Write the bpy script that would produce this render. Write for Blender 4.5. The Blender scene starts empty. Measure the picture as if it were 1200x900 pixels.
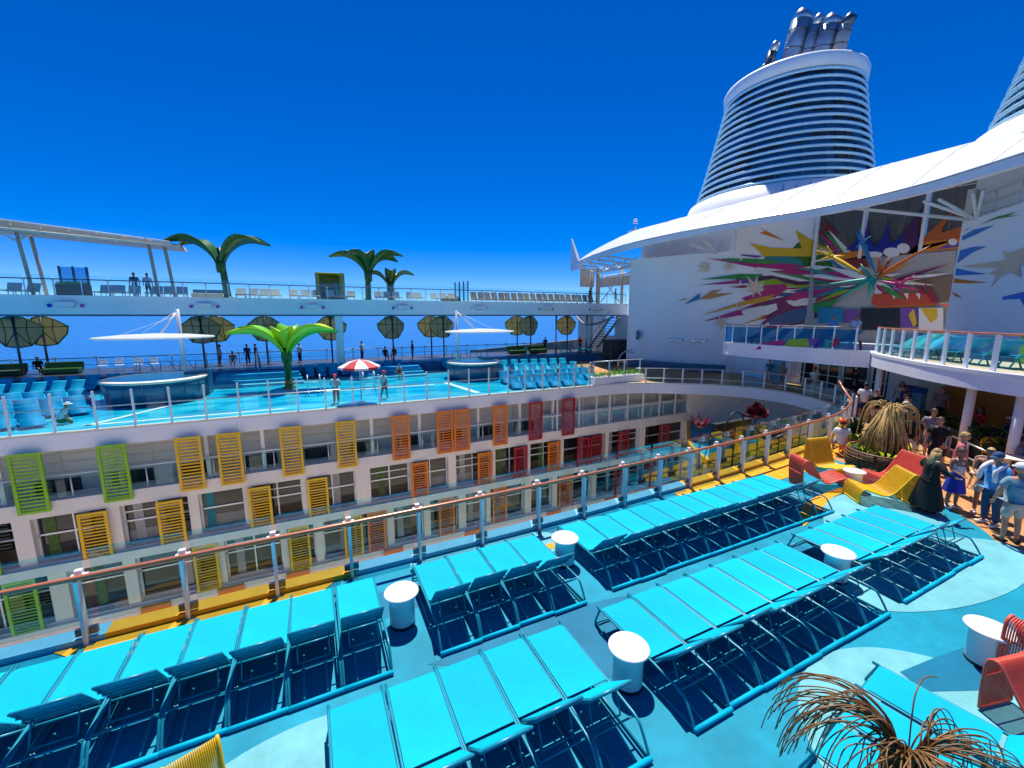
import bpy, bmesh, math, random
from mathutils import Vector, Matrix
random.seed(7)
R = math.radians
PI = math.pi
sc = bpy.context.scene
col = sc.collection

# ---------------------------------------------------------------- camera
cam_d = bpy.data.cameras.new('camera')
cam = bpy.data.objects.new('camera', cam_d)
col.objects.link(cam)
cam.location = (0, 0, 5.0)
cam.rotation_euler = (R(90 - 9.36), 0, R(-25.83))
cam_d.sensor_width = 36
cam_d.lens = 487.8 / 1200 * 36
cam_d.clip_start = 0.05
cam_d.clip_end = 120000
sc.camera = cam

# ---------------------------------------------------------------- sky and sun
SUN_EL, SUN_AZ = 68, 22
w = bpy.data.worlds.new('World')
sc.world = w
w.use_nodes = True
nt = w.node_tree
bg = nt.nodes['Background']
sky = nt.nodes.new('ShaderNodeTexSky')
sky.sky_type = 'NISHITA'
sky.sun_disc = False
sky.sun_elevation = R(SUN_EL)
sky.sun_rotation = R(SUN_AZ)
sky.air_density = 0.62
sky.dust_density = 0.0
sky.ozone_density = 8.0
hs = nt.nodes.new('ShaderNodeHueSaturation')
hs.inputs['Hue'].default_value = 0.514
hs.inputs['Saturation'].default_value = 1.36
hs.inputs['Value'].default_value = 1.0
nt.links.new(sky.outputs[0], hs.inputs['Color'])
nt.links.new(hs.outputs[0], bg.inputs['Color'])
bg.inputs['Strength'].default_value = 0.082
sun_d = bpy.data.lights.new('sun', 'SUN')
sun_d.energy = 3.5
sun_d.angle = R(0.5)
sun_d.color = (1.0, 0.95, 0.87)
sun = bpy.data.objects.new('sun', sun_d)
col.objects.link(sun)
sd = Vector((math.sin(R(SUN_AZ)) * math.cos(R(SUN_EL)), math.cos(R(SUN_AZ)) * math.cos(R(SUN_EL)), math.sin(R(SUN_EL))))
sun.rotation_euler = sd.to_track_quat('Z', 'Y').to_euler()
sun.location = (0, 0, 60)
vs = sc.view_settings
vs.view_transform = 'Standard'
vs.look = 'None'
vs.exposure = 0.9
vs.gamma = 1
vs.use_curve_mapping = False
sc.cycles.max_bounces = 10
sc.cycles.diffuse_bounces = 6
sc.cycles.transparent_max_bounces = 24

# ---------------------------------------------------------------- materials
M = {}
def mat(name, c, rough=0.5, metal=0.0, var=0.06, scale=3.0, bump=0.0, spec=0.5, trans=0.0, bscale=None, streak=False, wear=0.0, rnd=0.0):
    m = bpy.data.materials.new(name)
    m.use_nodes = True
    t = m.node_tree
    b = t.nodes['Principled BSDF']
    b.inputs['Roughness'].default_value = rough
    b.inputs['Metallic'].default_value = metal
    b.inputs['Specular IOR Level'].default_value = spec
    tc = t.nodes.new('ShaderNodeTexCoord')
    nz = t.nodes.new('ShaderNodeTexNoise')
    nz.inputs['Scale'].default_value = scale
    nz.inputs['Detail'].default_value = 6
    nz.inputs['Roughness'].default_value = 0.65
    if streak:
        mp = t.nodes.new('ShaderNodeMapping')
        mp.inputs['Scale'].default_value = (1, 1, 0.12)
        t.links.new(tc.outputs['Object'], mp.inputs['Vector'])
        t.links.new(mp.outputs[0], nz.inputs['Vector'])
    else:
        t.links.new(tc.outputs['Object'], nz.inputs['Vector'])
    mr = t.nodes.new('ShaderNodeMapRange')
    mr.inputs['From Min'].default_value = 0.3
    mr.inputs['From Max'].default_value = 0.7
    t.links.new(nz.outputs['Fac'], mr.inputs['Value'])
    mx = t.nodes.new('ShaderNodeMix')
    mx.data_type = 'RGBA'
    mx.inputs['A'].default_value = (*[max(0, x * (1 - 2 * var)) for x in c], 1)
    mx.inputs['B'].default_value = (*[min(1, x * (1 + var)) for x in c], 1)
    t.links.new(mr.outputs[0], mx.inputs['Factor'])
    t.links.new(mx.outputs['Result'], b.inputs['Base Color'])
    if bump:
        n2 = t.nodes.new('ShaderNodeTexNoise')
        n2.inputs['Scale'].default_value = bscale or scale * 12
        n2.inputs['Detail'].default_value = 4
        t.links.new(tc.outputs['Object'], n2.inputs['Vector'])
        bp = t.nodes.new('ShaderNodeBump')
        bp.inputs['Strength'].default_value = bump
        bp.inputs['Distance'].default_value = 0.02
        t.links.new(n2.outputs['Fac'], bp.inputs['Height'])
        t.links.new(bp.outputs[0], b.inputs['Normal'])
    if wear or rnd:
        src = mx.outputs['Result']
        if wear:
            for scl, lo, hi, amt in ((0.7, 0.42, 0.62, wear), (26.0, 0.30, 0.38, wear * 0.9)):
                n3 = t.nodes.new('ShaderNodeTexNoise'); n3.inputs['Scale'].default_value = scl; n3.inputs['Detail'].default_value = 8; n3.inputs['Roughness'].default_value = 0.7
                t.links.new(tc.outputs['Object'], n3.inputs['Vector'])
                r3 = t.nodes.new('ShaderNodeMapRange'); r3.inputs['From Min'].default_value = lo; r3.inputs['From Max'].default_value = hi; r3.inputs['To Min'].default_value = 1 - amt; r3.inputs['To Max'].default_value = 1.0
                t.links.new(n3.outputs['Fac'], r3.inputs['Value'])
                v3 = t.nodes.new('ShaderNodeVectorMath'); v3.operation = 'SCALE'
                t.links.new(src, v3.inputs[0]); t.links.new(r3.outputs[0], v3.inputs['Scale']); src = v3.outputs[0]
        if rnd:
            oi = t.nodes.new('ShaderNodeObjectInfo')
            r3 = t.nodes.new('ShaderNodeMapRange'); r3.inputs['To Min'].default_value = 1 - rnd; r3.inputs['To Max'].default_value = 1 + rnd * 0.5
            t.links.new(oi.outputs['Random'], r3.inputs['Value'])
            v3 = t.nodes.new('ShaderNodeVectorMath'); v3.operation = 'SCALE'
            t.links.new(src, v3.inputs[0]); t.links.new(r3.outputs[0], v3.inputs['Scale']); src = v3.outputs[0]
        t.links.new(src, b.inputs['Base Color'])
    if trans:
        b.inputs['Transmission Weight'].default_value = trans
    M[name] = m
    return m

def glass(name, tint, refl=0.12, rough=0.02):
    m = bpy.data.materials.new(name)
    m.use_nodes = True
    t = m.node_tree
    t.nodes.remove(t.nodes['Principled BSDF'])
    out = t.nodes['Material Output']
    tr = t.nodes.new('ShaderNodeBsdfTransparent')
    tr.inputs[0].default_value = (*tint, 1)
    gl = t.nodes.new('ShaderNodeBsdfGlossy')
    gl.inputs['Roughness'].default_value = rough
    gl.inputs['Color'].default_value = (0.85, 0.95, 1, 1)
    lw = t.nodes.new('ShaderNodeLayerWeight')
    lw.inputs['Blend'].default_value = 0.25
    mm = t.nodes.new('ShaderNodeMath')
    mm.operation = 'MULTIPLY_ADD'
    mm.inputs[1].default_value = 0.32
    mm.inputs[2].default_value = refl * 0.3
    t.links.new(lw.outputs['Fresnel'], mm.inputs[0])
    mx = t.nodes.new('ShaderNodeMixShader')
    t.links.new(mm.outputs[0], mx.inputs[0])
    t.links.new(tr.outputs[0], mx.inputs[1])
    t.links.new(gl.outputs[0], mx.inputs[2])
    t.links.new(mx.outputs[0], out.inputs['Surface'])
    M[name] = m
    return m

mat('white', (0.80, 0.81, 0.82), 0.42, var=0.04, scale=0.6, streak=True)
mat('white_gloss', (0.83, 0.83, 0.82), 0.25, var=0.02, scale=2)
mat('wall_white', (0.86, 0.86, 0.86), 0.5, var=0.03, scale=0.35, streak=True)
mat('beam_white', (0.88, 0.89, 0.89), 0.45, var=0.03, scale=0.35, streak=True)
mat('roof_white', (0.66, 0.70, 0.76), 0.38, var=0.03, scale=0.25)
mat('beige', (0.72, 0.66, 0.57), 0.65, var=0.07, scale=0.5, streak=True)
mat('beige_lt', (0.83, 0.79, 0.73), 0.6, var=0.06, scale=0.5, streak=True)
mat('grey', (0.33, 0.34, 0.35), 0.6, var=0.06)
mat('dark', (0.018, 0.02, 0.024), 0.5, var=0.2)
mat('interior', (0.05, 0.05, 0.052), 0.8, var=0.4, scale=0.8)
mat('steel', (0.55, 0.57, 0.58), 0.3, 0.85, var=0.05)
mat('pipe_steel', (0.42, 0.47, 0.52), 0.3, 0.6, var=0.12, scale=1.2)
mat('steel_dark', (0.12, 0.14, 0.17), 0.35, 0.8, var=0.15, scale=1.5)
mat('alu', (0.72, 0.76, 0.80), 0.35, 0.3, var=0.04)
mat('copper', (0.52, 0.17, 0.08), 0.28, 0.15, var=0.12, scale=2)
mat('lounger', (0.0, 0.45, 0.66), 0.7, var=0.06, scale=2.0, bump=0.12, bscale=220, spec=0.12, rnd=0.12)
mat('lounger_frame', (0.012, 0.27, 0.37), 0.32, var=0.08, scale=6)
mat('deck_blue', (0.001, 0.31, 0.46), 0.6, var=0.09, scale=1.3, bump=0.25, bscale=90, spec=0.25, wear=0.24)
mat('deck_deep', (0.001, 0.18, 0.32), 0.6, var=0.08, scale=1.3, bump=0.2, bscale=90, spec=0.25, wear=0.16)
mat('deck_aqua', (0.17, 0.52, 0.58), 0.62, var=0.07, scale=2.2, bump=0.2, bscale=90, spec=0.25, wear=0.20)
mat('deck_yellow', (0.80, 0.36, 0.012), 0.55, var=0.07, scale=2, bump=0.1, bscale=90, spec=0.3)
mat('deck_tan', (0.62, 0.31, 0.12), 0.65, var=0.12, scale=1.6, bump=0.2, bscale=70, spec=0.25, wear=0.22)
mat('boardwalk', (0.66, 0.55, 0.42), 0.7, var=0.1, scale=0.8)
mat('curb_blue', (0.16, 0.46, 0.62), 0.5, var=0.06)
mat('pool_floor', (0.01, 0.40, 0.56), 0.3, var=0.14, scale=0.5)
mat('pool_blue', (0.0, 0.27, 0.52), 0.6, var=0.1, scale=1.5, spec=0.12)
mat('pool_pale', (0.08, 0.46, 0.60), 0.6, var=0.1, scale=1.5, spec=0.12)
mat('pool_deep', (0.006, 0.14, 0.30), 0.55, var=0.10, scale=1.2)
mat('tile_teal', (0.015, 0.14, 0.24), 0.3, var=0.14, scale=2.5)
mat('water', (0.12, 0.55, 0.66), 0.25, var=0.12, scale=1.5, bump=0.2, bscale=3)
mat('yellow', (0.85, 0.50, 0.005), 0.45, var=0.08, scale=6)
mat('coral', (0.78, 0.10, 0.06), 0.45, var=0.08, scale=6)
mat('sh_green', (0.26, 0.55, 0.015), 0.45, var=0.05)
mat('sh_yellow', (0.85, 0.52, 0.01), 0.45, var=0.05)
mat('sh_orange', (0.82, 0.22, 0.008), 0.45, var=0.05)
mat('sh_red', (0.42, 0.018, 0.03), 0.45, var=0.06)
mat('sh_scarlet', (0.85, 0.03, 0.025), 0.7, var=0.08)
mat('leaf_green', (0.018, 0.11, 0.010), 0.35, var=0.1)
mat('leaf_bright', (0.12, 0.50, 0.01), 0.35, var=0.1)
mat('leaf_lime', (0.50, 0.66, 0.01), 0.35, var=0.06)
mat('trunk_green', (0.02, 0.13, 0.02), 0.4, var=0.1)
mat('plant', (0.05, 0.13, 0.012), 0.6, var=0.3, scale=9)
mat('plant_dark', (0.014, 0.045, 0.012), 0.6, var=0.3, scale=9)
mat('wicker', (0.23, 0.11, 0.03), 0.5, var=0.3, scale=7)
mat('straw', (0.52, 0.35, 0.11), 0.6, var=0.25, scale=7)
mat('wicker_dark', (0.05, 0.03, 0.015), 0.6, var=0.3, scale=9)
mat('orange_wall', (0.50, 0.17, 0.01), 0.6, var=0.1, scale=0.7)
mat('blue_fabric', (0.0, 0.12, 0.55), 0.55, var=0.05)
mat('tan_fabric', (0.60, 0.48, 0.33), 0.75, var=0.12, scale=5)
mat('cream', (0.76, 0.70, 0.58), 0.55, var=0.06)
mat('pergola', (0.58, 0.48, 0.36), 0.5, var=0.06)
mat('lime_box', (0.46, 0.42, 0.005), 0.4, var=0.1)
mat('red', (0.55, 0.012, 0.015), 0.5, var=0.06)
mat('maroon', (0.14, 0.006, 0.02), 0.35, var=0.2, scale=6)
mat('funnel_blue', (0.03, 0.18, 0.36), 0.12, 0.2, var=0.15, scale=0.4)
mat('funnel_rib', (0.58, 0.87, 0.96), 0.22, 0.15, var=0.05)
mat('lens_blue', (0.02, 0.03, 0.6), 0.2)
mat('lens_pink', (0.65, 0.10, 0.55), 0.2)
mat('win_dark', (0.006, 0.011, 0.015), 0.08, var=0.5, scale=0.6, spec=0.7)
mat('louver', (0.17, 0.17, 0.155), 0.6, var=0.15)
mat('aqua_chair', (0.01, 0.36, 0.42), 0.55, var=0.08)
# mural paints
for n, c in dict(teal=(0.01, 0.22, 0.24), teal2=(0.01, 0.30, 0.26), orange=(0.68, 0.20, 0.01), green=(0.03, 0.26, 0.05),
                 magenta=(0.42, 0.012, 0.16), violet=(0.17, 0.06, 0.32), sand=(0.70, 0.53, 0.38), gold=(0.62, 0.30, 0.01),
                 purple=(0.17, 0.006, 0.10), ochre=(0.58, 0.25, 0.05), skyblue=(0.01, 0.22, 0.40), skyblue2=(0.02, 0.20, 0.50),
                 brown=(0.20, 0.14, 0.085), gray=(0.40, 0.39, 0.38), darkgreen=(0.012, 0.15, 0.008), darkred=(0.22, 0.012, 0.015),
                 blue2=(0.008, 0.012, 0.26), plum=(0.07, 0.006, 0.075), rust=(0.46, 0.10, 0.008), redorange=(0.52, 0.06, 0.015),
                 black=(0.010, 0.010, 0.012), crimson=(0.34, 0.006, 0.045), blue=(0.008, 0.10, 0.26), blue3=(0.01, 0.20, 0.58),
                 limegreen=(0.25, 0.42, 0.01), yellow3=(0.80, 0.50, 0.005)).items():
    mat('p_' + n, c, 0.42, var=0.05)
mat('p_yellow', (0.70, 0.45, 0.01), 0.42, var=0.05)
mat('p_white', (0.74, 0.74, 0.74), 0.42, var=0.03)
for n_ in ('shade_cloth', 'shade_tan', 'white_sail'):
    c_ = {'shade_cloth': (0.42, 0.45, 0.34), 'shade_tan': (0.62, 0.54, 0.30), 'white_sail': (0.85, 0.86, 0.86)}[n_]
    m_ = mat(n_, c_, 0.8, var=0.1, scale=4, spec=0.1)
    t_ = m_.node_tree; b_ = t_.nodes['Principled BSDF']
    tl = t_.nodes.new('ShaderNodeBsdfTranslucent'); tl.inputs[0].default_value = (*c_, 1)
    mx_ = t_.nodes.new('ShaderNodeMixShader'); mx_.inputs[0].default_value = 0.5
    t_.links.new(b_.outputs[0], mx_.inputs[1]); t_.links.new(tl.outputs[0], mx_.inputs[2]); t_.links.new(mx_.outputs[0], t_.nodes['Material Output'].inputs['Surface'])
# people
mat('skin', (0.50, 0.25, 0.16), 0.5, var=0.06)
mat('skin_tan', (0.36, 0.16, 0.09), 0.5, var=0.06)
mat('hair_blond', (0.50, 0.32, 0.12), 0.6, var=0.25, scale=20)
mat('hair_brown', (0.06, 0.03, 0.015), 0.6, var=0.25, scale=20)
mat('hair_black', (0.012, 0.01, 0.009), 0.5, var=0.2)
for n, c in dict(black=(0.008, 0.008, 0.009), white=(0.78, 0.78, 0.78), denim=(0.015, 0.07, 0.17), skyblue=(0.10, 0.38, 0.72),
                 greyblue=(0.22, 0.36, 0.42), beige=(0.52, 0.46, 0.38), navy=(0.012, 0.03, 0.16), red=(0.72, 0.012, 0.015),
                 royal=(0.01, 0.04, 0.42), pink=(0.62, 0.16, 0.16), green=(0.04, 0.26, 0.05), grey=(0.2, 0.2, 0.21), teal=(0.02, 0.22, 0.28)).items():
    mat('c_' + n, c, 0.8, var=0.12, scale=7)
glass('glass_teal', (0.80, 0.95, 0.96), 0.08)
glass('glass_clear', (0.82, 0.95, 0.97), 0.10)
glass('glass_blue', (0.35, 0.62, 0.78), 0.12)

# ---------------------------------------------------------------- mesh helpers
class MB:
    def __init__(s):
        s.v = []; s.f = []; s.m = []; s.sm = []
    def add(s, vs, fs, m=0, sm=False):
        o = len(s.v)
        s.v += [tuple(x) for x in vs]
        for f in fs:
            s.f.append([i + o for i in f]); s.m.append(m); s.sm.append(sm)
        return s
    def box(s, x0, x1, y0, y1, z0, z1, m=0, mx=None):
        vs = [Vector((x, y, z)) for z in (z0, z1) for y in (y0, y1) for x in (x0, x1)]
        if mx is not None: vs = [mx @ p for p in vs]
        return s.add(vs, [(0, 2, 3, 1), (4, 5, 7, 6), (0, 1, 5, 4), (2, 6, 7, 3), (0, 4, 6, 2), (1, 3, 7, 5)], m)
    def bbox(s, cx, cy, cz, lx, ly, lz, m=0, rz=0, rx=0, ry=0, bev=0.0):
        mx = Matrix.Translation((cx, cy, cz)) @ Matrix.Rotation(rz, 4, 'Z') @ Matrix.Rotation(ry, 4, 'Y') @ Matrix.Rotation(rx, 4, 'X')
        if bev <= 0:
            return s.box(-lx / 2, lx / 2, -ly / 2, ly / 2, -lz / 2, lz / 2, m, mx)
        bm = bmesh.new()
        bmesh.ops.create_cube(bm, size=1)
        for v in bm.verts: v.co = Vector((v.co.x * lx, v.co.y * ly, v.co.z * lz))
        bmesh.ops.bevel(bm, geom=bm.edges[:], offset=bev, segments=2, affect='EDGES', profile=0.5)
        bm.verts.index_update()
        s.add([mx @ v.co for v in bm.verts], [[v.index for v in f.verts] for f in bm.faces], m)
        bm.free()
        return s
    def tube(s, pts, r, n=8, m=0, closed=False, cap=True):
        P = [Vector(p) for p in pts]
        k = len(P)
        rad = r if isinstance(r, (list, tuple)) else [r] * k
        vs = []; fs = []
        up = None
        for i in range(k):
            if closed: d = P[(i + 1) % k] - P[i - 1]
            else: d = P[min(i + 1, k - 1)] - P[max(i - 1, 0)]
            if d.length < 1e-9: d = Vector((0, 0, 1))
            d.normalize()
            if up is None:
                up = Vector((0, 0, 1)) if abs(d.z) < 0.9 else Vector((1, 0, 0))
            a = d.cross(up)
            if a.length < 1e-6: a = d.cross(Vector((0.3, 1, 0.2)))
            a.normalize()
            b = a.cross(d).normalized()
            up = b
            for j in range(n):
                t = 2 * PI * j / n
                vs.append(P[i] + (a * math.cos(t) + b * math.sin(t)) * rad[i])
        rng = k if closed else k - 1
        for i in range(rng):
            i2 = (i + 1) % k
            for j in range(n):
                j2 = (j + 1) % n
                fs.append((i * n + j, i2 * n + j, i2 * n + j2, i * n + j2))
        if cap and not closed:
            fs.append(tuple(range(n))); fs.append(tuple(range(k * n - 1, (k - 1) * n - 1, -1)))
        return s.add(vs, fs, m, True)
    def lathe(s, prof, n=32, m=0, c=(0, 0, 0), sx=1, sy=1, sm=True):
        vs = []; fs = []
        for (r, z) in prof:
            for j in range(n):
                t = 2 * PI * j / n
                vs.append((c[0] + r * sx * math.cos(t), c[1] + r * sy * math.sin(t), c[2] + z))
        for i in range(len(prof) - 1):
            for j in range(n):
                j2 = (j + 1) % n
                fs.append((i * n + j, i * n + j2, (i + 1) * n + j2, (i + 1) * n + j))
        if prof[0][0] > 1e-6: fs.append(tuple(range(n - 1, -1, -1)))
        if prof[-1][0] > 1e-6: fs.append(tuple(range((len(prof) - 1) * n, len(prof) * n)))
        return s.add(vs, fs, m, sm)
    def prism(s, poly, z0, z1, m=0):
        n = len(poly)
        vs = [(x, y, z0) for x, y in poly] + [(x, y, z1) for x, y in poly]
        fs = [tuple(range(n - 1, -1, -1)), tuple(range(n, 2 * n))]
        fs += [(i, (i + 1) % n, n + (i + 1) % n, n + i) for i in range(n)]
        return s.add(vs, fs, m)
    def poly(s, pts, m=0):
        return s.add(pts, [tuple(range(len(pts)))], m)
    def wall(s, path, z0, z1, t=0.1, m=0, closed=False):
        # vertical wall strip of thickness t along a plan path (left side offset)
        k = len(path)
        P = [Vector((p[0], p[1])) for p in path]
        N = []
        for i in range(k):
            d = (P[min(i + 1, k - 1)] - P[max(i - 1, 0)]).normalized()
            N.append(Vector((-d.y, d.x)))
        zz0 = z0 if isinstance(z0, list) else [z0] * k
        zz1 = z1 if isinstance(z1, list) else [z1] * k
        vs = []; fs = []
        for i in range(k):
            q = P[i] + N[i] * t
            vs += [(P[i].x, P[i].y, zz0[i]), (P[i].x, P[i].y, zz1[i]), (q.x, q.y, zz1[i]), (q.x, q.y, zz0[i])]
        for i in range(k - 1):
            a = 4 * i; b = a + 4
            for j in range(4):
                j2 = (j + 1) % 4
                fs.append((a + j, a + j2, b + j2, b + j))
        fs.append((0, 3, 2, 1)); e = 4 * (k - 1); fs.append((e, e + 1, e + 2, e + 3))
        return s.add(vs, fs, m)
    def build(s, name, mats, parent=None, bevel=0.0, shade=None):
        me = bpy.data.meshes.new(name)
        me.from_pydata(s.v, [], s.f)
        if not isinstance(mats, (list, tuple)): mats = [mats]
        for x in mats: me.materials.append(M[x] if isinstance(x, str) else x)
        me.polygons.foreach_set('material_index', s.m)
        me.polygons.foreach_set('use_smooth', s.sm if shade is None else [shade] * len(s.m))
        me.update()
        bm = bmesh.new(); bm.from_mesh(me)
        bmesh.ops.recalc_face_normals(bm, faces=bm.faces)
        bm.to_mesh(me); bm.free()
        o = bpy.data.objects.new(name, me)
        col.objects.link(o)
        if parent is not None: o.parent = parent
        return o

def tag(o, label=None, cat=None, group=None, kind=None):
    if label: o['label'] = label
    if cat: o['category'] = cat
    if group: o['group'] = group
    if kind: o['kind'] = kind
    return o

def thing(name, label, cat, loc=(0, 0, 0), rz=0, group=None, s=1.0):
    o = bpy.data.objects.new(name, None)
    o.empty_display_size = 0.2
    col.objects.link(o)
    o.location = loc
    o.rotation_euler = (0, 0, rz)
    o.scale = (s, s, s)
    return tag(o, label, cat, group)

KIDS = {}
def kids(o):
    return list(o.children)
def dup(o, loc=None, rz=None, label=None, group=None, parent=None):
    c = o.copy()
    col.objects.link(c)
    if parent is not None: c.parent = parent
    if loc is not None: c.location = loc
    if rz is not None: c.rotation_euler = (0, 0, rz)
    if label: c['label'] = label
    if group: c['group'] = group
    for ch in kids(o): dup(ch, parent=c)
    return c

ORD = ['first', 'second', 'third', 'fourth', 'fifth', 'sixth', 'seventh', 'eighth', 'ninth', 'tenth', 'eleventh', 'twelfth',
       'thirteenth', 'fourteenth', 'fifteenth', 'sixteenth', 'seventeenth', 'eighteenth', 'nineteenth', 'twentieth',
       'twenty-first', 'twenty-second', 'twenty-third', 'twenty-fourth', 'twenty-fifth', 'twenty-sixth', 'twenty-seventh', 'twenty-eighth']

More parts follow.
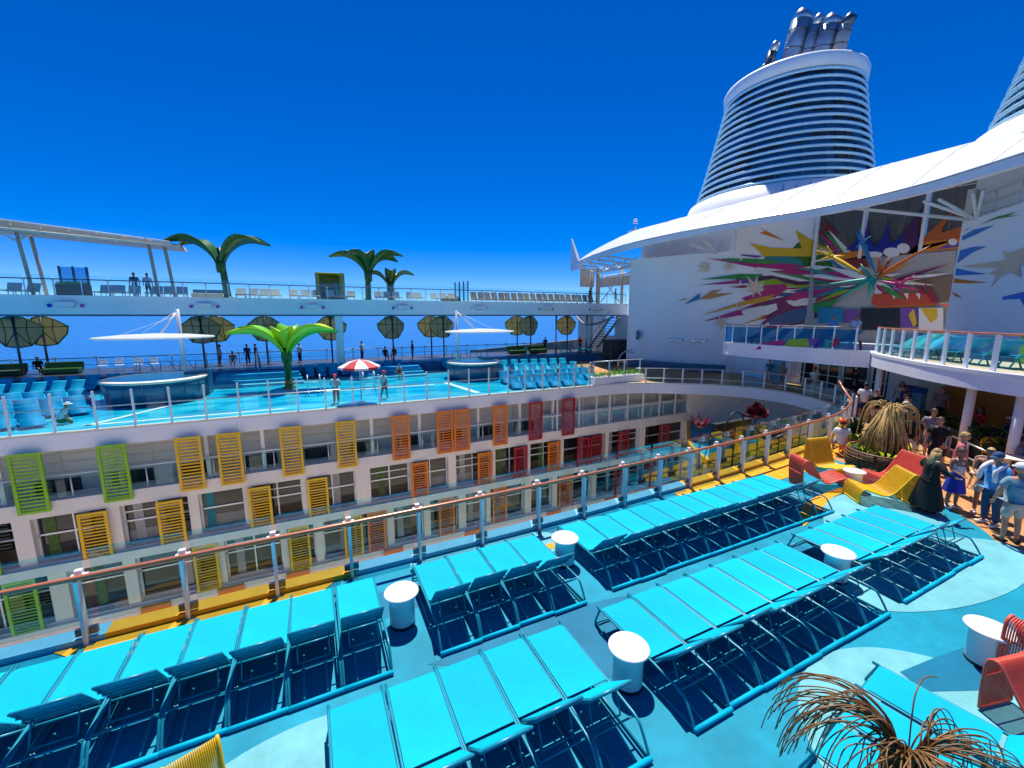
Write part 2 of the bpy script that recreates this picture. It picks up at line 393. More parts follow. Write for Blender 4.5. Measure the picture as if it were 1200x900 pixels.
def smooth_path(pts, n=6):
    P = [Vector(p) for p in pts]
    out = []
    for i in range(len(P) - 1):
        p0 = P[max(i - 1, 0)]; p1 = P[i]; p2 = P[i + 1]; p3 = P[min(i + 2, len(P) - 1)]
        for k in range(n):
            t = k / n
            out.append(0.5 * ((2 * p1) + (p2 - p0) * t + (2 * p0 - 5 * p1 + 4 * p2 - p3) * t * t + (3 * p1 - p0 - 3 * p2 + p3) * t ** 3))
    out.append(P[-1])
    return out
def resample(P, step):
    P = [Vector(p) for p in P]
    out = [P[0].copy()]; acc = 0
    for i in range(len(P) - 1):
        d = P[i + 1] - P[i]; L = d.length; t = step - acc
        while t <= L:
            out.append(P[i] + d * (t / L)); t += step
        acc = L - (t - step)
    return out
MURAL = [
 ('B', 'darkgreen', [(35.57, 22.45, 9.4), (36.58, 21.77, 10.93), (37.64, 21.06, 10.35), (37.91, 20.87, 7.24), (37.17, 21.37, 7.03), (35.84, 22.27, 7.33)]),
 ('C', 'darkgreen', [(37.5, 20.98, 10.33), (37.5, 20.71, 10.17), (37.5, 19.55, 9.18), (37.5, 19.3, 7.98), (37.5, 20.39, 7.26), (37.5, 20.65, 7.21)]),
 ('B', 'teal', [(34.55, 23.13, 9.84), (36.06, 22.12, 10.0), (36.98, 21.5, 9.37), (37.37, 21.24, 7.31), (36.79, 21.63, 6.48), (34.95, 22.87, 7.48), (34.26, 23.33, 7.91)]),
 ('B', 'yellow', [(36.28, 21.97, 11.94), (37.58, 21.09, 10.95), (37.69, 21.02, 9.79), (37.58, 21.09, 9.76), (36.9, 21.56, 10.29)]),
 ('C', 'yellow', [(37.5, 21.05, 10.94), (37.5, 20.63, 10.63), (37.5, 19.33, 9.92), (37.5, 20.92, 9.76)]),
 ('C', 'gray', [(37.5, 19.37, 9.16), (37.5, 18.09, 9.01), (37.5, 16.93, 9.24), (37.5, 12.49, 9.12), (37.5, 12.44, 7.42), (37.5, 13.89, 6.98), (37.5, 16.78, 7.04), (37.5, 19.1, 7.83)]),
 ('B', 'plum', [(34.43, 23.21, 6.22), (36.33, 21.94, 6.76), (37.68, 21.03, 6.19), (38.02, 20.8, 6.05), (38.14, 20.72, 4.68), (37.84, 20.92, 4.36), (35.44, 22.53, 3.93), (34.91, 22.89, 5.08)]),
 ('C', 'plum', [(37.5, 20.52, 6.04), (37.5, 19.34, 5.6), (37.5, 20.37, 4.69)]),
 ('B', 'crimson', [(37.94, 20.85, 6.87), (37.0, 21.49, 6.62), (34.23, 23.35, 4.55), (37.48, 21.16, 5.27), (38.05, 20.78, 5.66)]),
 ('C', 'crimson', [(37.5, 19.75, 7.01), (37.5, 20.61, 6.85), (37.5, 20.48, 5.65), (37.5, 19.42, 6.22)]),
 ('B', 'white', [(37.95, 20.85, 6.78), (37.69, 21.02, 6.71), (36.05, 22.12, 5.6), (37.94, 20.85, 5.98), (38.02, 20.8, 6.03)]),
 ('C', 'white', [(37.5, 19.74, 6.9), (37.5, 20.6, 6.76), (37.5, 20.52, 6.01), (37.5, 19.57, 6.47)]),
 ('B', 'teal2', [(37.94, 20.85, 6.94), (37.44, 21.19, 6.8), (34.65, 23.07, 5.19), (37.73, 21.0, 5.9), (38.02, 20.8, 6.05)]),
 ('C', 'teal2', [(37.5, 19.33, 7.14), (37.5, 20.61, 6.92), (37.5, 20.52, 6.04), (37.5, 19.13, 6.62)]),
 ('A', 'magenta', [(32.85, 24.09, 5.41), (31.41, 26.14, 4.46), (32.87, 24.06, 4.94)]),
 ('B', 'magenta', [(37.9, 20.88, 7.35), (36.96, 21.52, 7.13), (32.99, 24.19, 5.41), (33.02, 24.17, 4.94), (37.31, 21.28, 5.86), (38.01, 20.81, 6.15)]),
 ('C', 'magenta', [(37.5, 18.0, 7.7), (37.5, 20.66, 7.33), (37.5, 20.53, 6.13), (37.5, 17.77, 7.0)]),
 ('B', 'green', [(37.89, 20.89, 7.51), (34.66, 23.06, 5.75), (38.01, 20.8, 6.1)]),
 ('C', 'green', [(37.5, 17.76, 7.85), (37.5, 20.13, 7.7), (37.5, 20.67, 7.48), (37.5, 20.52, 6.09), (37.5, 19.61, 6.15), (37.5, 17.48, 6.98)]),
 ('A', 'white', [(32.82, 24.13, 6.07), (31.34, 26.24, 5.18), (32.85, 24.09, 5.41)]),
 ('B', 'white', [(37.88, 20.89, 7.57), (35.96, 22.18, 7.31), (32.94, 24.22, 6.08), (32.99, 24.19, 5.42), (36.33, 21.94, 5.77), (37.99, 20.82, 6.4)]),
 ('C', 'white', [(37.5, 19.57, 7.6), (37.5, 20.68, 7.54), (37.5, 20.56, 6.38), (37.5, 19.32, 6.72)]),
 ('B', 'purple', [(37.89, 20.89, 7.48), (36.41, 21.89, 6.76), (37.96, 20.84, 6.74)]),
 ('C', 'purple', [(37.5, 19.08, 7.55), (37.5, 20.29, 7.58), (37.5, 20.67, 7.45), (37.5, 20.59, 6.72), (37.5, 20.05, 6.69), (37.5, 18.94, 7.03)]),
 ('B', 'blue', [(37.84, 20.92, 8.05), (37.44, 21.19, 8.06), (34.07, 23.46, 6.7), (37.74, 20.99, 6.46), (37.97, 20.83, 6.54)]),
 ('C', 'blue', [(37.5, 18.98, 7.88), (37.5, 20.73, 8.02), (37.5, 20.57, 6.52), (37.5, 18.77, 6.97)]),
 ('B', 'gold', [(37.86, 20.91, 7.85), (36.02, 22.15, 7.18), (37.93, 20.86, 7.0)]),
 ('C', 'gold', [(37.5, 18.04, 7.88), (37.5, 19.72, 8.05), (37.5, 20.71, 7.82), (37.5, 20.62, 6.98), (37.5, 19.47, 6.84), (37.5, 17.89, 7.19)]),
 ('A', 'white', [(32.78, 24.2, 7.17), (32.43, 24.7, 7.06), (32.78, 24.19, 7.02)]),
 ('B', 'white', [(37.83, 20.93, 8.14), (37.08, 21.43, 8.16), (32.87, 24.27, 7.18), (32.88, 24.26, 7.03), (37.28, 21.3, 6.81), (37.94, 20.86, 6.95)]),
 ('C', 'white', [(37.5, 18.66, 7.94), (37.5, 20.74, 8.11), (37.5, 20.61, 6.93), (37.5, 18.52, 7.18)]),
 ('A', 'crimson', [(32.76, 24.22, 7.43), (32.45, 24.66, 7.36), (32.77, 24.21, 7.32)]),
 ('B', 'crimson', [(37.84, 20.92, 8.02), (36.55, 21.79, 8.05), (32.85, 24.28, 7.44), (32.86, 24.28, 7.33), (36.66, 21.71, 7.13), (37.91, 20.88, 7.31)]),
 ('C', 'crimson', [(37.5, 19.62, 7.89), (37.5, 20.73, 7.99), (37.5, 20.65, 7.28), (37.5, 19.54, 7.36)]),
 ('B', 'limegreen', [(37.83, 20.93, 8.2), (36.94, 21.53, 8.27), (33.17, 24.06, 7.7), (37.04, 21.46, 7.28), (37.9, 20.88, 7.38)]),
 ('C', 'limegreen', [(37.5, 19.42, 7.99), (37.5, 20.75, 8.17), (37.5, 20.66, 7.36), (37.5, 19.34, 7.42)]),
 ('A', 'plum', [(32.73, 24.26, 8.12), (32.39, 24.75, 8.08), (32.74, 24.25, 7.98)]),
 ('B', 'plum', [(37.82, 20.94, 8.33), (36.31, 21.95, 8.52), (32.81, 24.31, 8.13), (32.82, 24.31, 7.99), (36.39, 21.9, 7.43), (37.88, 20.89, 7.55)]),
 ('C', 'plum', [(37.5, 20.01, 8.17), (37.5, 20.76, 8.3), (37.5, 20.68, 7.53), (37.5, 19.94, 7.54)]),
 ('B', 'teal', [(37.8, 20.95, 8.51), (35.29, 22.64, 8.24), (37.88, 20.9, 7.65)]),
 ('C', 'teal', [(37.5, 18.91, 8.1), (37.5, 20.58, 8.49), (37.5, 20.78, 8.48), (37.5, 20.69, 7.62), (37.5, 20.51, 7.58), (37.5, 18.87, 7.58)]),
 ('B', 'white', [(37.78, 20.96, 8.7), (36.89, 21.56, 8.91), (33.64, 23.75, 8.7), (36.92, 21.54, 7.78), (37.86, 20.91, 7.81)]),
 ('C', 'white', [(37.5, 19.81, 8.39), (37.5, 20.8, 8.67), (37.5, 20.71, 7.78), (37.5, 19.78, 7.74)]),
 ('B', 'green', [(37.76, 20.98, 9.01), (33.86, 23.6, 8.95), (37.78, 20.96, 7.76), (37.87, 20.9, 7.75)]),
 ('C', 'green', [(37.5, 18.45, 8.26), (37.5, 20.83, 8.98), (37.5, 20.84, 8.98), (37.5, 20.7, 7.73), (37.5, 18.43, 7.55)]),
 ('A', 'magenta', [(32.67, 24.35, 9.55), (31.35, 26.23, 9.86), (32.69, 24.33, 9.26)]),
 ('B', 'magenta', [(37.77, 20.97, 8.84), (36.31, 21.95, 9.18), (32.71, 24.38, 9.56), (32.73, 24.36, 9.26), (36.3, 21.96, 8.36), (37.83, 20.93, 8.17)]),
 ('C', 'magenta', [(37.5, 19.13, 8.34), (37.5, 20.82, 8.81), (37.5, 20.75, 8.14), (37.5, 19.13, 7.88)]),
 ('C', 'skyblue', [(37.5, 18.0, 8.52), (37.5, 18.57, 9.01), (37.5, 19.86, 9.4), (37.5, 18.78, 8.38), (37.5, 18.12, 8.15)]),
 ('C', 'crimson', [(37.5, 17.29, 8.11), (37.5, 18.39, 8.97), (37.5, 20.79, 10.27), (37.5, 18.59, 8.48), (37.5, 17.4, 7.82)]),
 ('C', 'white', [(37.5, 17.55, 8.36), (37.5, 18.53, 9.22), (37.5, 20.72, 10.46), (37.5, 18.79, 8.68), (37.5, 17.7, 8.04)]),
 ('C', 'teal2', [(37.5, 17.83, 8.63), (37.5, 18.23, 9.09), (37.5, 19.22, 9.59), (37.5, 18.48, 8.65), (37.5, 17.97, 8.37)]),
 ('C', 'magenta', [(37.5, 17.54, 8.58), (37.5, 18.52, 9.72), (37.5, 20.8, 11.58), (37.5, 18.88, 9.25), (37.5, 17.74, 8.29)]),
 ('C', 'green', [(37.5, 17.67, 8.73), (37.5, 18.62, 9.91), (37.5, 20.74, 12.0), (37.5, 18.87, 9.64), (37.5, 17.81, 8.56)]),
 ('C', 'white', [(37.5, 17.36, 8.47), (37.5, 18.28, 9.73), (37.5, 20.35, 12.01), (37.5, 18.55, 9.48), (37.5, 17.52, 8.31)]),
 ('C', 'purple', [(37.5, 15.35, 7.71), (37.5, 14.73, 7.72), (37.5, 13.76, 8.18), (37.5, 14.88, 8.24), (37.5, 15.44, 8.02)]),
 ('C', 'blue', [(37.5, 15.53, 7.55), (37.5, 14.79, 7.52), (37.5, 13.65, 8.06), (37.5, 14.98, 8.23), (37.5, 15.65, 7.99)]),
 ('C', 'gold', [(37.5, 15.9, 7.44), (37.5, 14.82, 7.37), (37.5, 13.1, 7.79), (37.5, 14.96, 8.02), (37.5, 15.99, 7.84)]),
 ('C', 'white', [(37.5, 15.59, 7.5), (37.5, 14.48, 7.45), (37.5, 12.65, 7.66), (37.5, 14.54, 7.82), (37.5, 15.63, 7.73)]),
 ('C', 'crimson', [(37.5, 15.07, 7.34), (37.5, 14.69, 7.19), (37.5, 14.09, 7.51), (37.5, 14.79, 7.86), (37.5, 15.13, 7.74)]),
 ('C', 'limegreen', [(37.5, 15.78, 7.29), (37.5, 14.46, 7.07), (37.5, 12.33, 7.27), (37.5, 14.55, 7.79), (37.5, 15.83, 7.75)]),
 ('C', 'plum', [(37.5, 15.07, 7.15), (37.5, 14.18, 6.9), (37.5, 12.68, 7.08), (37.5, 14.24, 7.64), (37.5, 15.11, 7.61)]),
 ('C', 'teal', [(37.5, 16.0, 7.26), (37.5, 15.36, 7.02), (37.5, 14.25, 7.08), (37.5, 15.38, 7.59), (37.5, 16.01, 7.61)]),
 ('C', 'white', [(37.5, 15.36, 7.11), (37.5, 14.45, 6.81), (37.5, 12.91, 6.8), (37.5, 14.47, 7.42), (37.5, 15.37, 7.49)]),
 ('C', 'green', [(37.5, 14.89, 6.88), (37.5, 14.5, 6.65), (37.5, 13.77, 6.76), (37.5, 14.48, 7.27), (37.5, 14.89, 7.26)]),
 ('C', 'magenta', [(37.5, 15.28, 6.99), (37.5, 14.89, 6.78), (37.5, 14.17, 6.79), (37.5, 14.87, 7.24), (37.5, 15.27, 7.27)]),
 ('C', 'skyblue', [(37.5, 15.66, 6.94), (37.5, 14.63, 6.41), (37.5, 12.82, 6.08), (37.5, 14.56, 7.1), (37.5, 15.62, 7.37)]),
 ('C', 'crimson', [(37.5, 15.9, 7.03), (37.5, 15.0, 6.52), (37.5, 13.39, 6.04), (37.5, 14.93, 7.0), (37.5, 15.85, 7.32)]),
 ('C', 'white', [(37.5, 16.29, 7.22), (37.5, 15.41, 6.68), (37.5, 13.82, 6.01), (37.5, 15.34, 6.99), (37.5, 16.25, 7.41)]),
 ('C', 'teal2', [(37.5, 16.33, 7.13), (37.5, 15.58, 6.56), (37.5, 14.14, 5.96), (37.5, 15.43, 7.04), (37.5, 16.24, 7.42)]),
 ('C', 'magenta', [(37.5, 16.16, 7.0), (37.5, 15.59, 6.5), (37.5, 14.46, 5.91), (37.5, 15.45, 6.86), (37.5, 16.07, 7.22)]),
 ('C', 'green', [(37.5, 16.2, 7.0), (37.5, 15.59, 6.44), (37.5, 14.39, 5.72), (37.5, 15.45, 6.76), (37.5, 16.11, 7.19)]),
 ('C', 'white', [(37.5, 15.89, 6.51), (37.5, 15.51, 6.01), (37.5, 14.61, 5.45), (37.5, 15.27, 6.41), (37.5, 15.74, 6.75)]),
 ('C', 'purple', [(37.5, 16.18, 6.77), (37.5, 15.99, 6.44), (37.5, 15.41, 6.2), (37.5, 15.72, 6.85), (37.5, 16.02, 7.01)]),
 ('C', 'blue', [(37.5, 16.09, 6.5), (37.5, 15.86, 6.09), (37.5, 15.27, 5.52), (37.5, 15.66, 6.29), (37.5, 15.97, 6.62)]),
 ('C', 'gold', [(37.5, 16.49, 6.98), (37.5, 16.23, 6.5), (37.5, 15.56, 5.81), (37.5, 15.99, 6.72), (37.5, 16.34, 7.11)]),
 ('C', 'white', [(37.5, 16.66, 7.13), (37.5, 16.42, 6.57), (37.5, 15.71, 5.72), (37.5, 16.11, 6.78), (37.5, 16.47, 7.26)]),
 ('B', 'yellow', [(33.46, 23.87, 10.93), (34.94, 22.87, 10.51), (37.48, 21.17, 10.37), (37.53, 21.13, 9.76), (34.99, 22.84, 9.83), (34.44, 23.21, 9.84), (34.14, 23.41, 10.26)]),
 ('B', 'orange', [(33.88, 23.59, 12.27), (35.71, 22.36, 11.03), (34.03, 23.49, 11.73), (34.43, 23.22, 11.81)]),
 ('A', 'green', [(31.13, 26.54, 8.08), (32.72, 24.28, 8.41), (32.74, 24.25, 8.03)]),
 ('B', 'green', [(32.79, 24.32, 8.41), (33.05, 24.15, 8.46), (33.08, 24.13, 8.04), (32.81, 24.31, 8.04)]),
 ('B', 'green', [(33.05, 24.15, 8.46), (34.55, 23.14, 8.39), (34.14, 23.41, 7.91), (33.08, 24.13, 8.04)]),
 ('A', 'green', [(31.99, 25.32, 9.75), (32.67, 24.36, 9.7), (32.68, 24.34, 9.42), (32.3, 24.88, 9.53)]),
 ('B', 'green', [(32.7, 24.38, 9.71), (32.93, 24.23, 9.71), (32.95, 24.21, 9.39), (32.72, 24.37, 9.43)]),
 ('B', 'green', [(33.07, 24.13, 9.71), (35.23, 22.68, 9.55), (35.26, 22.66, 9.2), (33.1, 24.11, 9.35)]),
 ('A', 'magenta', [(31.15, 26.52, 7.63), (32.74, 24.25, 7.93), (32.76, 24.23, 7.63), (32.0, 25.3, 7.62)]),
 ('B', 'magenta', [(32.82, 24.3, 7.94), (33.02, 24.16, 7.97), (33.05, 24.15, 7.65), (32.84, 24.29, 7.64)]),
 ('B', 'violet', [(33.14, 24.09, 7.97), (34.25, 23.34, 8.05), (33.83, 23.62, 7.7), (33.16, 24.07, 7.64)]),
 ('B', 'violet', [(32.94, 24.22, 10.04), (34.5, 23.17, 9.87), (34.01, 23.5, 9.74), (33.0, 24.18, 9.93)]),
 ('A', 'sand', [(31.69, 25.74, 8.94), (31.45, 26.09, 8.95), (31.51, 26.0, 8.62), (31.36, 26.21, 8.85), (31.29, 26.32, 8.56), (31.26, 26.36, 8.9), (30.95, 26.81, 8.65), (31.19, 26.46, 9.07), (30.94, 26.82, 9.29), (31.2, 26.44, 9.27), (31.11, 26.57, 9.66), (31.29, 26.32, 9.37), (31.37, 26.2, 9.68), (31.4, 26.16, 9.32), (31.61, 25.87, 9.44), (31.46, 26.07, 9.14)]),
 ('A', 'sand', [(32.75, 24.24, 4.2), (32.38, 24.76, 4.23), (32.58, 24.48, 3.66), (32.31, 24.87, 4.11), (32.27, 24.93, 3.73), (32.2, 25.02, 4.11), (32.08, 25.19, 3.98), (32.12, 25.13, 4.24), (31.84, 25.53, 4.26), (32.1, 25.17, 4.44), (31.84, 25.53, 4.83), (32.14, 25.1, 4.61), (32.1, 25.16, 5.07), (32.24, 24.96, 4.67), (32.34, 24.82, 4.95), (32.34, 24.82, 4.6), (32.51, 24.58, 4.67), (32.39, 24.74, 4.43)]),
 ('A', 'sand', [(32.7, 24.31, 8.89), (32.44, 24.68, 8.93), (32.47, 24.64, 8.67), (32.36, 24.79, 8.86), (32.24, 24.96, 8.51), (32.28, 24.91, 8.93), (32.07, 25.21, 8.94), (32.25, 24.95, 9.1), (32.19, 25.03, 9.28), (32.3, 24.88, 9.23), (32.33, 24.84, 9.54), (32.39, 24.75, 9.22), (32.59, 24.47, 9.42), (32.45, 24.67, 9.09)]),
 ('B', 'magenta', [(33.24, 24.02, 6.44), (34.65, 23.07, 7.06), (34.56, 23.13, 7.48), (36.04, 22.13, 7.6), (36.21, 22.02, 7.18), (35.47, 22.52, 6.49), (33.95, 23.54, 5.94)]),
 ('B', 'sand', [(34.71, 23.03, 7.2), (34.36, 23.27, 7.14), (34.57, 23.12, 6.58), (34.16, 23.4, 6.98), (33.98, 23.52, 6.47), (33.91, 23.57, 7.04), (33.53, 23.82, 6.92), (33.76, 23.67, 7.28), (33.33, 23.96, 7.53), (33.79, 23.65, 7.56), (33.45, 23.88, 8.32), (33.99, 23.52, 7.72), (34.17, 23.39, 8.3), (34.23, 23.35, 7.66), (34.73, 23.01, 7.87), (34.39, 23.25, 7.42)]),
 ('A', 'gold', [(31.25, 26.37, 4.94), (32.83, 24.13, 6.01), (32.84, 24.11, 5.72)]),
 ('B', 'gold', [(33.06, 24.14, 6.04), (34.25, 23.34, 6.43), (35.45, 22.53, 6.77), (34.95, 22.87, 6.07), (33.73, 23.69, 5.94), (33.09, 24.12, 5.7)]),
 ('B', 'purple', [(33.1, 24.11, 5.44), (34.28, 23.32, 6.01), (36.23, 22.01, 6.62), (37.72, 21.0, 5.77), (35.18, 22.71, 4.5), (34.61, 23.1, 3.86), (34.74, 23.01, 4.36), (35.66, 22.39, 5.43), (35.51, 22.49, 5.96), (34.85, 22.93, 5.86)]),
 ('B', 'gold', [(33.19, 24.05, 4.13), (34.38, 23.25, 4.72), (35.66, 22.39, 5.47), (34.5, 23.17, 4.62)]),
 ('B', 'blue', [(35.17, 22.72, 4.62), (36.44, 21.86, 5.36), (37.72, 21.0, 5.77), (37.92, 20.87, 5.35), (36.95, 21.52, 4.5), (35.56, 22.46, 3.86)]),
 ('B', 'magenta', [(33.35, 23.94, 2.78), (34.85, 22.94, 3.64), (34.88, 22.91, 3.17)]),
 ('B', 'magenta', [(34.77, 22.99, 3.93), (36.07, 22.11, 4.5), (37.34, 21.26, 5.07), (36.96, 21.51, 4.36), (35.13, 22.75, 3.64)]),
 ('A', 'ochre', [(31.2, 26.45, 6.4), (31.71, 25.71, 7.13), (32.21, 25.01, 7.22), (31.8, 25.59, 6.84), (32.74, 24.25, 6.87), (31.67, 25.78, 6.41)]),
 ('A', 'skyblue', [(30.45, 27.52, 5.93), (31.17, 26.48, 6.94), (31.23, 26.4, 6.42)]),
 ('A', 'ochre', [(30.1, 28.01, 6.24), (30.51, 27.43, 6.52), (30.59, 27.31, 6.42)]),
 ('B', 'white', [(34.07, 23.46, 8.99), (35.84, 22.27, 8.71), (34.15, 23.41, 8.58)]),
 ('B', 'white', [(34.32, 23.29, 8.49), (35.38, 22.58, 8.33), (34.56, 23.13, 8.25)]),
 ('B', 'white', [(33.31, 23.97, 5.37), (34.86, 22.93, 5.79), (35.56, 22.45, 6.0), (35.68, 22.38, 5.5), (35.13, 22.74, 5.08), (33.57, 23.79, 4.86)]),
 ('C', 'brown', [(37.5, 15.07, 7.69), (37.5, 12.29, 7.51), (37.5, 12.41, 5.91), (37.5, 12.98, 5.8), (37.5, 15.02, 6.47)]),
 ('C', 'gray', [(37.5, 16.01, 9.13), (37.5, 12.42, 9.09), (37.5, 12.41, 8.21), (37.5, 13.64, 7.74), (37.5, 15.13, 7.41), (37.5, 16.58, 8.0)]),
 ('C', 'darkred', [(37.5, 20.69, 12.34), (37.5, 20.31, 12.04), (37.5, 20.35, 12.56), (37.5, 19.25, 11.06), (37.5, 20.23, 11.74), (37.5, 20.26, 11.2), (37.5, 20.87, 11.65), (37.5, 20.47, 11.68)]),
 ('C', 'darkred', [(37.5, 18.44, 9.18), (37.5, 17.34, 9.17), (37.5, 16.95, 8.52), (37.5, 17.92, 8.56)]),
 ('B', 'white', [(36.15, 22.06, 6.2), (37.45, 21.19, 6.4), (38.0, 20.81, 6.25), (38.02, 20.8, 6.05), (37.71, 21.01, 5.84), (36.63, 21.74, 5.78)]),
 ('C', 'white', [(37.5, 20.54, 6.23), (37.5, 20.28, 6.16), (37.5, 20.52, 6.04)]),
 ('B', 'magenta', [(36.14, 22.07, 6.41), (36.75, 21.65, 6.9), (37.92, 20.86, 7.1), (38.01, 20.81, 6.14), (37.7, 21.02, 5.98), (36.59, 21.76, 6.2)]),
 ('C', 'magenta', [(37.5, 20.63, 7.08), (37.5, 20.25, 7.11), (37.5, 17.89, 7.23), (37.5, 19.44, 6.54), (37.5, 20.53, 6.12)]),
 ('B', 'white', [(36.28, 21.97, 5.99), (37.23, 21.33, 6.4), (37.99, 20.82, 6.4), (38.0, 20.81, 6.2), (37.7, 21.01, 5.91), (36.85, 21.59, 5.75)]),
 ('C', 'white', [(37.5, 20.56, 6.38), (37.5, 20.3, 6.37), (37.5, 20.54, 6.19)]),
 ('B', 'teal', [(36.73, 21.67, 7.2), (37.9, 20.88, 7.38), (37.92, 20.87, 7.15)]),
 ('C', 'teal', [(37.5, 20.66, 7.36), (37.5, 20.28, 7.39), (37.5, 17.91, 7.46), (37.5, 19.99, 7.07), (37.5, 20.64, 7.13)]),
 ('C', 'crimson', [(37.5, 20.28, 6.16), (37.5, 19.12, 6.92), (37.5, 17.87, 7.11), (37.5, 18.6, 6.5), (37.5, 19.85, 5.75)]),
 ('B', 'blue', [(35.65, 22.4, 4.22), (36.9, 21.55, 5.07), (37.93, 20.86, 5.77), (37.97, 20.83, 5.35), (37.18, 21.36, 4.36)]),
 ('B', 'white', [(37.02, 21.48, 8.89), (37.76, 20.98, 9.0), (37.78, 20.96, 8.73)]),
 ('C', 'white', [(37.5, 20.83, 8.97), (37.5, 20.45, 8.98), (37.5, 19.69, 8.77), (37.5, 20.41, 8.61), (37.5, 20.81, 8.7)]),
 ('B', 'white', [(37.07, 21.44, 8.21), (37.82, 20.94, 8.31), (37.84, 20.92, 8.05)]),
 ('C', 'white', [(37.5, 20.76, 8.28), (37.5, 20.13, 8.31), (37.5, 18.77, 8.04), (37.5, 20.34, 7.93), (37.5, 20.73, 8.02)]),
 ('B', 'green', [(37.72, 21.0, 5.77), (38.03, 20.79, 5.88), (38.07, 20.76, 5.42)]),
 ('C', 'green', [(37.5, 20.5, 5.86), (37.5, 19.4, 6.14), (37.5, 18.27, 6.62), (37.5, 18.9, 5.99), (37.5, 20.03, 5.07), (37.5, 20.45, 5.41)]),
 ('C', 'orange', [(37.5, 19.67, 9.71), (37.5, 17.41, 9.77), (37.5, 17.04, 9.26), (37.5, 14.69, 9.14), (37.5, 14.24, 9.85), (37.5, 12.28, 9.79), (37.5, 12.2, 9.16), (37.5, 18.9, 9.21)]),
 ('C', 'blue2', [(37.5, 18.64, 9.93), (37.5, 17.99, 10.55), (37.5, 18.16, 11.13), (37.5, 17.51, 10.47), (37.5, 17.45, 12.1), (37.5, 17.19, 10.54), (37.5, 16.79, 9.97), (37.5, 16.42, 10.48), (37.5, 16.2, 11.64), (37.5, 15.96, 10.17), (37.5, 15.59, 10.06), (37.5, 15.23, 10.57), (37.5, 15.09, 9.45), (37.5, 16.23, 9.33), (37.5, 17.41, 9.77)]),
 ('C', 'plum', [(37.5, 15.23, 10.57), (37.5, 14.79, 11.43), (37.5, 14.39, 12.22), (37.5, 14.54, 11.06), (37.5, 14.46, 10.22), (37.5, 14.24, 9.96), (37.5, 14.76, 9.31), (37.5, 15.09, 9.45)]),
 ('C', 'rust', [(37.5, 14.27, 9.97), (37.5, 13.51, 10.86), (37.5, 12.73, 11.77), (37.5, 13.25, 10.6), (37.5, 13.28, 10.27), (37.5, 12.37, 10.53), (37.5, 12.28, 9.79), (37.5, 14.15, 9.84)]),
 ('C', 'violet', [(37.5, 13.4, 9.26), (37.5, 12.78, 9.56), (37.5, 12.26, 9.55), (37.5, 12.23, 9.29)]),
 ('C', 'white', [(37.5, 14.77, 9.52), (37.5, 14.79, 9.38), (37.5, 14.87, 9.27), (37.5, 15.01, 9.22), (37.5, 15.17, 9.24), (37.5, 15.32, 9.33), (37.5, 15.43, 9.46), (37.5, 15.49, 9.62), (37.5, 15.47, 9.77), (37.5, 15.38, 9.87), (37.5, 15.25, 9.92), (37.5, 15.09, 9.89), (37.5, 14.94, 9.81), (37.5, 14.82, 9.67)]),
 ('C', 'white', [(37.5, 15.27, 9.33), (37.5, 15.3, 9.19), (37.5, 15.42, 9.09), (37.5, 15.6, 9.05), (37.5, 15.82, 9.08), (37.5, 16.03, 9.17), (37.5, 16.18, 9.3), (37.5, 16.25, 9.45), (37.5, 16.21, 9.59), (37.5, 16.09, 9.69), (37.5, 15.9, 9.73), (37.5, 15.68, 9.7), (37.5, 15.48, 9.6), (37.5, 15.33, 9.47)]),
 ('C', 'white', [(37.5, 16.25, 9.3), (37.5, 16.29, 9.21), (37.5, 16.41, 9.16), (37.5, 16.61, 9.14), (37.5, 16.83, 9.16), (37.5, 17.03, 9.23), (37.5, 17.19, 9.33), (37.5, 17.25, 9.43), (37.5, 17.21, 9.52), (37.5, 17.07, 9.58), (37.5, 16.88, 9.59), (37.5, 16.65, 9.56), (37.5, 16.45, 9.49), (37.5, 16.31, 9.4)]),
 ('C', 'white', [(37.5, 12.44, 9.59), (37.5, 12.45, 9.5), (37.5, 12.5, 9.44), (37.5, 12.58, 9.41), (37.5, 12.67, 9.42), (37.5, 12.76, 9.47), (37.5, 12.83, 9.56), (37.5, 12.86, 9.65), (37.5, 12.85, 9.74), (37.5, 12.8, 9.81), (37.5, 12.72, 9.84), (37.5, 12.63, 9.82), (37.5, 12.54, 9.77), (37.5, 12.47, 9.69)]),
 ('C', 'redorange', [(37.5, 16.5, 6.53), (37.5, 14.84, 6.53), (37.5, 13.66, 6.52), (37.5, 12.89, 5.79), (37.5, 16.53, 5.77)]),
 ('C', 'white', [(37.5, 15.47, 6.56), (37.5, 15.2, 6.55), (37.5, 15.19, 6.1)]),
 ('C', 'white', [(37.5, 14.74, 6.52), (37.5, 14.48, 6.51), (37.5, 14.46, 6.07)]),
 ('C', 'white', [(37.5, 14.09, 6.49), (37.5, 13.84, 6.48), (37.5, 13.83, 6.05)]),
 ('C', 'rust', [(37.5, 16.32, 5.74), (37.5, 12.98, 5.8), (37.5, 12.95, 5.6), (37.5, 16.3, 5.52)]),
 ('C', 'skyblue', [(37.5, 20.09, 5.61), (37.5, 18.33, 5.58), (37.5, 18.19, 4.41), (37.5, 19.95, 4.38)]),
 ('C', 'violet', [(37.5, 18.23, 5.42), (37.5, 17.24, 5.46), (37.5, 17.13, 4.42), (37.5, 18.11, 4.41)]),
 ('C', 'black', [(37.5, 17.14, 5.54), (37.5, 14.83, 5.5), (37.5, 14.65, 3.98), (37.5, 16.96, 3.91)]),
 ('C', 'violet', [(37.5, 14.79, 5.52), (37.5, 13.89, 5.5), (37.5, 13.73, 4.18), (37.5, 14.63, 4.16)]),
 ('C', 'yellow', [(37.5, 14.29, 5.05), (37.5, 14.07, 5.45), (37.5, 13.77, 4.47), (37.5, 13.91, 4.18)]),
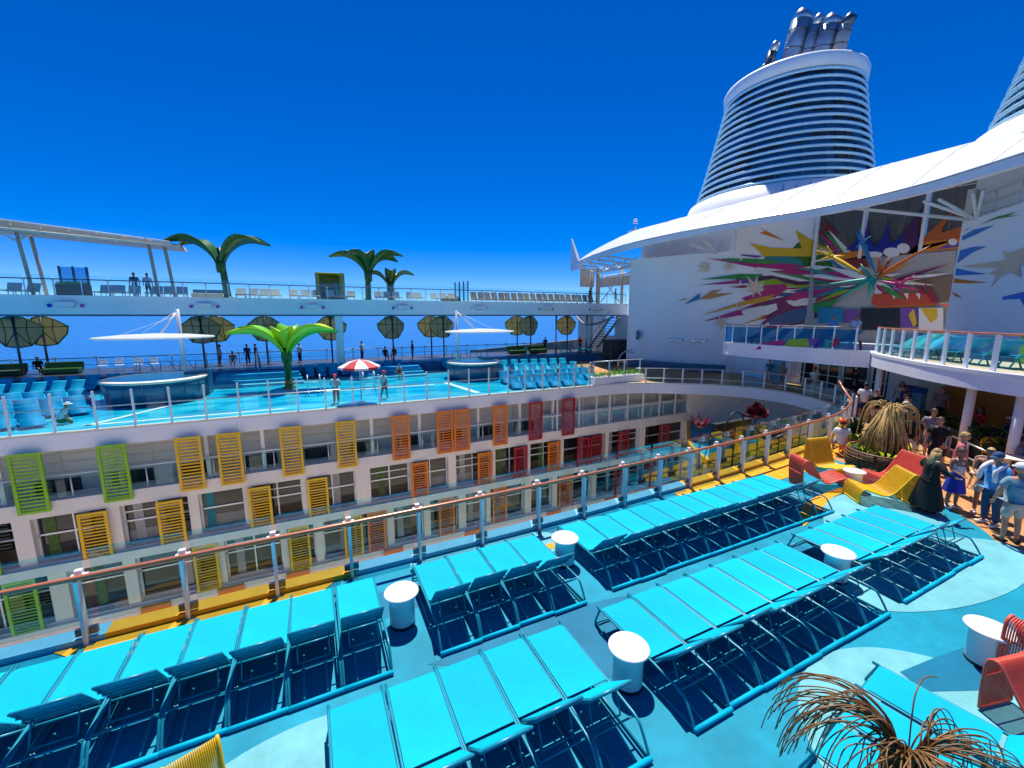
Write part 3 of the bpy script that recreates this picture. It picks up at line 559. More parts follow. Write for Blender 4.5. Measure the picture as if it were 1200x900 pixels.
 ('C', 'white', [(37.5, 13.8, 5.5), (37.5, 12.57, 5.5), (37.5, 12.39, 4.05), (37.5, 13.62, 4.01)]),
 ('C', 'yellow', [(37.5, 13.71, 5.48), (37.5, 12.85, 5.46), (37.5, 12.77, 4.82), (37.5, 13.07, 4.48)]),
 ('C', 'crimson', [(37.5, 17.39, 7.4), (37.5, 18.13, 7.08), (37.5, 19.4, 6.11), (37.5, 17.92, 6.7), (37.5, 17.27, 7.18)]),
 ('C', 'limegreen', [(37.5, 17.56, 7.36), (37.5, 18.6, 6.98), (37.5, 20.51, 5.92), (37.5, 20.51, 5.91), (37.5, 18.44, 6.65), (37.5, 17.47, 7.17)]),
 ('C', 'plum', [(37.5, 17.31, 7.55), (37.5, 17.93, 7.44), (37.5, 18.99, 6.83), (37.5, 17.76, 7.01), (37.5, 17.21, 7.3)]),
 ('B', 'teal', [(37.98, 20.83, 6.51), (37.18, 21.37, 6.11), (37.99, 20.82, 6.39)]),
 ('C', 'teal', [(37.5, 17.64, 7.43), (37.5, 18.95, 7.09), (37.5, 20.57, 6.49), (37.5, 20.55, 6.37), (37.5, 18.83, 6.8), (37.5, 17.58, 7.25)]),
 ('C', 'white', [(37.5, 17.68, 7.5), (37.5, 18.07, 7.48), (37.5, 18.71, 7.15), (37.5, 17.96, 7.14), (37.5, 17.62, 7.3)]),
 ('C', 'green', [(37.5, 17.12, 7.66), (37.5, 17.98, 7.62), (37.5, 19.61, 7.21), (37.5, 17.88, 7.25), (37.5, 17.06, 7.44)]),
 ('C', 'magenta', [(37.5, 17.19, 7.68), (37.5, 18.42, 7.67), (37.5, 20.66, 7.32), (37.5, 20.65, 7.29), (37.5, 18.33, 7.28), (37.5, 17.14, 7.45)]),
 ('C', 'skyblue', [(37.5, 17.85, 7.72), (37.5, 18.65, 7.81), (37.5, 20.2, 7.75), (37.5, 18.61, 7.54), (37.5, 17.82, 7.56)]),
 ('B', 'crimson', [(37.84, 20.92, 8.01), (37.47, 21.17, 7.97), (37.85, 20.91, 7.91)]),
 ('C', 'crimson', [(37.5, 17.86, 7.83), (37.5, 18.97, 8.03), (37.5, 20.73, 7.98), (37.5, 20.72, 7.88), (37.5, 18.92, 7.53), (37.5, 17.83, 7.54)]),
 ('B', 'white', [(37.82, 20.94, 8.31), (36.91, 21.55, 8.31), (37.83, 20.92, 8.12)]),
 ('C', 'white', [(37.5, 17.87, 7.88), (37.5, 19.19, 8.18), (37.5, 20.76, 8.28), (37.5, 20.74, 8.09), (37.5, 19.17, 7.72), (37.5, 17.85, 7.62)]),
 ('B', 'teal2', [(37.78, 20.96, 8.72), (36.35, 21.92, 8.91), (37.8, 20.95, 8.5)]),
 ('C', 'teal2', [(37.5, 17.41, 7.87), (37.5, 19.08, 8.37), (37.5, 20.81, 8.7), (37.5, 20.78, 8.47), (37.5, 19.09, 7.95), (37.5, 17.42, 7.62)]),
 ('C', 'magenta', [(37.5, 17.74, 7.96), (37.5, 18.64, 8.28), (37.5, 20.42, 8.55), (37.5, 18.65, 7.88), (37.5, 17.75, 7.73)]),
 ('C', 'green', [(37.5, 17.18, 7.81), (37.5, 17.83, 8.09), (37.5, 19.12, 8.38), (37.5, 17.86, 7.81), (37.5, 17.2, 7.65)]),
 ('C', 'white', [(37.5, 17.01, 7.82), (37.5, 17.98, 8.31), (37.5, 20.0, 8.91), (37.5, 18.05, 7.88), (37.5, 17.05, 7.56)]),
 ('C', 'purple', [(37.5, 16.38, 7.94), (37.5, 16.05, 8.23), (37.5, 15.6, 8.93), (37.5, 16.22, 8.44), (37.5, 16.48, 8.07)]),
 ('C', 'blue', [(37.5, 16.13, 8.02), (37.5, 15.98, 8.08), (37.5, 15.83, 8.37), (37.5, 16.13, 8.3), (37.5, 16.22, 8.16)]),
 ('C', 'gold', [(37.5, 16.22, 7.76), (37.5, 15.56, 7.99), (37.5, 14.49, 8.58), (37.5, 15.66, 8.22), (37.5, 16.28, 7.9)]),
 ('C', 'white', [(37.5, 16.45, 7.55), (37.5, 15.87, 7.58), (37.5, 14.93, 7.89), (37.5, 15.96, 7.88), (37.5, 16.5, 7.73)]),
 ('C', 'crimson', [(37.5, 16.06, 7.52), (37.5, 15.83, 7.46), (37.5, 15.49, 7.66), (37.5, 15.91, 7.81), (37.5, 16.1, 7.73)]),
 ('C', 'limegreen', [(37.5, 16.42, 7.5), (37.5, 15.79, 7.43), (37.5, 14.72, 7.51), (37.5, 15.83, 7.68), (37.5, 16.44, 7.65)]),
 ('C', 'plum', [(37.5, 15.9, 7.31), (37.5, 15.46, 7.16), (37.5, 14.68, 7.12), (37.5, 15.47, 7.43), (37.5, 15.9, 7.47)]),
 ('C', 'teal', [(37.5, 16.55, 7.41), (37.5, 15.75, 7.08), (37.5, 14.35, 6.75), (37.5, 15.73, 7.37), (37.5, 16.53, 7.59)]),
 ('C', 'white', [(37.5, 16.37, 7.25), (37.5, 16.0, 6.98), (37.5, 15.27, 6.75), (37.5, 15.92, 7.29), (37.5, 16.33, 7.44)]),
 ('C', 'green', [(37.5, 16.1, 6.99), (37.5, 15.54, 6.52), (37.5, 14.44, 5.96), (37.5, 15.42, 6.85), (37.5, 16.03, 7.19)]),
 ('C', 'magenta', [(37.5, 16.35, 7.06), (37.5, 16.16, 6.8), (37.5, 15.69, 6.54), (37.5, 16.02, 7.04), (37.5, 16.26, 7.2)]),
 ('C', 'gold', [(37.5, 15.51, 7.3), (37.5, 14.6, 7.1), (37.5, 13.04, 6.98), (37.5, 14.61, 7.36), (37.5, 15.52, 7.45)]),
 ('C', 'white', [(37.5, 15.49, 7.28), (37.5, 14.31, 7.34), (37.5, 12.39, 7.68), (37.5, 14.38, 7.64), (37.5, 15.53, 7.47)]),
 ('C', 'darkred', [(37.5, 15.49, 7.32), (37.5, 14.33, 7.64), (37.5, 12.43, 8.32), (37.5, 14.39, 7.82), (37.5, 15.53, 7.43)]),
 ('C', 'plum', [(37.5, 15.5, 7.34), (37.5, 14.41, 7.62), (37.5, 12.61, 8.18), (37.5, 14.45, 7.73), (37.5, 15.52, 7.41)]),
 ('C', 'white', [(37.5, 15.51, 7.31), (37.5, 14.63, 7.11), (37.5, 13.11, 6.93), (37.5, 14.64, 7.32), (37.5, 15.51, 7.44)]),
 ('C', 'crimson', [(37.5, 15.5, 7.33), (37.5, 14.71, 7.34), (37.5, 13.37, 7.5), (37.5, 14.75, 7.5), (37.5, 15.52, 7.43)]),
 ('C', 'crimson', [(37.5, 13.15, 5.82), (37.5, 13.74, 7.3), (37.5, 12.82, 5.87)]),
 ('C', 'crimson', [(37.5, 13.82, 6.41), (37.5, 14.14, 7.16), (37.5, 13.48, 6.45)]),
 ('D', 'blue3', [(31.46, 10.32, 9.13), (30.75, 9.69, 9.3), (29.57, 8.63, 9.22), (30.43, 9.4, 9.03), (31.41, 10.28, 8.89)]),
 ('D', 'blue3', [(31.44, 10.3, 9.38), (30.87, 9.79, 9.52), (31.18, 10.08, 9.38)]),
 ('D', 'blue3', [(31.41, 10.28, 8.41), (30.64, 9.59, 8.43), (29.77, 8.81, 8.3), (30.52, 9.48, 8.17), (31.5, 10.36, 7.74)]),
 ('D', 'blue3', [(31.48, 10.35, 7.5), (30.44, 9.41, 7.19), (29.49, 8.56, 6.96), (30.41, 9.38, 7.02), (31.45, 10.32, 7.11)]),
 ('D', 'orange', [(31.48, 10.35, 6.96), (30.49, 9.45, 6.75), (29.29, 8.37, 6.54), (30.46, 9.43, 6.61), (31.47, 10.33, 6.72)]),
 ('D', 'orange', [(31.57, 10.43, 6.29), (31.07, 9.97, 6.1), (30.69, 9.63, 5.85), (31.2, 10.09, 6.02)]),
 ('D', 'green', [(30.42, 9.39, 9.46), (29.55, 8.61, 9.59), (28.5, 7.67, 9.52), (28.97, 8.09, 9.46), (28.31, 7.5, 9.31), (29.53, 8.6, 9.48)]),
 ('D', 'sand', [(31.31, 10.19, 7.55), (28.68, 7.83, 7.49), (28.87, 8.01, 7.93), (28.49, 7.66, 7.76), (27.93, 7.16, 7.89), (27.67, 6.92, 7.28), (27.96, 7.18, 7.04), (27.77, 7.01, 6.58), (28.29, 7.48, 6.89), (28.8, 7.94, 6.75), (29.19, 8.29, 6.25), (28.99, 8.11, 6.83), (29.43, 8.51, 6.97), (28.88, 8.01, 7.14)]),
 ('F', 'magenta', [(24.0, 15.73, 3.37), (24.0, 14.33, 3.68), (24.0, 14.74, 3.08), (24.0, 16.06, 2.99)]),
 ('F', 'limegreen', [(24.0, 14.19, 3.69), (24.0, 13.1, 3.79), (24.0, 13.31, 3.32), (24.0, 14.46, 3.15)]),
 ('F', 'violet', [(24.0, 13.23, 3.78), (24.0, 12.6, 3.77), (24.0, 13.05, 3.29)]),
 ('F', 'blue2', [(24.0, 12.68, 3.72), (24.0, 12.36, 3.78), (24.0, 12.71, 3.27), (24.0, 12.96, 3.26)]),
 ('F', 'teal2', [(24.0, 12.36, 3.78), (24.0, 12.16, 3.79), (24.0, 12.15, 3.35), (24.0, 12.35, 3.34)]),
 ('F', 'crimson', [(24.0, 11.97, 3.84), (24.0, 11.7, 3.77), (24.0, 11.85, 3.42), (24.0, 12.01, 3.45)]),
 ('F', 'plum', [(24.0, 10.9, 3.77), (24.0, 10.76, 3.78), (24.0, 10.71, 3.33), (24.0, 10.81, 3.32)]),
 ('F', 'limegreen', [(24.0, 13.71, 3.39), (24.0, 13.17, 3.7), (24.0, 13.06, 3.38)]),
]
STARS = [('yellow', 'yellow3', (35.9, 18.76, 9.38), [(35.5, 19.73, 9.95), (35.82, 19.16, 10.23), (36.14, 19.82, 9.24), (35.66, 16.36, 7.79), (35.98, 17.95, 9.34)]), ('teal', 'teal2', (35.6, 15.95, 7.5), [(35.2, 19.04, 7.24), (35.52, 15.52, 7.88), (35.84, 16.81, 7.0), (35.36, 17.95, 6.06), (35.68, 16.77, 8.65), (35.2, 15.47, 6.61), (35.52, 15.03, 7.33), (35.84, 16.13, 6.01)]), ('magenta', 'magenta', (35.2, 14.22, 6.99), [(34.8, 14.48, 7.54), (35.12, 13.41, 7.57), (35.44, 13.28, 6.59), (34.96, 14.49, 6.56), (35.28, 15.35, 7.35), (34.8, 13.95, 6.42)]), ('blue', 'skyblue2', (35.9, 16.94, 10.15), [(35.5, 17.2, 10.82), (35.82, 16.41, 10.49), (36.14, 15.98, 7.89), (35.66, 17.18, 9.73), (35.98, 16.52, 9.74), (35.5, 17.05, 11.12)]), ('orange', 'rust', (35.7, 15.57, 7.67), [(35.3, 12.93, 9.34), (35.62, 15.7, 9.04), (35.94, 15.23, 8.94), (35.46, 15.61, 7.26)]), ('coral', 'redorange', (34.0, 11.14, 5.53), [(33.6, 11.55, 5.68), (33.92, 10.45, 5.03), (34.24, 11.01, 4.98), (33.76, 11.1, 5.82), (34.08, 10.98, 5.72)])]
# ================================================================ SETTING
# sea: one sheet to the horizon
def sea_mat():
    m = bpy.data.materials.new('sea'); m.use_nodes = True
    t = m.node_tree; b = t.nodes['Principled BSDF']
    b.inputs['Base Color'].default_value = (0.0, 0.095, 0.40, 1)
    b.inputs['Roughness'].default_value = 0.22
    b.inputs['Specular IOR Level'].default_value = 0.14
    tc = t.nodes.new('ShaderNodeTexCoord')
    mp = t.nodes.new('ShaderNodeMapping'); mp.inputs['Rotation'].default_value = (0, 0, R(-25)); mp.inputs['Scale'].default_value = (0.02, 0.10, 1)
    n = t.nodes.new('ShaderNodeTexNoise'); n.inputs['Scale'].default_value = 1.0; n.inputs['Detail'].default_value = 9; n.inputs['Roughness'].default_value = 0.68
    t.links.new(tc.outputs['Object'], mp.inputs['Vector']); t.links.new(mp.outputs[0], n.inputs['Vector'])
    bp = t.nodes.new('ShaderNodeBump'); bp.inputs['Strength'].default_value = 0.5; bp.inputs['Distance'].default_value = 1.2
    t.links.new(n.outputs['Fac'], bp.inputs['Height']); t.links.new(bp.outputs[0], b.inputs['Normal'])
    mr = t.nodes.new('ShaderNodeMapRange'); mr.inputs['From Min'].default_value = 0.35; mr.inputs['From Max'].default_value = 0.65
    t.links.new(n.outputs['Fac'], mr.inputs['Value'])
    mx = t.nodes.new('ShaderNodeMix'); mx.data_type = 'RGBA'
    mx.inputs['A'].default_value = (0.0, 0.07, 0.30, 1); mx.inputs['B'].default_value = (0.0, 0.16, 0.50, 1)
    t.links.new(mr.outputs[0], mx.inputs['Factor']); t.links.new(mx.outputs['Result'], b.inputs['Base Color'])
    M['sea'] = m
sea_mat()
b = MB()
rs = [0, 60, 150, 400, 1000, 3000, 9000, 25000, 60000]
for i in range(len(rs) - 1):
    n = 48
    vs = []
    for r in (rs[i], rs[i + 1]):
        vs += [(r * math.cos(2 * PI * j / n), r * math.sin(2 * PI * j / n), -34) for j in range(n)]
    if i == 0: b.add(vs[n:], [tuple(range(n))])
    else: b.add(vs, [(j, (j + 1) % n, n + (j + 1) % n, n + j) for j in range(n)])
tag(b.build('sea', 'sea'), kind='structure')

# path of the open well's edge on the pool deck: near side -> round end -> far side
near = [(-14, 7.97), (-8, 7.97), (-2, 7.97), (4, 7.97), (8, 8.1), (12, 8.28), (15, 8.5), (18.5, 8.9), (21.2, 9.7), (23.2, 10.6), (25.3, 12.0), (26.8, 13.8), (27.6, 16.0), (27.2, 18.4), (25.8, 20.3), (23.9, 21.8), (21.8, 23.1), (19.5, 23.65), (15, 23.7), (0, 23.7), (-26, 23.7)]
EDGE = [(p.x, p.y) for p in smooth_path([(x, y, 0) for x, y in near], 5)]
def outer(p):
    x, y = p
    if x <= 21 and y < 16: return (x, -12)
    if x <= 21: return (x, 37.8)
    if y < 14: return (46, -12 + (y - 9.7) * 6)
    if y < 19: return (46, 14 + (y - 14) * 3)
    return (46 - (27.2 - x) * 3.9, 37.8)
def floor_strip(name, sel, m, z=0.0):
    b = MB()
    for i in range(len(EDGE) - 1):
        p, q = EDGE[i], EDGE[i + 1]
        if not sel((p[0] + q[0]) / 2, (p[1] + q[1]) / 2): continue
        a, c = outer(p), outer(q)
        b.add([(*p, z), (*q, z), (*c, z), (*a, z)], [(0, 1, 2, 3)])
    return tag(b.build(name, m), kind='structure')
floor_strip('deck_floor', lambda x, y: y < 9.6, 'deck_blue')
floor_strip('plaza_floor', lambda x, y: y >= 9.6 and x > 21.5, 'deck_tan')
floor_strip('pool_floor', lambda x, y: y >= 16 and x <= 21.5, 'pool_floor')

def sheet(name, pts, m, z):
    b = MB(); b.poly([(x, y, z) for x, y in pts]); return tag(b.build(name, m), kind='structure')
def ellipse(cx, cy, rx, ry, n=48, rot=0):
    return [(cx + rx * math.cos(2 * PI * i / n) * math.cos(rot) - ry * math.sin(2 * PI * i / n) * math.sin(rot), cy + rx * math.cos(2 * PI * i / n) * math.sin(rot) + ry * math.sin(2 * PI * i / n) * math.cos(rot)) for i in range(n)]
def curve2(pts, n=8): return [(p.x, p.y) for p in smooth_path([(x, y, 0) for x, y in pts], n)]
# painted shapes and deeper blue railing strips on the near deck
sheet('deck_shape', curve2([(12.2, -3), (12.3, 1), (12.9, 2.5), (14.0, 3.4), (14.9, 4.3), (15.9, 5.2), (16.4, 6.2), (16.2, 7.3), (16.6, 8.3)]) + [(19, 8.85), (21.5, 9.75), (23.5, 10.7), (46, -3), (46, -12), (12.2, -12)], 'deck_tan', 0.006)
sheet('deck_shape', ellipse(-0.35, 3.85, 1.75, 1.25), 'deck_aqua', 0.008)
sheet('deck_shape', ellipse(6.45, 1.15, 1.85, 1.75), 'deck_aqua', 0.008)
sheet('deck_shape', ellipse(10.9, 3.15, 2.7, 0.88, rot=-0.12), 'deck_aqua', 0.008)
sheet('deck_shape', curve2([(10.6, 5.0), (12.5, 5.9), (14.4, 5.6), (14.6, 4.6), (13.6, 3.8), (12.7, 4.3), (11.6, 4.5)]) , 'deck_aqua', 0.012)
sheet('deck_shape', curve2([(6.2, 7.9), (7.4, 7.2), (5.4, 7.0), (2.0, 7.2), (1.5, 7.9)]), 'deck_aqua', 0.006)
sheet('deck_shape', curve2([(-14, 7.6), (-6, 7.55), (-2, 7.4), (2, 7.1), (1.6, 6.6), (-2, 6.5), (-14, 6.4)]), 'deck_deep', 0.004)  # deeper blue strip along the left part of the railing
sheet('deck_shape', curve2([(1.2, 5.3), (4, 5.35), (6.5, 4.9), (9, 5.1), (9.2, 4.4), (6.5, 4.2), (4.2, 3.7), (2.7, 4.5)]), 'deck_deep', 0.004)
sheet('deck_shape', curve2([(7.2, 2.25), (9, 1.95), (10.5, 1.2), (9.4, 1.0), (8, 1.55), (7.1, 1.95)]), 'deck_deep', 0.012)
sheet('deck_shape', curve2([(4.5, 7.95), (8, 7.6), (11, 7.75), (11, 7.2), (8, 7.1), (5, 7.4)]), 'deck_deep', 0.010)  # deeper blue strip beside the railing further right
# yellow bands by the railing
sheet('deck_shape', curve2([(-3.8, 7.95), (-3.2, 7.5), (-2.3, 7.18), (-1.2, 7.22), (-0.4, 7.5), (0.1, 7.95)]), 'deck_yellow', 0.014)
sheet('deck_shape', curve2([(9.0, 7.55), (10.6, 7.45), (12.8, 7.35), (15, 7.5), (17.5, 8.0), (20, 8.95)]) + [(20.5, 9.4), (18.5, 8.84), (15, 8.44), (12, 8.22), (10, 8.14), (9.0, 8.05)], 'deck_yellow', 0.014)
sheet('deck_shape', curve2([(0.9, 6.9), (1.8, 7.2), (3.3, 7.35), (5.2, 7.25), (5.2, 7.1), (3.3, 7.15), (1.6, 6.95)]), 'deck_yellow', 0.014)
sheet('deck_shape', curve2([(10.3, 5.3), (11.4, 5.95), (12.9, 6.2), (14.6, 6.1), (14.6, 5.9), (12.9, 5.95), (11.6, 5.6)]), 'deck_yellow', 0.016)

# ---------------------------------------------------------------- slab edge round the well (white)
slab = thing('deck_slab', 'white curved deck edge running round the far side of the open well', 'deck edge', (0, 0, 0))
far_edge = EDGE[[i for i, p in enumerate(EDGE) if p[0] > 23][0]:]
b = MB(); b.wall(far_edge, -0.68, 0.012, -0.35); b.build('fascia', 'beam_white', slab)
b = MB(); b.wall(far_edge, 0.012, 0.10, -0.28); b.build('kerb', 'cream', slab)
b = MB()
for i in range(len(far_edge) - 1):
    p, q = far_edge[i], far_edge[i + 1]
    a, c = outer(p), outer(q)
    b.add([(p[0], p[1], -0.66), (q[0], q[1], -0.66), (c[0], c[1], -0.66), (a[0], a[1], -0.66)], [(0, 1, 2, 3)])
b.build('soffit', 'beige_lt', slab)
b = MB(); b.wall([(0, 23.68), (11.5, 23.68)], -0.61, -0.03, 0.02)
near_edge = EDGE[:[i for i, p in enumerate(EDGE) if p[0] > 23][0] + 1]
n_slab = thing('deck_kerb', 'low pale blue and yellow kerb under the near glass railing', 'kerb', (0, 0, 0))
half = [i for i, p in enumerate(near_edge) if p[0] > 9.4][0]
q0 = [i for i, p in enumerate(near_edge) if p[0] > -3.8][0]; q1 = [i for i, p in enumerate(near_edge) if p[0] > -0.3][0]
for i0, i1, m in ((0, q0, 'curb_blue'), (q0, q1, 'deck_yellow'), (q1, half, 'curb_blue'), (half, len(near_edge) - 1, 'deck_yellow')):
    b = MB(); b.wall(near_edge[i0:i1 + 1], -0.7, 0.10, 0.30); b.build('kerb_section', m, n_slab)

# ---------------------------------------------------------------- cabin block across the well
fac = thing('cabin_block', 'beige cabin block with coloured shutters facing the open well', 'cabin block', (0, 23.7, 0))
X0, X1 = -20, 27.6
def fbox(name, x0, x1, y0, y1, z0, z1, m, par=fac):
    b = MB(); b.box(x0, x1, y0, y1, z0, z1); return b.build(name, m, par)
fbox('slab', X0, X1, -0.12, 2.6, -3.50, -2.82, 'beige_lt')
fbox('slab', X0, X1, -0.10, 2.6, -6.08, -5.56, 'beige_lt')
fbox('slab', X0, X1, -0.10, 2.6, -9.10, -8.40, 'beige_lt')
fbox('slab', X0, X1, -0.10, 2.6, -11.6, -10.9, 'beige_lt')
# recessed back wall of the open promenade, with panel lines
b = MB(); b.box(X0, X1, 1.0, 1.2, -2.82, -0.66)
for z in (-1.12, -1.5, -1.95): b.box(X0, X1, 0.96, 1.0, z, z + 0.05)
for i in range(30):
    x = X0 + 1.6 * i
    b.box(x, x + 0.05, 0.955, 1.0, -2.8, -0.68)
b.build('back_wall', 'beige', fac)
for i in range(18):
    b = MB(); b.box(X0 + 0.9 + 2.6 * i, X0 + 2.4 + 2.6 * i, 0.92, 0.985, -2.8, -2.2); b.build('low_opening', 'dark', fac)
for x in [-12.0, -8.2, -4.95, -2.6, 2.7, 5.4, 9.1, 12.05, 14.6]:
    fbox('post', x, x + 0.16, 0.15, 0.35, -2.82, -0.68, 'beige_lt')
rl = MB()
rl.tube([(X0, 0.05, -1.78), (X1, 0.05, -1.78)], 0.035)
for i in range(38): rl.tube([(X0 + 1.28 * i, 0.05, -2.82), (X0 + 1.28 * i, 0.05, -1.78)], 0.025, 6)
rl.build('railing', 'alu', fac)
b = MB(); b.box(X0, X1, 0.06, 0.075, -2.8, -1.82); b.build('railing_glass', 'glass_clear', fac)
# glazed frame at the right end of the promenade
gf = MB()
for x in [13.2, 14.9, 16.7, 18.2, 19.4, 21.1, 22.6, 24.3, 26.0, 27.4]: gf.box(x, x + 0.09, -0.02, 0.1, -2.82, -0.68)
for x in [17.5, 20.4, 23.4, 25.2]: gf.box(x, x + 0.05, 0.7, 0.78, -2.82, -0.68)
gf.box(13.2, X1, -0.025, 0.105, -1.82, -1.74)
gf.build('glazing_frame', 'beige_lt', fac)
b = MB(); b.box(14, X1, 0.65, 0.68, -2.8, -1.8); b.build('glazing_panel', 'wall_white', fac)
fbox('end_wall', 27.62, 27.95, -0.3, 2.6, -12, -0.67, 'beige_lt')
# window rows
P1 = [(-15.2, -14.5), (-11.75, -11.2), (-8.75, -8.3), (-5.8, -5.4), (-3.55, -3.25), (-0.92, -0.64), (1.75, 2.5), (4.75, 4.95), (7.1, 7.6), (9.95, 10.25), (12.58, 12.82), (15.2, 15.46), (19.1, 19.4), (22.4, 22.95), (27.2, 27.6)]
P2 = [(-15.0, -14.4), (-11.0, -10.4), (-8.5, -8.05), (-5.0, -4.6), (-2.1, -1.8), (-0.5, -0.1), (3.3, 3.7), (5.5, 5.9), (7.7, 8.2), (9.6, 9.9), (12.4, 12.9), (14.6, 15.0), (18.0, 18.4), (21.0, 21.4), (24.0, 24.4), (27.2, 27.6)]
for PP, zt, zb in ((P1, -3.50, -5.56), (P2, -6.08, -8.40), (P2, -9.10, -10.9)):
    for i, (a, c) in enumerate(PP):
        fbox('pillar', a, c, -0.06, 0.9, zb, zt, 'beige_lt')
    for i in range(len(PP) - 1):
        a, c = PP[i][1], PP[i + 1][0]
        wd = MB(); wd.box(a, c, 0.34, 0.38, zb, zt)
        w_ = wd.build('window', 'win_dark', fac)
        fr = MB(); z = zt - 0.95
        fr.box(a, c, 0.26, 0.335, z, z + 0.07)
        if (i + int(zt)) % 2: fr.box(a, c, 0.28, 0.335, zt - 0.5, zt - 0.45)
        fr.box(a, a + 0.07, 0.26, 0.335, zb, zt); fr.box(c - 0.07, c, 0.26, 0.335, zb, zt)
        if c - a > 2: fr.box((a + c) / 2 - 0.03, (a + c) / 2 + 0.03, 0.27, 0.335, zb, zt)
        fr.box(a, c, 0.25, 0.335, zb, zb + 0.09)
        fr.build('frame', 'alu', w_)
        # curtain or furniture seen behind the pane
        if zt > -9:
            rnd = random.Random(i * 7 + int(zt * 10))
            xa = a + (c - a) * rnd.uniform(0.05, 0.6)
            cu = MB(); cu.box(xa, xa + 0.35, 0.315, 0.337, zb + 0.15, zt - 0.1)
            cu.build('curtain', rnd.choice(['grey', 'plant', 'wicker', 'grey', 'c_teal']), w_)
            so = MB(); so.box(a + 0.1, c - 0.1, 0.318, 0.336, zb + 0.12, zb + 0.55 + rnd.random() * 0.2)
            so.build('sofa', rnd.choice(['wicker_dark', 'steel_dark', 'interior']), w_)
# ledge lights / sill line
for z in (-5.62, -8.46):
    b = MB(); b.box(X0, X1, -0.32, -0.1, z - 0.42, z - 0.02); b.build('ledge', 'beige_lt', fac)
# shutters
sh_proto = {}
def shutter(x, zt, h, wdt, colr, label):
    key = (colr, h)
    if key not in sh_proto:
        b = MB(); t = 0.11
        b.box(-wdt / 2, -wdt / 2 + t, -0.04, 0.04, -h, 0); b.box(wdt / 2 - t, wdt / 2, -0.04, 0.04, -h, 0)
        b.box(-wdt / 2 + t, wdt / 2 - t, -0.04, 0.04, -t, 0); b.box(-wdt / 2 + t, wdt / 2 - t, -0.04, 0.04, -h, -h + t)
        n = 15
        for i in range(n):
            z = -t - (h - 2 * t) * (i + 0.5) / n
            b.bbox(0, 0, z, wdt - 2 * t, 0.012, 0.105, rx=R(38))
        o = b.build('shutter', colr, fac); sh_proto[key] = o
    else:
        o = sh_proto[key].copy(); col.objects.link(o)
    o.location = (x, -0.24, zt); o['label'] = label
    return o
SH = {'g': ('sh_green', 'lime green'), 'y': ('sh_yellow', 'yellow'), 'o': ('sh_orange', 'orange'), 'r': ('sh_red', 'dark red')}
for row, zt, h, lst in (('upper', -0.60, 2.6, [(-13.3, 'g'), (-10.9, 'g'), (-8.18, 'g'), (-5.47, 'y'), (-3.88, 'y'), (-1.23, 'y'), (1.4, 'y'), (4.3, 'o'), (6.9, 'o'), (7.97, 'o'), (10.53, 'o'), (13.1, 'r'), (15.68, 'r')]),
                        ('middle', -3.55, 2.45, [(-12.7, 'g'), (-9.17, 'y'), (-6.46, 'y'), (-2.84, 'y'), (-0.18, 'y'), (5.3, 'o'), (9.46, 'o'), (12.0, 'r'), (14.58, 'o'), (17.0, 'r'), (18.14, 'r'), (20.65, 'r'), (24.75, 'r')]),
                        ('lower', -6.08, 2.45, [(-11.8, 'g'), (-5.35, 'y'), (-1.25, 'y'), (1.45, 'y'), (2.71, 'o'), (6.88, 'o'), (10.47, 'o'), (15.53, 'o'), (20.5, 'r'), (23.5, 'r')])):
    for x, c in lst:
        shutter(x, zt, h, 1.0, SH[c][0], '%s slatted shutter in the %s row' % (SH[c][1], row))
for x in (-8, -5, -2, 3, 8, 14, 19):
    b = MB(); b.box(x, x + 1.1, -0.44, -0.34, -8.9, -8.5); b.build('planter_box', 'sh_orange', fac)

# bulkhead closing the well, terrace and floor of the well
bh = thing('bulkhead', 'cream curved bulkhead below the deck edge at the end of the well', 'bulkhead', (0, 0, 0))
bpath = curve2([(27.6, 23.9), (29.3, 21), (30.2, 17.5), (30.0, 14), (28.5, 11.2), (26.0, 9.2), (22, 7.6)], 6)
b = MB(); b.wall(bpath, -12, -0.66, -0.3); b.build('wall', 'cream', bh)
b = MB(); b.bbox(29.2, 20.6, -1.25, 0.08, 2.6, 0.6, rz=R(15)); b.build('vent_panel', 'beige', bh)
sheet('well_floor', [(-30, 7.6), (34, 7.6), (34, 26), (-30, 26)], 'boardwalk', -11.9)
own = thing('cabin_wall', 'pale cabin wall below the near glass railing', 'cabin wall', (0, 7.9, 0))
b = MB(); b.box(-30, 22, -0.2, 0.0, -11.9, -0.72); b.build('wall', 'beige_lt', own)
b = MB()
for z in (-3.4, -6.0, -8.9): b.box(-30, 22, 0.0, 0.25, z, z + 0.5)
b.build('ledge', 'white', own)
for i in range(16):
    for z in (-2.6, -5.4, -8.2):
        b = MB(); b.box(-29 + 3.1 * i, -27 + 3.1 * i, 0.0, 0.02, z, z + 1.6); b.build('window', 'win_dark', own)
ter = thing('terrace_floor', 'turquoise terrace with yellow rim on the deck below', 'terrace', (0, 0, 0))
tp = curve2([(21.0, 8.5), (20.0, 11), (20.2, 14.5), (22.0, 18.5), (25, 21.5), (27.6, 23.8)], 6)
b = MB()
for i in range(len(tp) - 1):
    p, q = tp[i], tp[i + 1]
    b.add([(*p, -3.5), (*q, -3.5), (32, q[1], -3.5), (32, p[1], -3.5)], [(0, 1, 2, 3)])
b.build('floor', 'deck_blue', ter)
b = MB(); b.wall(tp, -3.9, -3.48, -0.22); b.build('rim', 'deck_yellow', ter)
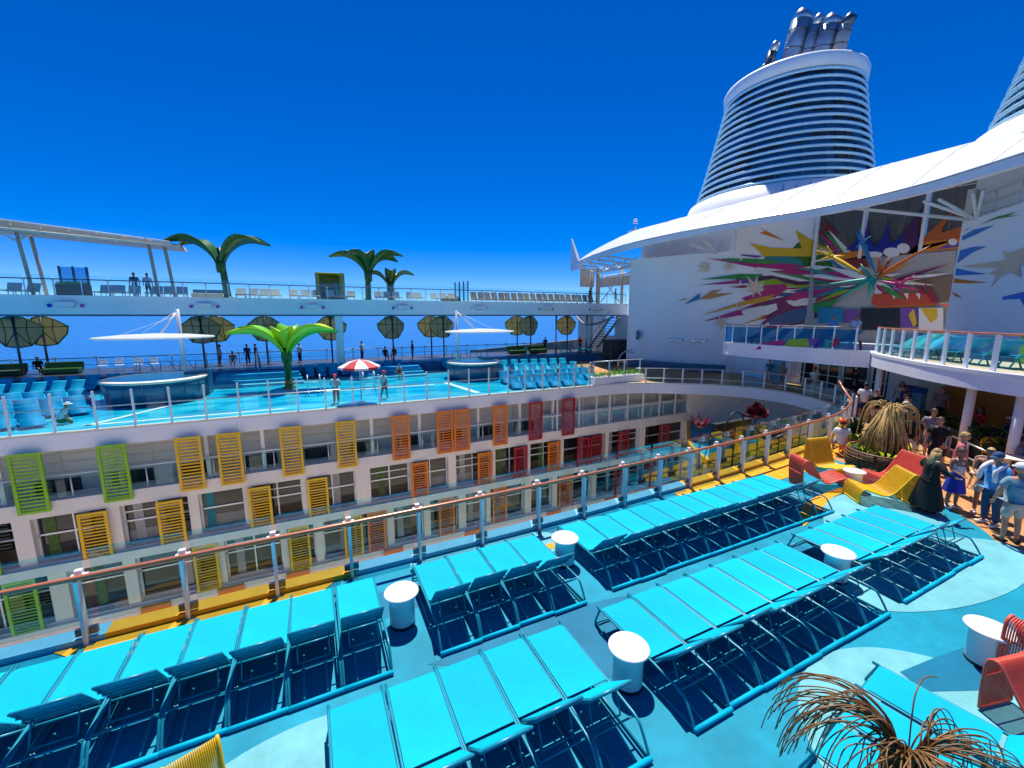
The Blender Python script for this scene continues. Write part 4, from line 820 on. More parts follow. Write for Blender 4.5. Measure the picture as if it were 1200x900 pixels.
# ================================================================ RAILINGS
# near glass railing with copper handrail
nr = thing('glass_railing', 'near glass railing with copper handrail beside the turquoise loungers', 'railing', (0, 0, 0))
npath = [Vector((p[0], p[1] + 0.0, 0)) for p in near_edge]
post_x = [-7.2, -5.95, -4.68, -3.41, -2.14, -0.84, 0.42, 1.74, 3.12, 4.56, 5.86, 7.2, 8.5, 9.75, 11.0, 12.25, 13.6, 15.0, 16.5, 18.2, 20.2, 22.2]
def on_path(x, path):
    for i in range(len(path) - 1):
        if path[i].x <= x <= path[i + 1].x:
            t = (x - path[i].x) / (path[i + 1].x - path[i].x)
            return path[i].lerp(path[i + 1], t)
    return path[-1]
PT = [on_path(x, npath) for x in post_x]
for i, p in enumerate(PT):
    d = (PT[min(i + 1, len(PT) - 1)] - PT[max(i - 1, 0)]); rz = math.atan2(d.y, d.x)
    b = MB()
    b.bbox(p.x, p.y, 0.55, 0.055, 0.13, 1.06, rz=rz, bev=0.008)
    po = b.build('post', 'alu', nr)
    mx = Matrix.Translation((p.x, p.y, 0)) @ Matrix.Rotation(rz, 4, 'Z')
    b = MB(); b.box(-0.10, 0.10, 0.02, 0.14, 1.075, 1.11, 0, mx); b.box(-0.045, 0.045, 0.06, 0.14, 1.11, 1.19, 0, mx)
    b.build('cap', 'white_gloss', po)
    b = MB(); b.box(-0.13, 0.13, 0.01, 0.07, 0.14, 0.26, 0, mx)
    b.build('clamp', 'steel_dark', po)
    b = MB(); b.box(-0.09, 0.09, -0.09, 0.09, 0.002, 0.02, 0, mx)
    b.build('base_plate', 'steel', po)
for i in range(len(PT) - 1):
    a, c = PT[i], PT[i + 1]
    d = (c - a).normalized(); nn = Vector((-d.y, d.x, 0))
    a2, c2 = a + d * 0.05 + nn * 0.33, c - d * 0.05 + nn * 0.33
    b = MB(); b.wall([(a2.x, a2.y), (c2.x, c2.y)], 0.14, 1.40, 0.016)
    b.build('glass_panel', 'glass_teal', nr)
hr = [Vector((p.x, p.y - 0.03, 1.12)) for p in npath if p.x < 22.6] + [Vector((23.2, 10.9, 1.45)), Vector((23.5, 11.3, 1.8))]
b = MB(); b.tube(smooth_path(hr, 2), 0.042, 10); b.build('handrail', 'copper', nr)

# pool deck railing across the well
pr_ = thing('pool_railing', 'tall clear glass railing along the far pool deck edge', 'railing', (0, 0, 0))
xs = [-19.2, -17.9, -16.6, -15.3, -14.0, -12.7, -11.35, -10.0, -8.65, -7.35, -6.03, -4.7, -3.35, -2.05, -0.78, 0.54, 1.9, 3.3, 4.68, 6.0, 7.33, 8.62, 9.95, 11.28, 12.5, 13.85, 15.15, 16.4, 17.7]
for x in xs:
    b = MB(); b.bbox(x, 23.88, 0.87, 0.075, 0.10, 1.78, bev=0.01); b.build('post', 'alu', pr_)
for i in range(len(xs) - 1):
    b = MB(); b.box(xs[i] + 0.05, xs[i + 1] - 0.05, 23.95, 23.965, 0.14, 1.72); b.build('glass_panel', 'glass_clear', pr_)
b = MB(); b.tube([(-20, 23.98, 1.05), (17.7, 23.98, 1.05)], 0.028, 8)
b.build('rail', 'steel', pr_)

# low railing round the end of the well
er = thing('plaza_railing', 'white post railing with cable rails round the curved deck end', 'railing', (0, 0, 0))
ep = [Vector((p[0], p[1], 0)) for p in far_edge if p[0] > 21.3]
off = []
for i, p in enumerate(ep):
    d = (ep[min(i + 1, len(ep) - 1)] - ep[max(i - 1, 0)]).normalized()
    off.append(p + Vector((d.y, -d.x, 0)) * 0.25)
pts = resample(off, 1.32)
for p in pts:
    b = MB(); b.bbox(p.x, p.y, 0.58, 0.09, 0.09, 1.16, bev=0.01); b.build('post', 'white', er)
for zz, rr, m in ((1.14, 0.032, 'steel'), (0.42, 0.03, 'cream')):
    b = MB(); b.tube([(p.x, p.y, zz) for p in off], rr, 8); b.build('rail', m, er)
for i in range(len(pts) - 1):
    b = MB(); b.wall([(pts[i].x, pts[i].y), (pts[i + 1].x, pts[i + 1].y)], 0.12, 1.05, 0.012); b.build('glass_panel', 'glass_clear', er)

# planter with hedge at the corner of the pool deck
pl = thing('hedge_planter', 'long white planter with clipped green hedge at the pool deck corner', 'planter', (0, 0, 0))
b = MB(); b.box(18.0, 22.6, 23.72, 24.5, 0.105, 0.62); b.build('box', 'beam_white', pl)
b = MB()
rnd = random.Random(3)
for i in range(900):
    x, y, z = rnd.uniform(18.05, 22.5), rnd.uniform(23.75, 24.45), 0.62 + abs(rnd.gauss(0, 0.16))
    a = rnd.uniform(0, 6.28); s = rnd.uniform(0.05, 0.11)
    b.add([(x, y, z), (x + s * math.cos(a), y + s * math.sin(a), z + s * 0.8), (x + s * math.cos(a + 1.2), y + s * math.sin(a + 1.2), z + s)], [(0, 1, 2)], rnd.randint(0, 1))
b.build('hedge', ['plant', 'leaf_bright'], pl)
hp = MB()
for x in (18.0, 19.4, 20.8, 22.3): hp.bbox(x, 23.9, 1.2, 0.07, 0.07, 1.16)
hp.tube([(18, 23.9, 1.75), (22.6, 23.9, 1.75)], 0.03, 8)
hp.build('guard_rail', 'alu', pl)

# outer railing over the sea
orl = thing('sea_railing', 'thin steel railing at the ship side in front of the open sea', 'railing', (0, 0, 0))
b = MB(); b.tube([(-26, 44.2, 1.68), (30, 44.2, 1.68)], 0.035, 8); b.tube([(-26, 44.2, 1.15), (30, 44.2, 1.15)], 0.02, 6); b.build('rail', 'steel_dark', orl)
for i in range(23):
    x = -25 + 2.4 * i
    b = MB(); b.tube([(x, 44.2, 0.8), (x, 44.2, 1.7)], 0.035, 6); b.bbox(x, 44.15, 1.72, 0.28, 0.12, 0.16); b.build('post', 'steel', orl)
b = MB(); b.box(-26, 30, 44.25, 44.262, 0.82, 1.62); b.build('glass_panel', 'glass_clear', orl)
# ================================================================ FAR POOL DECK
# raised terrace at the ship side
tag(MB().box(-30, 33, 37.9, 44.6, -0.6, 0.8).build('upper_terrace', 'pool_deep'), kind='structure')
sheet('terrace_paving', [(-30, 38.0), (33, 38.0), (33, 44.5), (-30, 44.5)], 'steel_dark', 0.806)
# shallow water skin over the wading pool and pale strips
def pool_water():
    m = bpy.data.materials.new('pool_water'); m.use_nodes = True
    t = m.node_tree; b = t.nodes['Principled BSDF']
    tc = t.nodes.new('ShaderNodeTexCoord')
    mp = t.nodes.new('ShaderNodeMapping'); mp.inputs['Scale'].default_value = (0.35, 1.0, 1)
    n = t.nodes.new('ShaderNodeTexNoise'); n.inputs['Scale'].default_value = 0.9; n.inputs['Detail'].default_value = 5; n.inputs['Distortion'].default_value = 0.8
    t.links.new(tc.outputs['Object'], mp.inputs['Vector']); t.links.new(mp.outputs[0], n.inputs['Vector'])
    cr = t.nodes.new('ShaderNodeValToRGB')
    e = cr.color_ramp.elements
    e[0].position = 0.32; e[0].color = (0.0, 0.26, 0.46, 1); e[1].position = 0.66; e[1].color = (0.06, 0.62, 0.74, 1)
    x = e.new(0.5); x.color = (0.005, 0.44, 0.63, 1)
    t.links.new(n.outputs['Fac'], cr.inputs['Fac']); t.links.new(cr.outputs[0], b.inputs['Base Color'])
    b.inputs['Roughness'].default_value = 0.12; b.inputs['Specular IOR Level'].default_value = 0.35
    n2 = t.nodes.new('ShaderNodeTexNoise'); n2.inputs['Scale'].default_value = 4; n2.inputs['Detail'].default_value = 3
    t.links.new(tc.outputs['Object'], n2.inputs['Vector'])
    bp = t.nodes.new('ShaderNodeBump'); bp.inputs['Strength'].default_value = 0.35; bp.inputs['Distance'].default_value = 0.05
    t.links.new(n2.outputs['Fac'], bp.inputs['Height']); t.links.new(bp.outputs[0], b.inputs['Normal'])
    M['pool_water'] = m
pool_water()
sheet('pool_water', [(-26, 24.25), (18.2, 24.25), (20.5, 25.6), (21.6, 28), (22.6, 31), (23.4, 35), (23, 37.2), (-26, 37.2)], 'pool_water', 0.03)
for pts in ([(-9.6, 25.0), (-9.3, 25.0), (-6.2, 30.4), (-6.5, 30.4)], [(-9.6, 25.0), (-1.5, 25.0), (-1.5, 25.2), (-9.6, 25.2)], [(9.4, 24.9), (9.8, 24.9), (9.1, 29.8), (8.7, 29.8)], [(-6.0, 30.0), (7.9, 29.2), (7.9, 29.45), (-6.0, 30.25)]):
    sheet('pool_marking', pts, 'white', 0.045)
# broad steps rising towards the terrace
def steps(x0, x1, y0, label):
    t = thing('pool_steps', label, 'steps', (x0, y0, 0))
    for i in range(4):
        b = MB(); b.bbox((x1 - x0) / 2, 0.55 + i * 0.62 + 0.3, 0.09 + i * 0.1, (x1 - x0) - 0.2 * i, 0.62 + (1.2 if i == 3 else 0), 0.18 + 0.2 * i, bev=0.02)
        b.build('step', ['pool_pale', 'pool_blue', 'pool_pale', 'pool_blue'][i], t)
steps(-6.4, -0.6, 33.6, 'pale blue pool steps left of the bright green metal palm')
steps(2.6, 8.6, 33.4, 'pale blue pool steps right of the red and white umbrella')

# hot tubs with oval sun shades
def hot_tub(x, y, r, label, lab2, dx):
    t = thing('hot_tub', label, 'hot tub', (x, y, 0))
    b = MB(); b.lathe([(r * 0.93, 0.02), (r * 0.95, 0.5), (r * 0.955, 0.52), (r * 0.955, 0.56), (r * 0.97, 0.6), (r * 0.985, 1.28)], 48); b.build('tub_wall', 'tile_teal', t)
    b = MB(); b.lathe([(r * 0.99, 1.25), (r * 1.02, 1.28), (r * 1.02, 1.36), (r * 1.0, 1.40), (r * 0.86, 1.40), (r * 0.86, 1.25)], 48); b.build('rim', 'cream', t)
    b = MB(); b.poly([(r * 0.865 * math.cos(2 * PI * j / 48), r * 0.865 * math.sin(2 * PI * j / 48), 1.385) for j in range(48)]); b.build('water', 'water', t)
    b = MB()
    for i in range(16):
        a = 2 * PI * i / 16
        b.bbox(r * 0.985 * math.cos(a), r * 0.985 * math.sin(a), 0.85, 0.03, 0.04, 0.75, rz=a)
    b.build('joint_strip', 'steel_dark', t)
    b = MB(); b.bbox(r * 0.75, r * 0.5, 0.8, 1.2, 1.4, 1.55, bev=0.03); b.build('steps_block', 'tile_teal', t)
    rl = MB()
    for k in range(4):
        a = R(55 + 22 * k); p = Vector((r * 1.08 * math.cos(a), r * 1.08 * math.sin(a), 1.3))
        rl.tube([p, p + Vector((0.05, 0, 0.75)), p + Vector((0.5, 0.1, 0.72)), p + Vector((0.7, 0.15, 0.2))], 0.025, 6)
    rl.build('grab_rail', 'steel_dark', t)
    u = thing('oval_parasol', lab2, 'sun shade', (x + dx, y + 2.4, 0))
    b = MB(); b.tube([(0, 0, 0.8), (0, 0, 5.4)], 0.11, 10); b.build('mast', 'alu', u)
    cx = -1.0 if dx > 0.5 else 1.7
    b = MB(); b.lathe([(2.75, 0), (2.85, 0.04), (2.75, 0.10), (1.6, 0.22), (0.0, 0.30)], 40, 0, (cx, -1.0, 3.62), 1.06, 0.8)
    b.build('canopy', 'white_sail', u)
    b = MB(); b.tube([(0, 0, 5.3), (cx * 0.75, -0.85, 3.95)], 0.06, 8); b.tube([(0, 0, 5.3), (cx * 1.7, -1.6, 3.78)], 0.015, 5); b.tube([(0, 0, 5.0), (cx - 2.2, 0.2, 3.75)], 0.015, 5); b.build('stay', 'white', u)
hot_tub(-8.4, 31.3, 2.45, 'blue tiled round hot tub with cream rim on the left', 'white oval sun shade on a mast above the left hot tub', 0.9)
hot_tub(11.8, 31.4, 2.15, 'blue tiled round hot tub right of the pool steps', 'white oval sun shade on a mast above the right hot tub', -0.6)

# in-water loungers and their dry neighbours
def ribbon(profile, wdt, th=0.03):
    b = MB()
    pr = [Vector((0, y, z)) for y, z in profile]
    vs = []; fs = []
    for i, p in enumerate(pr):
        d = (pr[min(i + 1, len(pr) - 1)] - pr[max(i - 1, 0)]).normalized()
        nn = Vector((0, -d.z, d.y)) * th
        for q in (p, p + nn):
            vs += [(-wdt / 2, q.y, q.z), (wdt / 2, q.y, q.z)]
    k = len(pr)
    for i in range(k - 1):
        a, c = 4 * i, 4 * i + 4
        fs += [(a, a + 1, c + 1, c), (a + 2, c + 2, c + 3, a + 3), (a, c, c + 2, a + 2), (a + 1, a + 3, c + 3, c + 1)]
    fs += [(0, 2, 3, 1), (4 * (k - 1), 4 * (k - 1) + 1, 4 * (k - 1) + 3, 4 * (k - 1) + 2)]
    b.add(vs, fs, 0, True)
    return b
def sm2(pts, n=5): return [(p.y, p.z) for p in smooth_path([(0, y, z) for y, z in pts], n)]
WAVE = sm2([(-0.95, 0.10), (-0.7, 0.24), (-0.35, 0.36), (0.0, 0.20), (0.25, 0.22), (0.55, 0.46), (0.85, 0.78)])
wl = thing('pool_lounger', 'x', 'pool lounger', (0, 0, 0))
ribbon(WAVE, 0.78, 0.05).build('shell', 'pool_blue', wl)
b = MB(); b.box(-0.3, 0.3, -0.35, 0.5, 0.03, 0.19); b.build('plinth', 'pool_deep', wl)
bl = thing('pool_chair', 'x', 'pool lounger', (0, 0, 0))
ribbon(sm2([(-0.85, 0.16), (-0.4, 0.30), (-0.05, 0.30), (0.15, 0.34), (0.42, 0.62), (0.66, 0.98)]), 0.66, 0.04).build('shell', 'lounger', bl)
b = MB(); b.tube([(-0.3, -0.6, 0.2), (-0.3, -0.6, 0.02)], 0.025, 6); b.tube([(0.3, -0.6, 0.2), (0.3, -0.6, 0.02)], 0.025, 6); b.tube([(-0.3, 0.35, 0.5), (-0.3, 0.45, 0.02)], 0.025, 6); b.tube([(0.3, 0.35, 0.5), (0.3, 0.45, 0.02)], 0.025, 6); b.build('frame', 'lounger_frame', bl)
used = {}
def put(proto, loc, rz, label, group):
    if proto.name not in used:
        used[proto.name] = 1; o = proto; o.location = loc; o.rotation_euler = (0, 0, rz); o['label'] = label; o['group'] = group; return o
    return dup(proto, loc, rz, label, group)
for r_, (y, n, x0) in enumerate([(31.2, 6, -16.4), (28.6, 6, -15.6), (26.2, 5, -15.4)]):
    for k in range(n):
        put(wl, (x0 + 0.92 * k, y, 0.03), R(28), 'blue wavy lounger in the left shallow pool, %s in the %s row' % (ORD[k], ['back', 'middle', 'front'][r_]), 'wavy pool loungers on the left')
for k in range(5):
    put(bl, (-16.6 + 0.82 * k, 33.9 + 0.15 * k, 0.03), R(-8), 'sunlit turquoise pool lounger with raised back at left, %s along' % ORD[k], 'raised pool loungers on the left')
for k in range(9):
    put(bl, (-17.6 + 1.05 * k, 37.1, 0.03), R(4), 'shaded turquoise lounger along the left terrace wall, %s along' % ORD[k], 'loungers along the terrace wall')
for r_, (x0, y, n, rz) in enumerate([(14.6, 33.6, 8, -12), (13.8, 30.6, 8, -12), (13.0, 27.9, 8, -12), (12.6, 25.6, 6, -12)]):
    for k in range(n):
        x = x0 + 0.95 * k; yy = y - 0.13 * k
        put(bl if r_ < 2 else wl, (x, yy, 0.03), R(rz), 'turquoise lounger in the right shallow pool, %s in the %s row' % (ORD[k], ['rear', 'second', 'third', 'front'][r_]), 'pool loungers on the right')
for k in range(11):
    put(bl, (-0.2 + 0.9 * k + (3.4 if k > 8 else 0), 37.35, 0.03), R(0), 'shaded turquoise lounger at the terrace wall behind the umbrella, %s along' % ORD[k], 'loungers at the middle terrace wall')

# petal sun discs on poles along the terrace
OUT = [(0, 1.05), (0.55, 0.92), (1.32, 0.28), (1.2, -0.25), (0.62, -1.02), (0.15, -1.1), (-0.15, -1.1), (-0.62, -1.02), (-1.2, -0.25), (-1.32, 0.28), (-0.55, 0.92)]
def disc(panel):
    t = thing('petal_parasol', 'x', 'parasol', (0, 0, 0))
    b = MB(); b.tube([(0, 0.05, 0), (0, 0.05, 4.1)], 0.075, 8); b.build('pole', 'steel_dark', t)
    fold = lambda x: 0.10 + 0.28 * abs(x)
    b = MB(); b.v = []
    n = len(OUT)
    fr = [(x, fold(x), 3.1 + z) for x, z in OUT]
    vs = [(0, 0.1, 3.1)] + fr + [(0, 0.14, 3.1)] + [(x, y + 0.04, z) for x, y, z in fr]
    fs = []
    for i in range(n):
        j = (i + 1) % n
        fs += [(0, 1 + i, 1 + j), (n + 1, n + 2 + j, n + 2 + i), (1 + i, n + 2 + i, n + 2 + j, 1 + j)]
    b.add(vs, fs); b.build('panel', panel, t)
    b = MB(); b.tube(fr, 0.05, 6, closed=True)
    for i in (0, 2, 4, 7, 9): b.tube([(0, 0.08, 3.1 + (0.25 if i in (2, 9) else 0)), fr[i]], 0.03, 5)
    b.tube([(0.62, fold(0.62) - 0.03, 4.0), (0.5, fold(0.5) - 0.03, 3.1), (0.62, fold(.62) - 0.03, 2.1)], 0.028, 5); b.tube([(-0.62, fold(0.62) - 0.03, 4.0), (-0.5, fold(0.5) - 0.03, 3.1), (-0.62, fold(.62) - 0.03, 2.1)], 0.028, 5)
    b.build('ribs', 'trunk_green', t)
    return t
d1, d2 = disc('shade_cloth'), disc('shade_tan')
WHERE = [('at the far left', 'left of the left hot tub'), ('', ''), ('', '')]
for k, (x, y, p, lb) in enumerate([(-18.3, 41, d1, 'grey petal parasol with dark ribs at the far left'), (-17.6, 42.6, d2, 'tan petal parasol behind the far left grey parasol'),
        (-7.75, 41, d1, 'grey petal parasol behind the left oval sun shade'), (-7.1, 42.6, d2, 'tan petal parasol behind the grey one near the left hot tub'),
        (-3.4, 42.0, d1, 'grey petal parasol partly hidden by the bright green metal palm'), (1.75, 41.0, d2, 'tan petal parasol half hidden by the beam column'),
        (7.2, 41, d1, 'grey petal parasol standing alone right of the red umbrella'), (11.3, 42.4, d2, 'tan petal parasol left of the right oval sun shade'), (12.2, 41, d1, 'grey petal parasol just left of the right oval sun shade'),
        (21.2, 42.4, d2, 'tan petal parasol right of the right oval sun shade'), (22.2, 41, d1, 'grey petal parasol overlapping the tan one at right'), (27.0, 41, d2, 'tan petal parasol nearest the stair tower')]):
    put(p, (x, y, 0.8), R([6, -8, 10, -5][k % 4]), lb, 'petal parasols along the sea side')

# metal palm trees
def leaf(L, wdt, rise, droop, m):
    # a curved blade: starts at (0,0,0) going up, arches outwards along +x
    b = MB(); n = 12; vs = []; fs = []
    for i in range(n + 1):
        t = i / n
        x = L * (0.04 + 0.96 * t ** 1.35); z = rise * math.sin(min(1, t * 1.35) * PI / 2) - droop * max(0, t - 0.6) ** 2
        wd = wdt * (0.16 + 0.84 * math.sin(PI * min(1, (t * 0.80 + 0.10)))) * (1 - 0.70 * max(0, (t - 0.80) / 0.20) ** 1.6)
        fold = 0.30 * wd
        vs += [(x, -wd / 2, z + fold), (x, 0, z), (x, wd / 2, z + fold), (x, -wd / 2, z + fold - 0.05), (x, 0, z - 0.09), (x, wd / 2, z + fold - 0.05)]
    for i in range(n):
        a, c = 6 * i, 6 * i + 6
        fs += [(a, c, c + 1, a + 1), (a + 1, c + 1, c + 2, a + 2), (a + 3, a + 4, c + 4, c + 3), (a + 4, a + 5, c + 5, c + 4), (a, a + 3, c + 3, c), (a + 2, c + 2, c + 5, a + 5)]
    e = 6 * n
    fs += [(0, 1, 4, 3), (1, 2, 5, 4), (e, e + 3, e + 4, e + 1), (e + 1, e + 4, e + 5, e + 2)]
    b.add(vs, fs, 0, True)
    return b
def palm(loc, h, angs, L, wdt, rise, m, label, m2=None, lean=0):
    t = thing('metal_palm', label, 'metal palm', loc)
    b = MB(); b.tube([(0, 0, 0), (lean * 0.5, 0, h * 0.6), (lean, 0, h + 0.5)], [0.27, 0.23, 0.18], 10)
    b.lathe([(0.42, 0.0), (0.42, 0.08), (0.26, 0.14)], 16); b.build('trunk', 'trunk_green' if not m2 else 'leaf_green', t)
    for i, (a, k) in enumerate(angs):
        o = leaf(L * k, wdt, rise * (0.95 + 0.06 * (i % 3)), 0.9 if not m2 else 0.1, m).build('leaf', m if not m2 or i % 2 else m2, t)
        o.location = (lean, 0, h - 0.9); o.rotation_euler = (0, 0, R(a))
    b = MB(); b.lathe([(0.30, 0), (0.34, 0.5), (0.30, 1.15)], 10, 0, (lean, 0, h - 1.35)); b.build('collar', 'trunk_green' if not m2 else 'leaf_green', t)
    return t
palm((-5.5, 39.5, 6.3), 3.3, [(180, 0.95), (-28, 0.95), (12, 1.0), (150, 0.9)], 3.5, 1.45, 1.9, 'leaf_green', 'dark green metal palm behind the upper deck railing on the left', lean=-0.25)
palm((4.95, 39.5, 6.3), 3.0, [(178, 1.0), (205, 0.75), (-25, 1.0), (20, 0.95), (-100, 0.7)], 3.1, 1.35, 1.75, 'leaf_green', 'tall dark green metal palm in the middle of the upper deck', lean=0.1)
palm((7.15, 40.9, 6.3), 2.0, [(175, 1.0), (-10, 1.0), (-95, 0.8), (60, 0.8)], 2.2, 1.0, 1.5, 'leaf_green', 'smaller dark green metal palm behind the middle one')
palm((-1.5, 32.3, 0.03), 3.1, [(190, 0.98), (168, 0.95), (-25, 0.95), (5, 1.0), (-95, 0.62), (80, 0.7)], 3.4, 1.35, 1.75, 'leaf_bright', 'bright green and lime metal palm standing in the shallow pool', 'leaf_lime')

# red and white umbrellas
def umbrella(loc, r, h, closed, label):
    t = thing('striped_umbrella', label, 'umbrella', loc)
    b = MB(); b.tube([(0, 0, 0), (0, 0, h)], 0.025, 8); b.lathe([(0.22, 0), (0.22, 0.06), (0.05, 0.1)], 14); b.build('pole', 'white', t)
    b = MB(); n = 10
    for i in range(n):
        a0, a1 = 2 * PI * i / n, 2 * PI * (i + 1) / n
        if closed: ring = [(0.02, h + 0.1), (0.16, h - 0.5), (0.26, h - 1.25)]
        else: ring = [(0.02, h + 0.02), (r * 0.5, h - 0.10), (r, h - 0.38)]
        for k in range(2):
            (ra, za), (rb, zb) = ring[k], ring[k + 1]
            b.add([(ra * math.cos(a0), ra * math.sin(a0), za), (ra * math.cos(a1), ra * math.sin(a1), za), (rb * math.cos(a1), rb * math.sin(a1), zb), (rb * math.cos(a0), rb * math.sin(a0), zb)], [(0, 3, 2, 1)], i % 2)
        if not closed: b.add([(r * math.cos(a0), r * math.sin(a0), h - 0.38), (r * math.cos(a1), r * math.sin(a1), h - 0.38), (r * math.cos(a1), r * math.sin(a1), h - 0.5), (r * math.cos(a0), r * math.sin(a0), h - 0.5)], [(0, 1, 2, 3)], i % 2)
    b.build('canopy', ['red', 'white'], t)
umbrella((2.43, 24.9, 0.03), 1.15, 2.5, False, 'open red and white striped umbrella between the two lifeguards')
umbrella((-3.7, 37.0, 0.03), 0.3, 2.3, True, 'closed red and white striped umbrella left of the bright green palm')
# white pool ladders by the lifeguards
for x, lb in ((-0.3, 'white tubular pool ladder left of the left lifeguard'), (3.0, 'white tubular pool ladder left of the right lifeguard')):
    t = thing('pool_ladder', lb, 'ladder', (x, 28.5, 0.03))
    for k in (0, 0.7):
        b = MB(); b.tube(smooth_path([(k, 0, 0), (k, 0, 1.0), (k, 0.3, 1.25), (k, 0.8, 1.1), (k, 0.9, 0)], 5), 0.03, 6); b.build('side_rail', 'white_gloss', t)
    b = MB(); b.tube([(0, 0, 0.5), (0.7, 0, 0.5)], 0.03, 6); b.tube([(0, 0, 0.85), (0.7, 0, 0.85)], 0.03, 6); b.build('rung', 'white_gloss', t)
# furniture on the terrace
for k, (x, m, lb) in enumerate([(-16.3, 'leaf_green', 'long dark green sofa on the terrace at far left'), (-19.3, 'plant_dark', 'dark green daybed at the far left edge'), (20.6, 'leaf_green', 'green sofa on the terrace below the tan and grey parasols'), (23.2, 'leaf_green', 'green sofa on the terrace right of the other green sofa')]):
    t = thing('terrace_sofa', lb, 'sofa', (x, 41.2, 0.81), 0, 'green sofas on the terrace')
    b = MB(); b.bbox(0, 0, 0.25, 2.0, 0.9, 0.34, bev=0.06); b.build('seat', m, t)
    b = MB(); b.bbox(0, 0.42, 0.55, 2.1, 0.2, 0.6, bev=0.06, rx=R(-12)); b.build('backrest', 'plant', t)
    b = MB(); b.bbox(0, 0, 0.04, 1.8, 0.7, 0.075); b.build('base', 'dark', t)
for k, x in enumerate([-14.2, -13.2, -12.1, -11.1]):
    t = thing('terrace_chair', 'white metal chair on the terrace left of the left hot tub, %s along' % ORD[k], 'chair', (x, 41.5, 0.81), R(20 * (k % 2)), 'white chairs on the terrace')
    b = MB(); b.bbox(0, 0, 0.45, 0.5, 0.5, 0.04); b.build('seat', 'white', t)
    b = MB(); b.bbox(0, 0.24, 0.75, 0.5, 0.03, 0.3); b.tube([(-0.23, 0.24, 0.45), (-0.23, 0.24, 0.9)], 0.02, 5); b.tube([(0.23, 0.24, 0.45), (0.23, 0.24, 0.9)], 0.02, 5); b.build('backrest', 'white', t)
    for sx in (-1, 1):
        for sy in (-1, 1):
            b = MB(); b.tube([(0.22 * sx, 0.22 * sy, 0), (0.2 * sx, 0.2 * sy, 0.45)], 0.018, 5); b.build('leg', 'white', t)
for k, x in enumerate([26.2, 27.4, 28.6]):
    put(bl, (x, 40.2, 0.82), R(50), 'turquoise lounger on the terrace in front of the stair tower, %s along' % ORD[k], 'loungers near the stair tower')

# ================================================================ UPPER WALKWAY BEAM
wk = thing('upper_walkway', 'long white walkway beam spanning the far side of the pool deck', 'walkway', (0, 38, 0))
b = MB(); b.box(-34, 33.2, 0, 0.35, 5.06, 6.24); b.box(-34, 33.2, -0.06, 0.35, 6.24, 6.32); b.build('face', 'beam_white', wk)
b = MB(); b.box(-34, 33.2, -0.02, 3.3, 4.94, 5.06); b.build('soffit', 'tile_teal', wk)
b = MB(); b.box(-34, 33.2, 0.36, 3.3, 6.1, 6.28); b.build('walkway_floor', 'tan_fabric', wk)
for x in (-30, 2.3, ):
    b = MB(); b.bbox(x, 0.2, 2.5, 0.62, 0.3, 5.05, bev=0.03); b.build('column', 'beam_white', wk)
for x in (27.9, 29.9):
    b = MB(); b.tube([(x if x < 29 else 23.9, 0.5, 0.8), (x if x < 29 else 23.9, 0.5, 5)], 0.10, 8); b.build('column', 'steel', wk)
wr = thing('walkway_railing', 'steel railing with glass along the upper walkway', 'railing', (0, 38.25, 6.3))
xs = [-17.6 + 1.37 * i for i in range(38)]
b = MB(); b.tube([(-26, 0, 1.06), (33, 0, 1.06)], 0.035, 8); b.build('rail', 'steel_dark', wr)
for x in xs:
    b = MB(); b.bbox(x, 0, 0.53, 0.06, 0.05, 1.05); b.bbox(x, -0.03, 1.0, 0.16, 0.05, 0.07); b.build('post', 'alu', wr)
for i in range(len(xs) - 1):
    b = MB(); b.box(xs[i] + 0.04, xs[i + 1] - 0.04, 0.05, 0.06, 0.08, 1.34); b.build('glass_panel', 'glass_clear', wr)
# flood lights on the beam
for k, (x, c) in enumerate([(-14.3, 'lens_blue'), (-6.8, 'lens_pink'), (0.4, 'lens_pink'), (7.6, 'lens_pink'), (14.9, 'white'), (22.3, 'p_limegreen'), (28.6, 'p_limegreen')]):
    t = thing('flood_light', 'white box flood light on the walkway beam, %s from the left' % ORD[k], 'flood light', (x, 37.96, 5.68), 0, 'flood lights on the walkway beam')
    b = MB(); b.bbox(0, -0.16, 0.05, 0.95, 0.3, 0.30, bev=0.03); b.build('housing', 'white_gloss', t)
    b = MB(); b.bbox(0, -0.17, -0.14, 0.8, 0.22, 0.09); b.build('lamp_glass', 'steel', t)
    for sx in (-0.8, 0.8):
        b = MB(); b.lathe([(0.11, 0), (0.125, 0.04), (0.10, 0.10), (0, 0.11)], 14); o = b.build('colour_lamp', c if sx < 0 else ('lens_pink' if k < 4 else c), t)
        o.location = (sx, 0.0, -0.05); o.rotation_euler = (R(90), 0, 0)
# white sun beds along the walkway
sb = thing('sun_bed', 'x', 'sun bed', (0, 0, 0))
b = MB(); b.bbox(0, -0.35, 0.30, 0.68, 1.1, 0.06, bev=0.02); b.build('seat', 'cream', sb)
b = MB(); b.bbox(0, 0.40, 0.55, 0.68, 0.06, 0.66, bev=0.02, rx=R(-28)); b.build('backrest', 'cream', sb)
for sx in (-0.3, 0.3):
    for y in (-0.75, 0.3):
        b = MB(); b.tube([(sx, y, 0), (sx, y, 0.28)], 0.025, 5); b.build('leg', 'white', sb)
tb = thing('tan_sun_bed', 'x', 'sun bed', (0, 0, 0))
b = MB(); b.bbox(0, -0.35, 0.30, 0.62, 1.1, 0.06, bev=0.02); b.build('seat', 'tan_fabric', tb)
b = MB(); b.bbox(0, 0.36, 0.6, 0.62, 0.06, 0.85, bev=0.02, rx=R(-22)); b.build('backrest', 'tan_fabric', tb)
for sx in (-0.28, 0.28):
    for y in (-0.75, 0.3):
        b = MB(); b.tube([(sx, y, 0), (sx, y, 0.28)], 0.025, 5); b.build('leg', 'cream', tb)
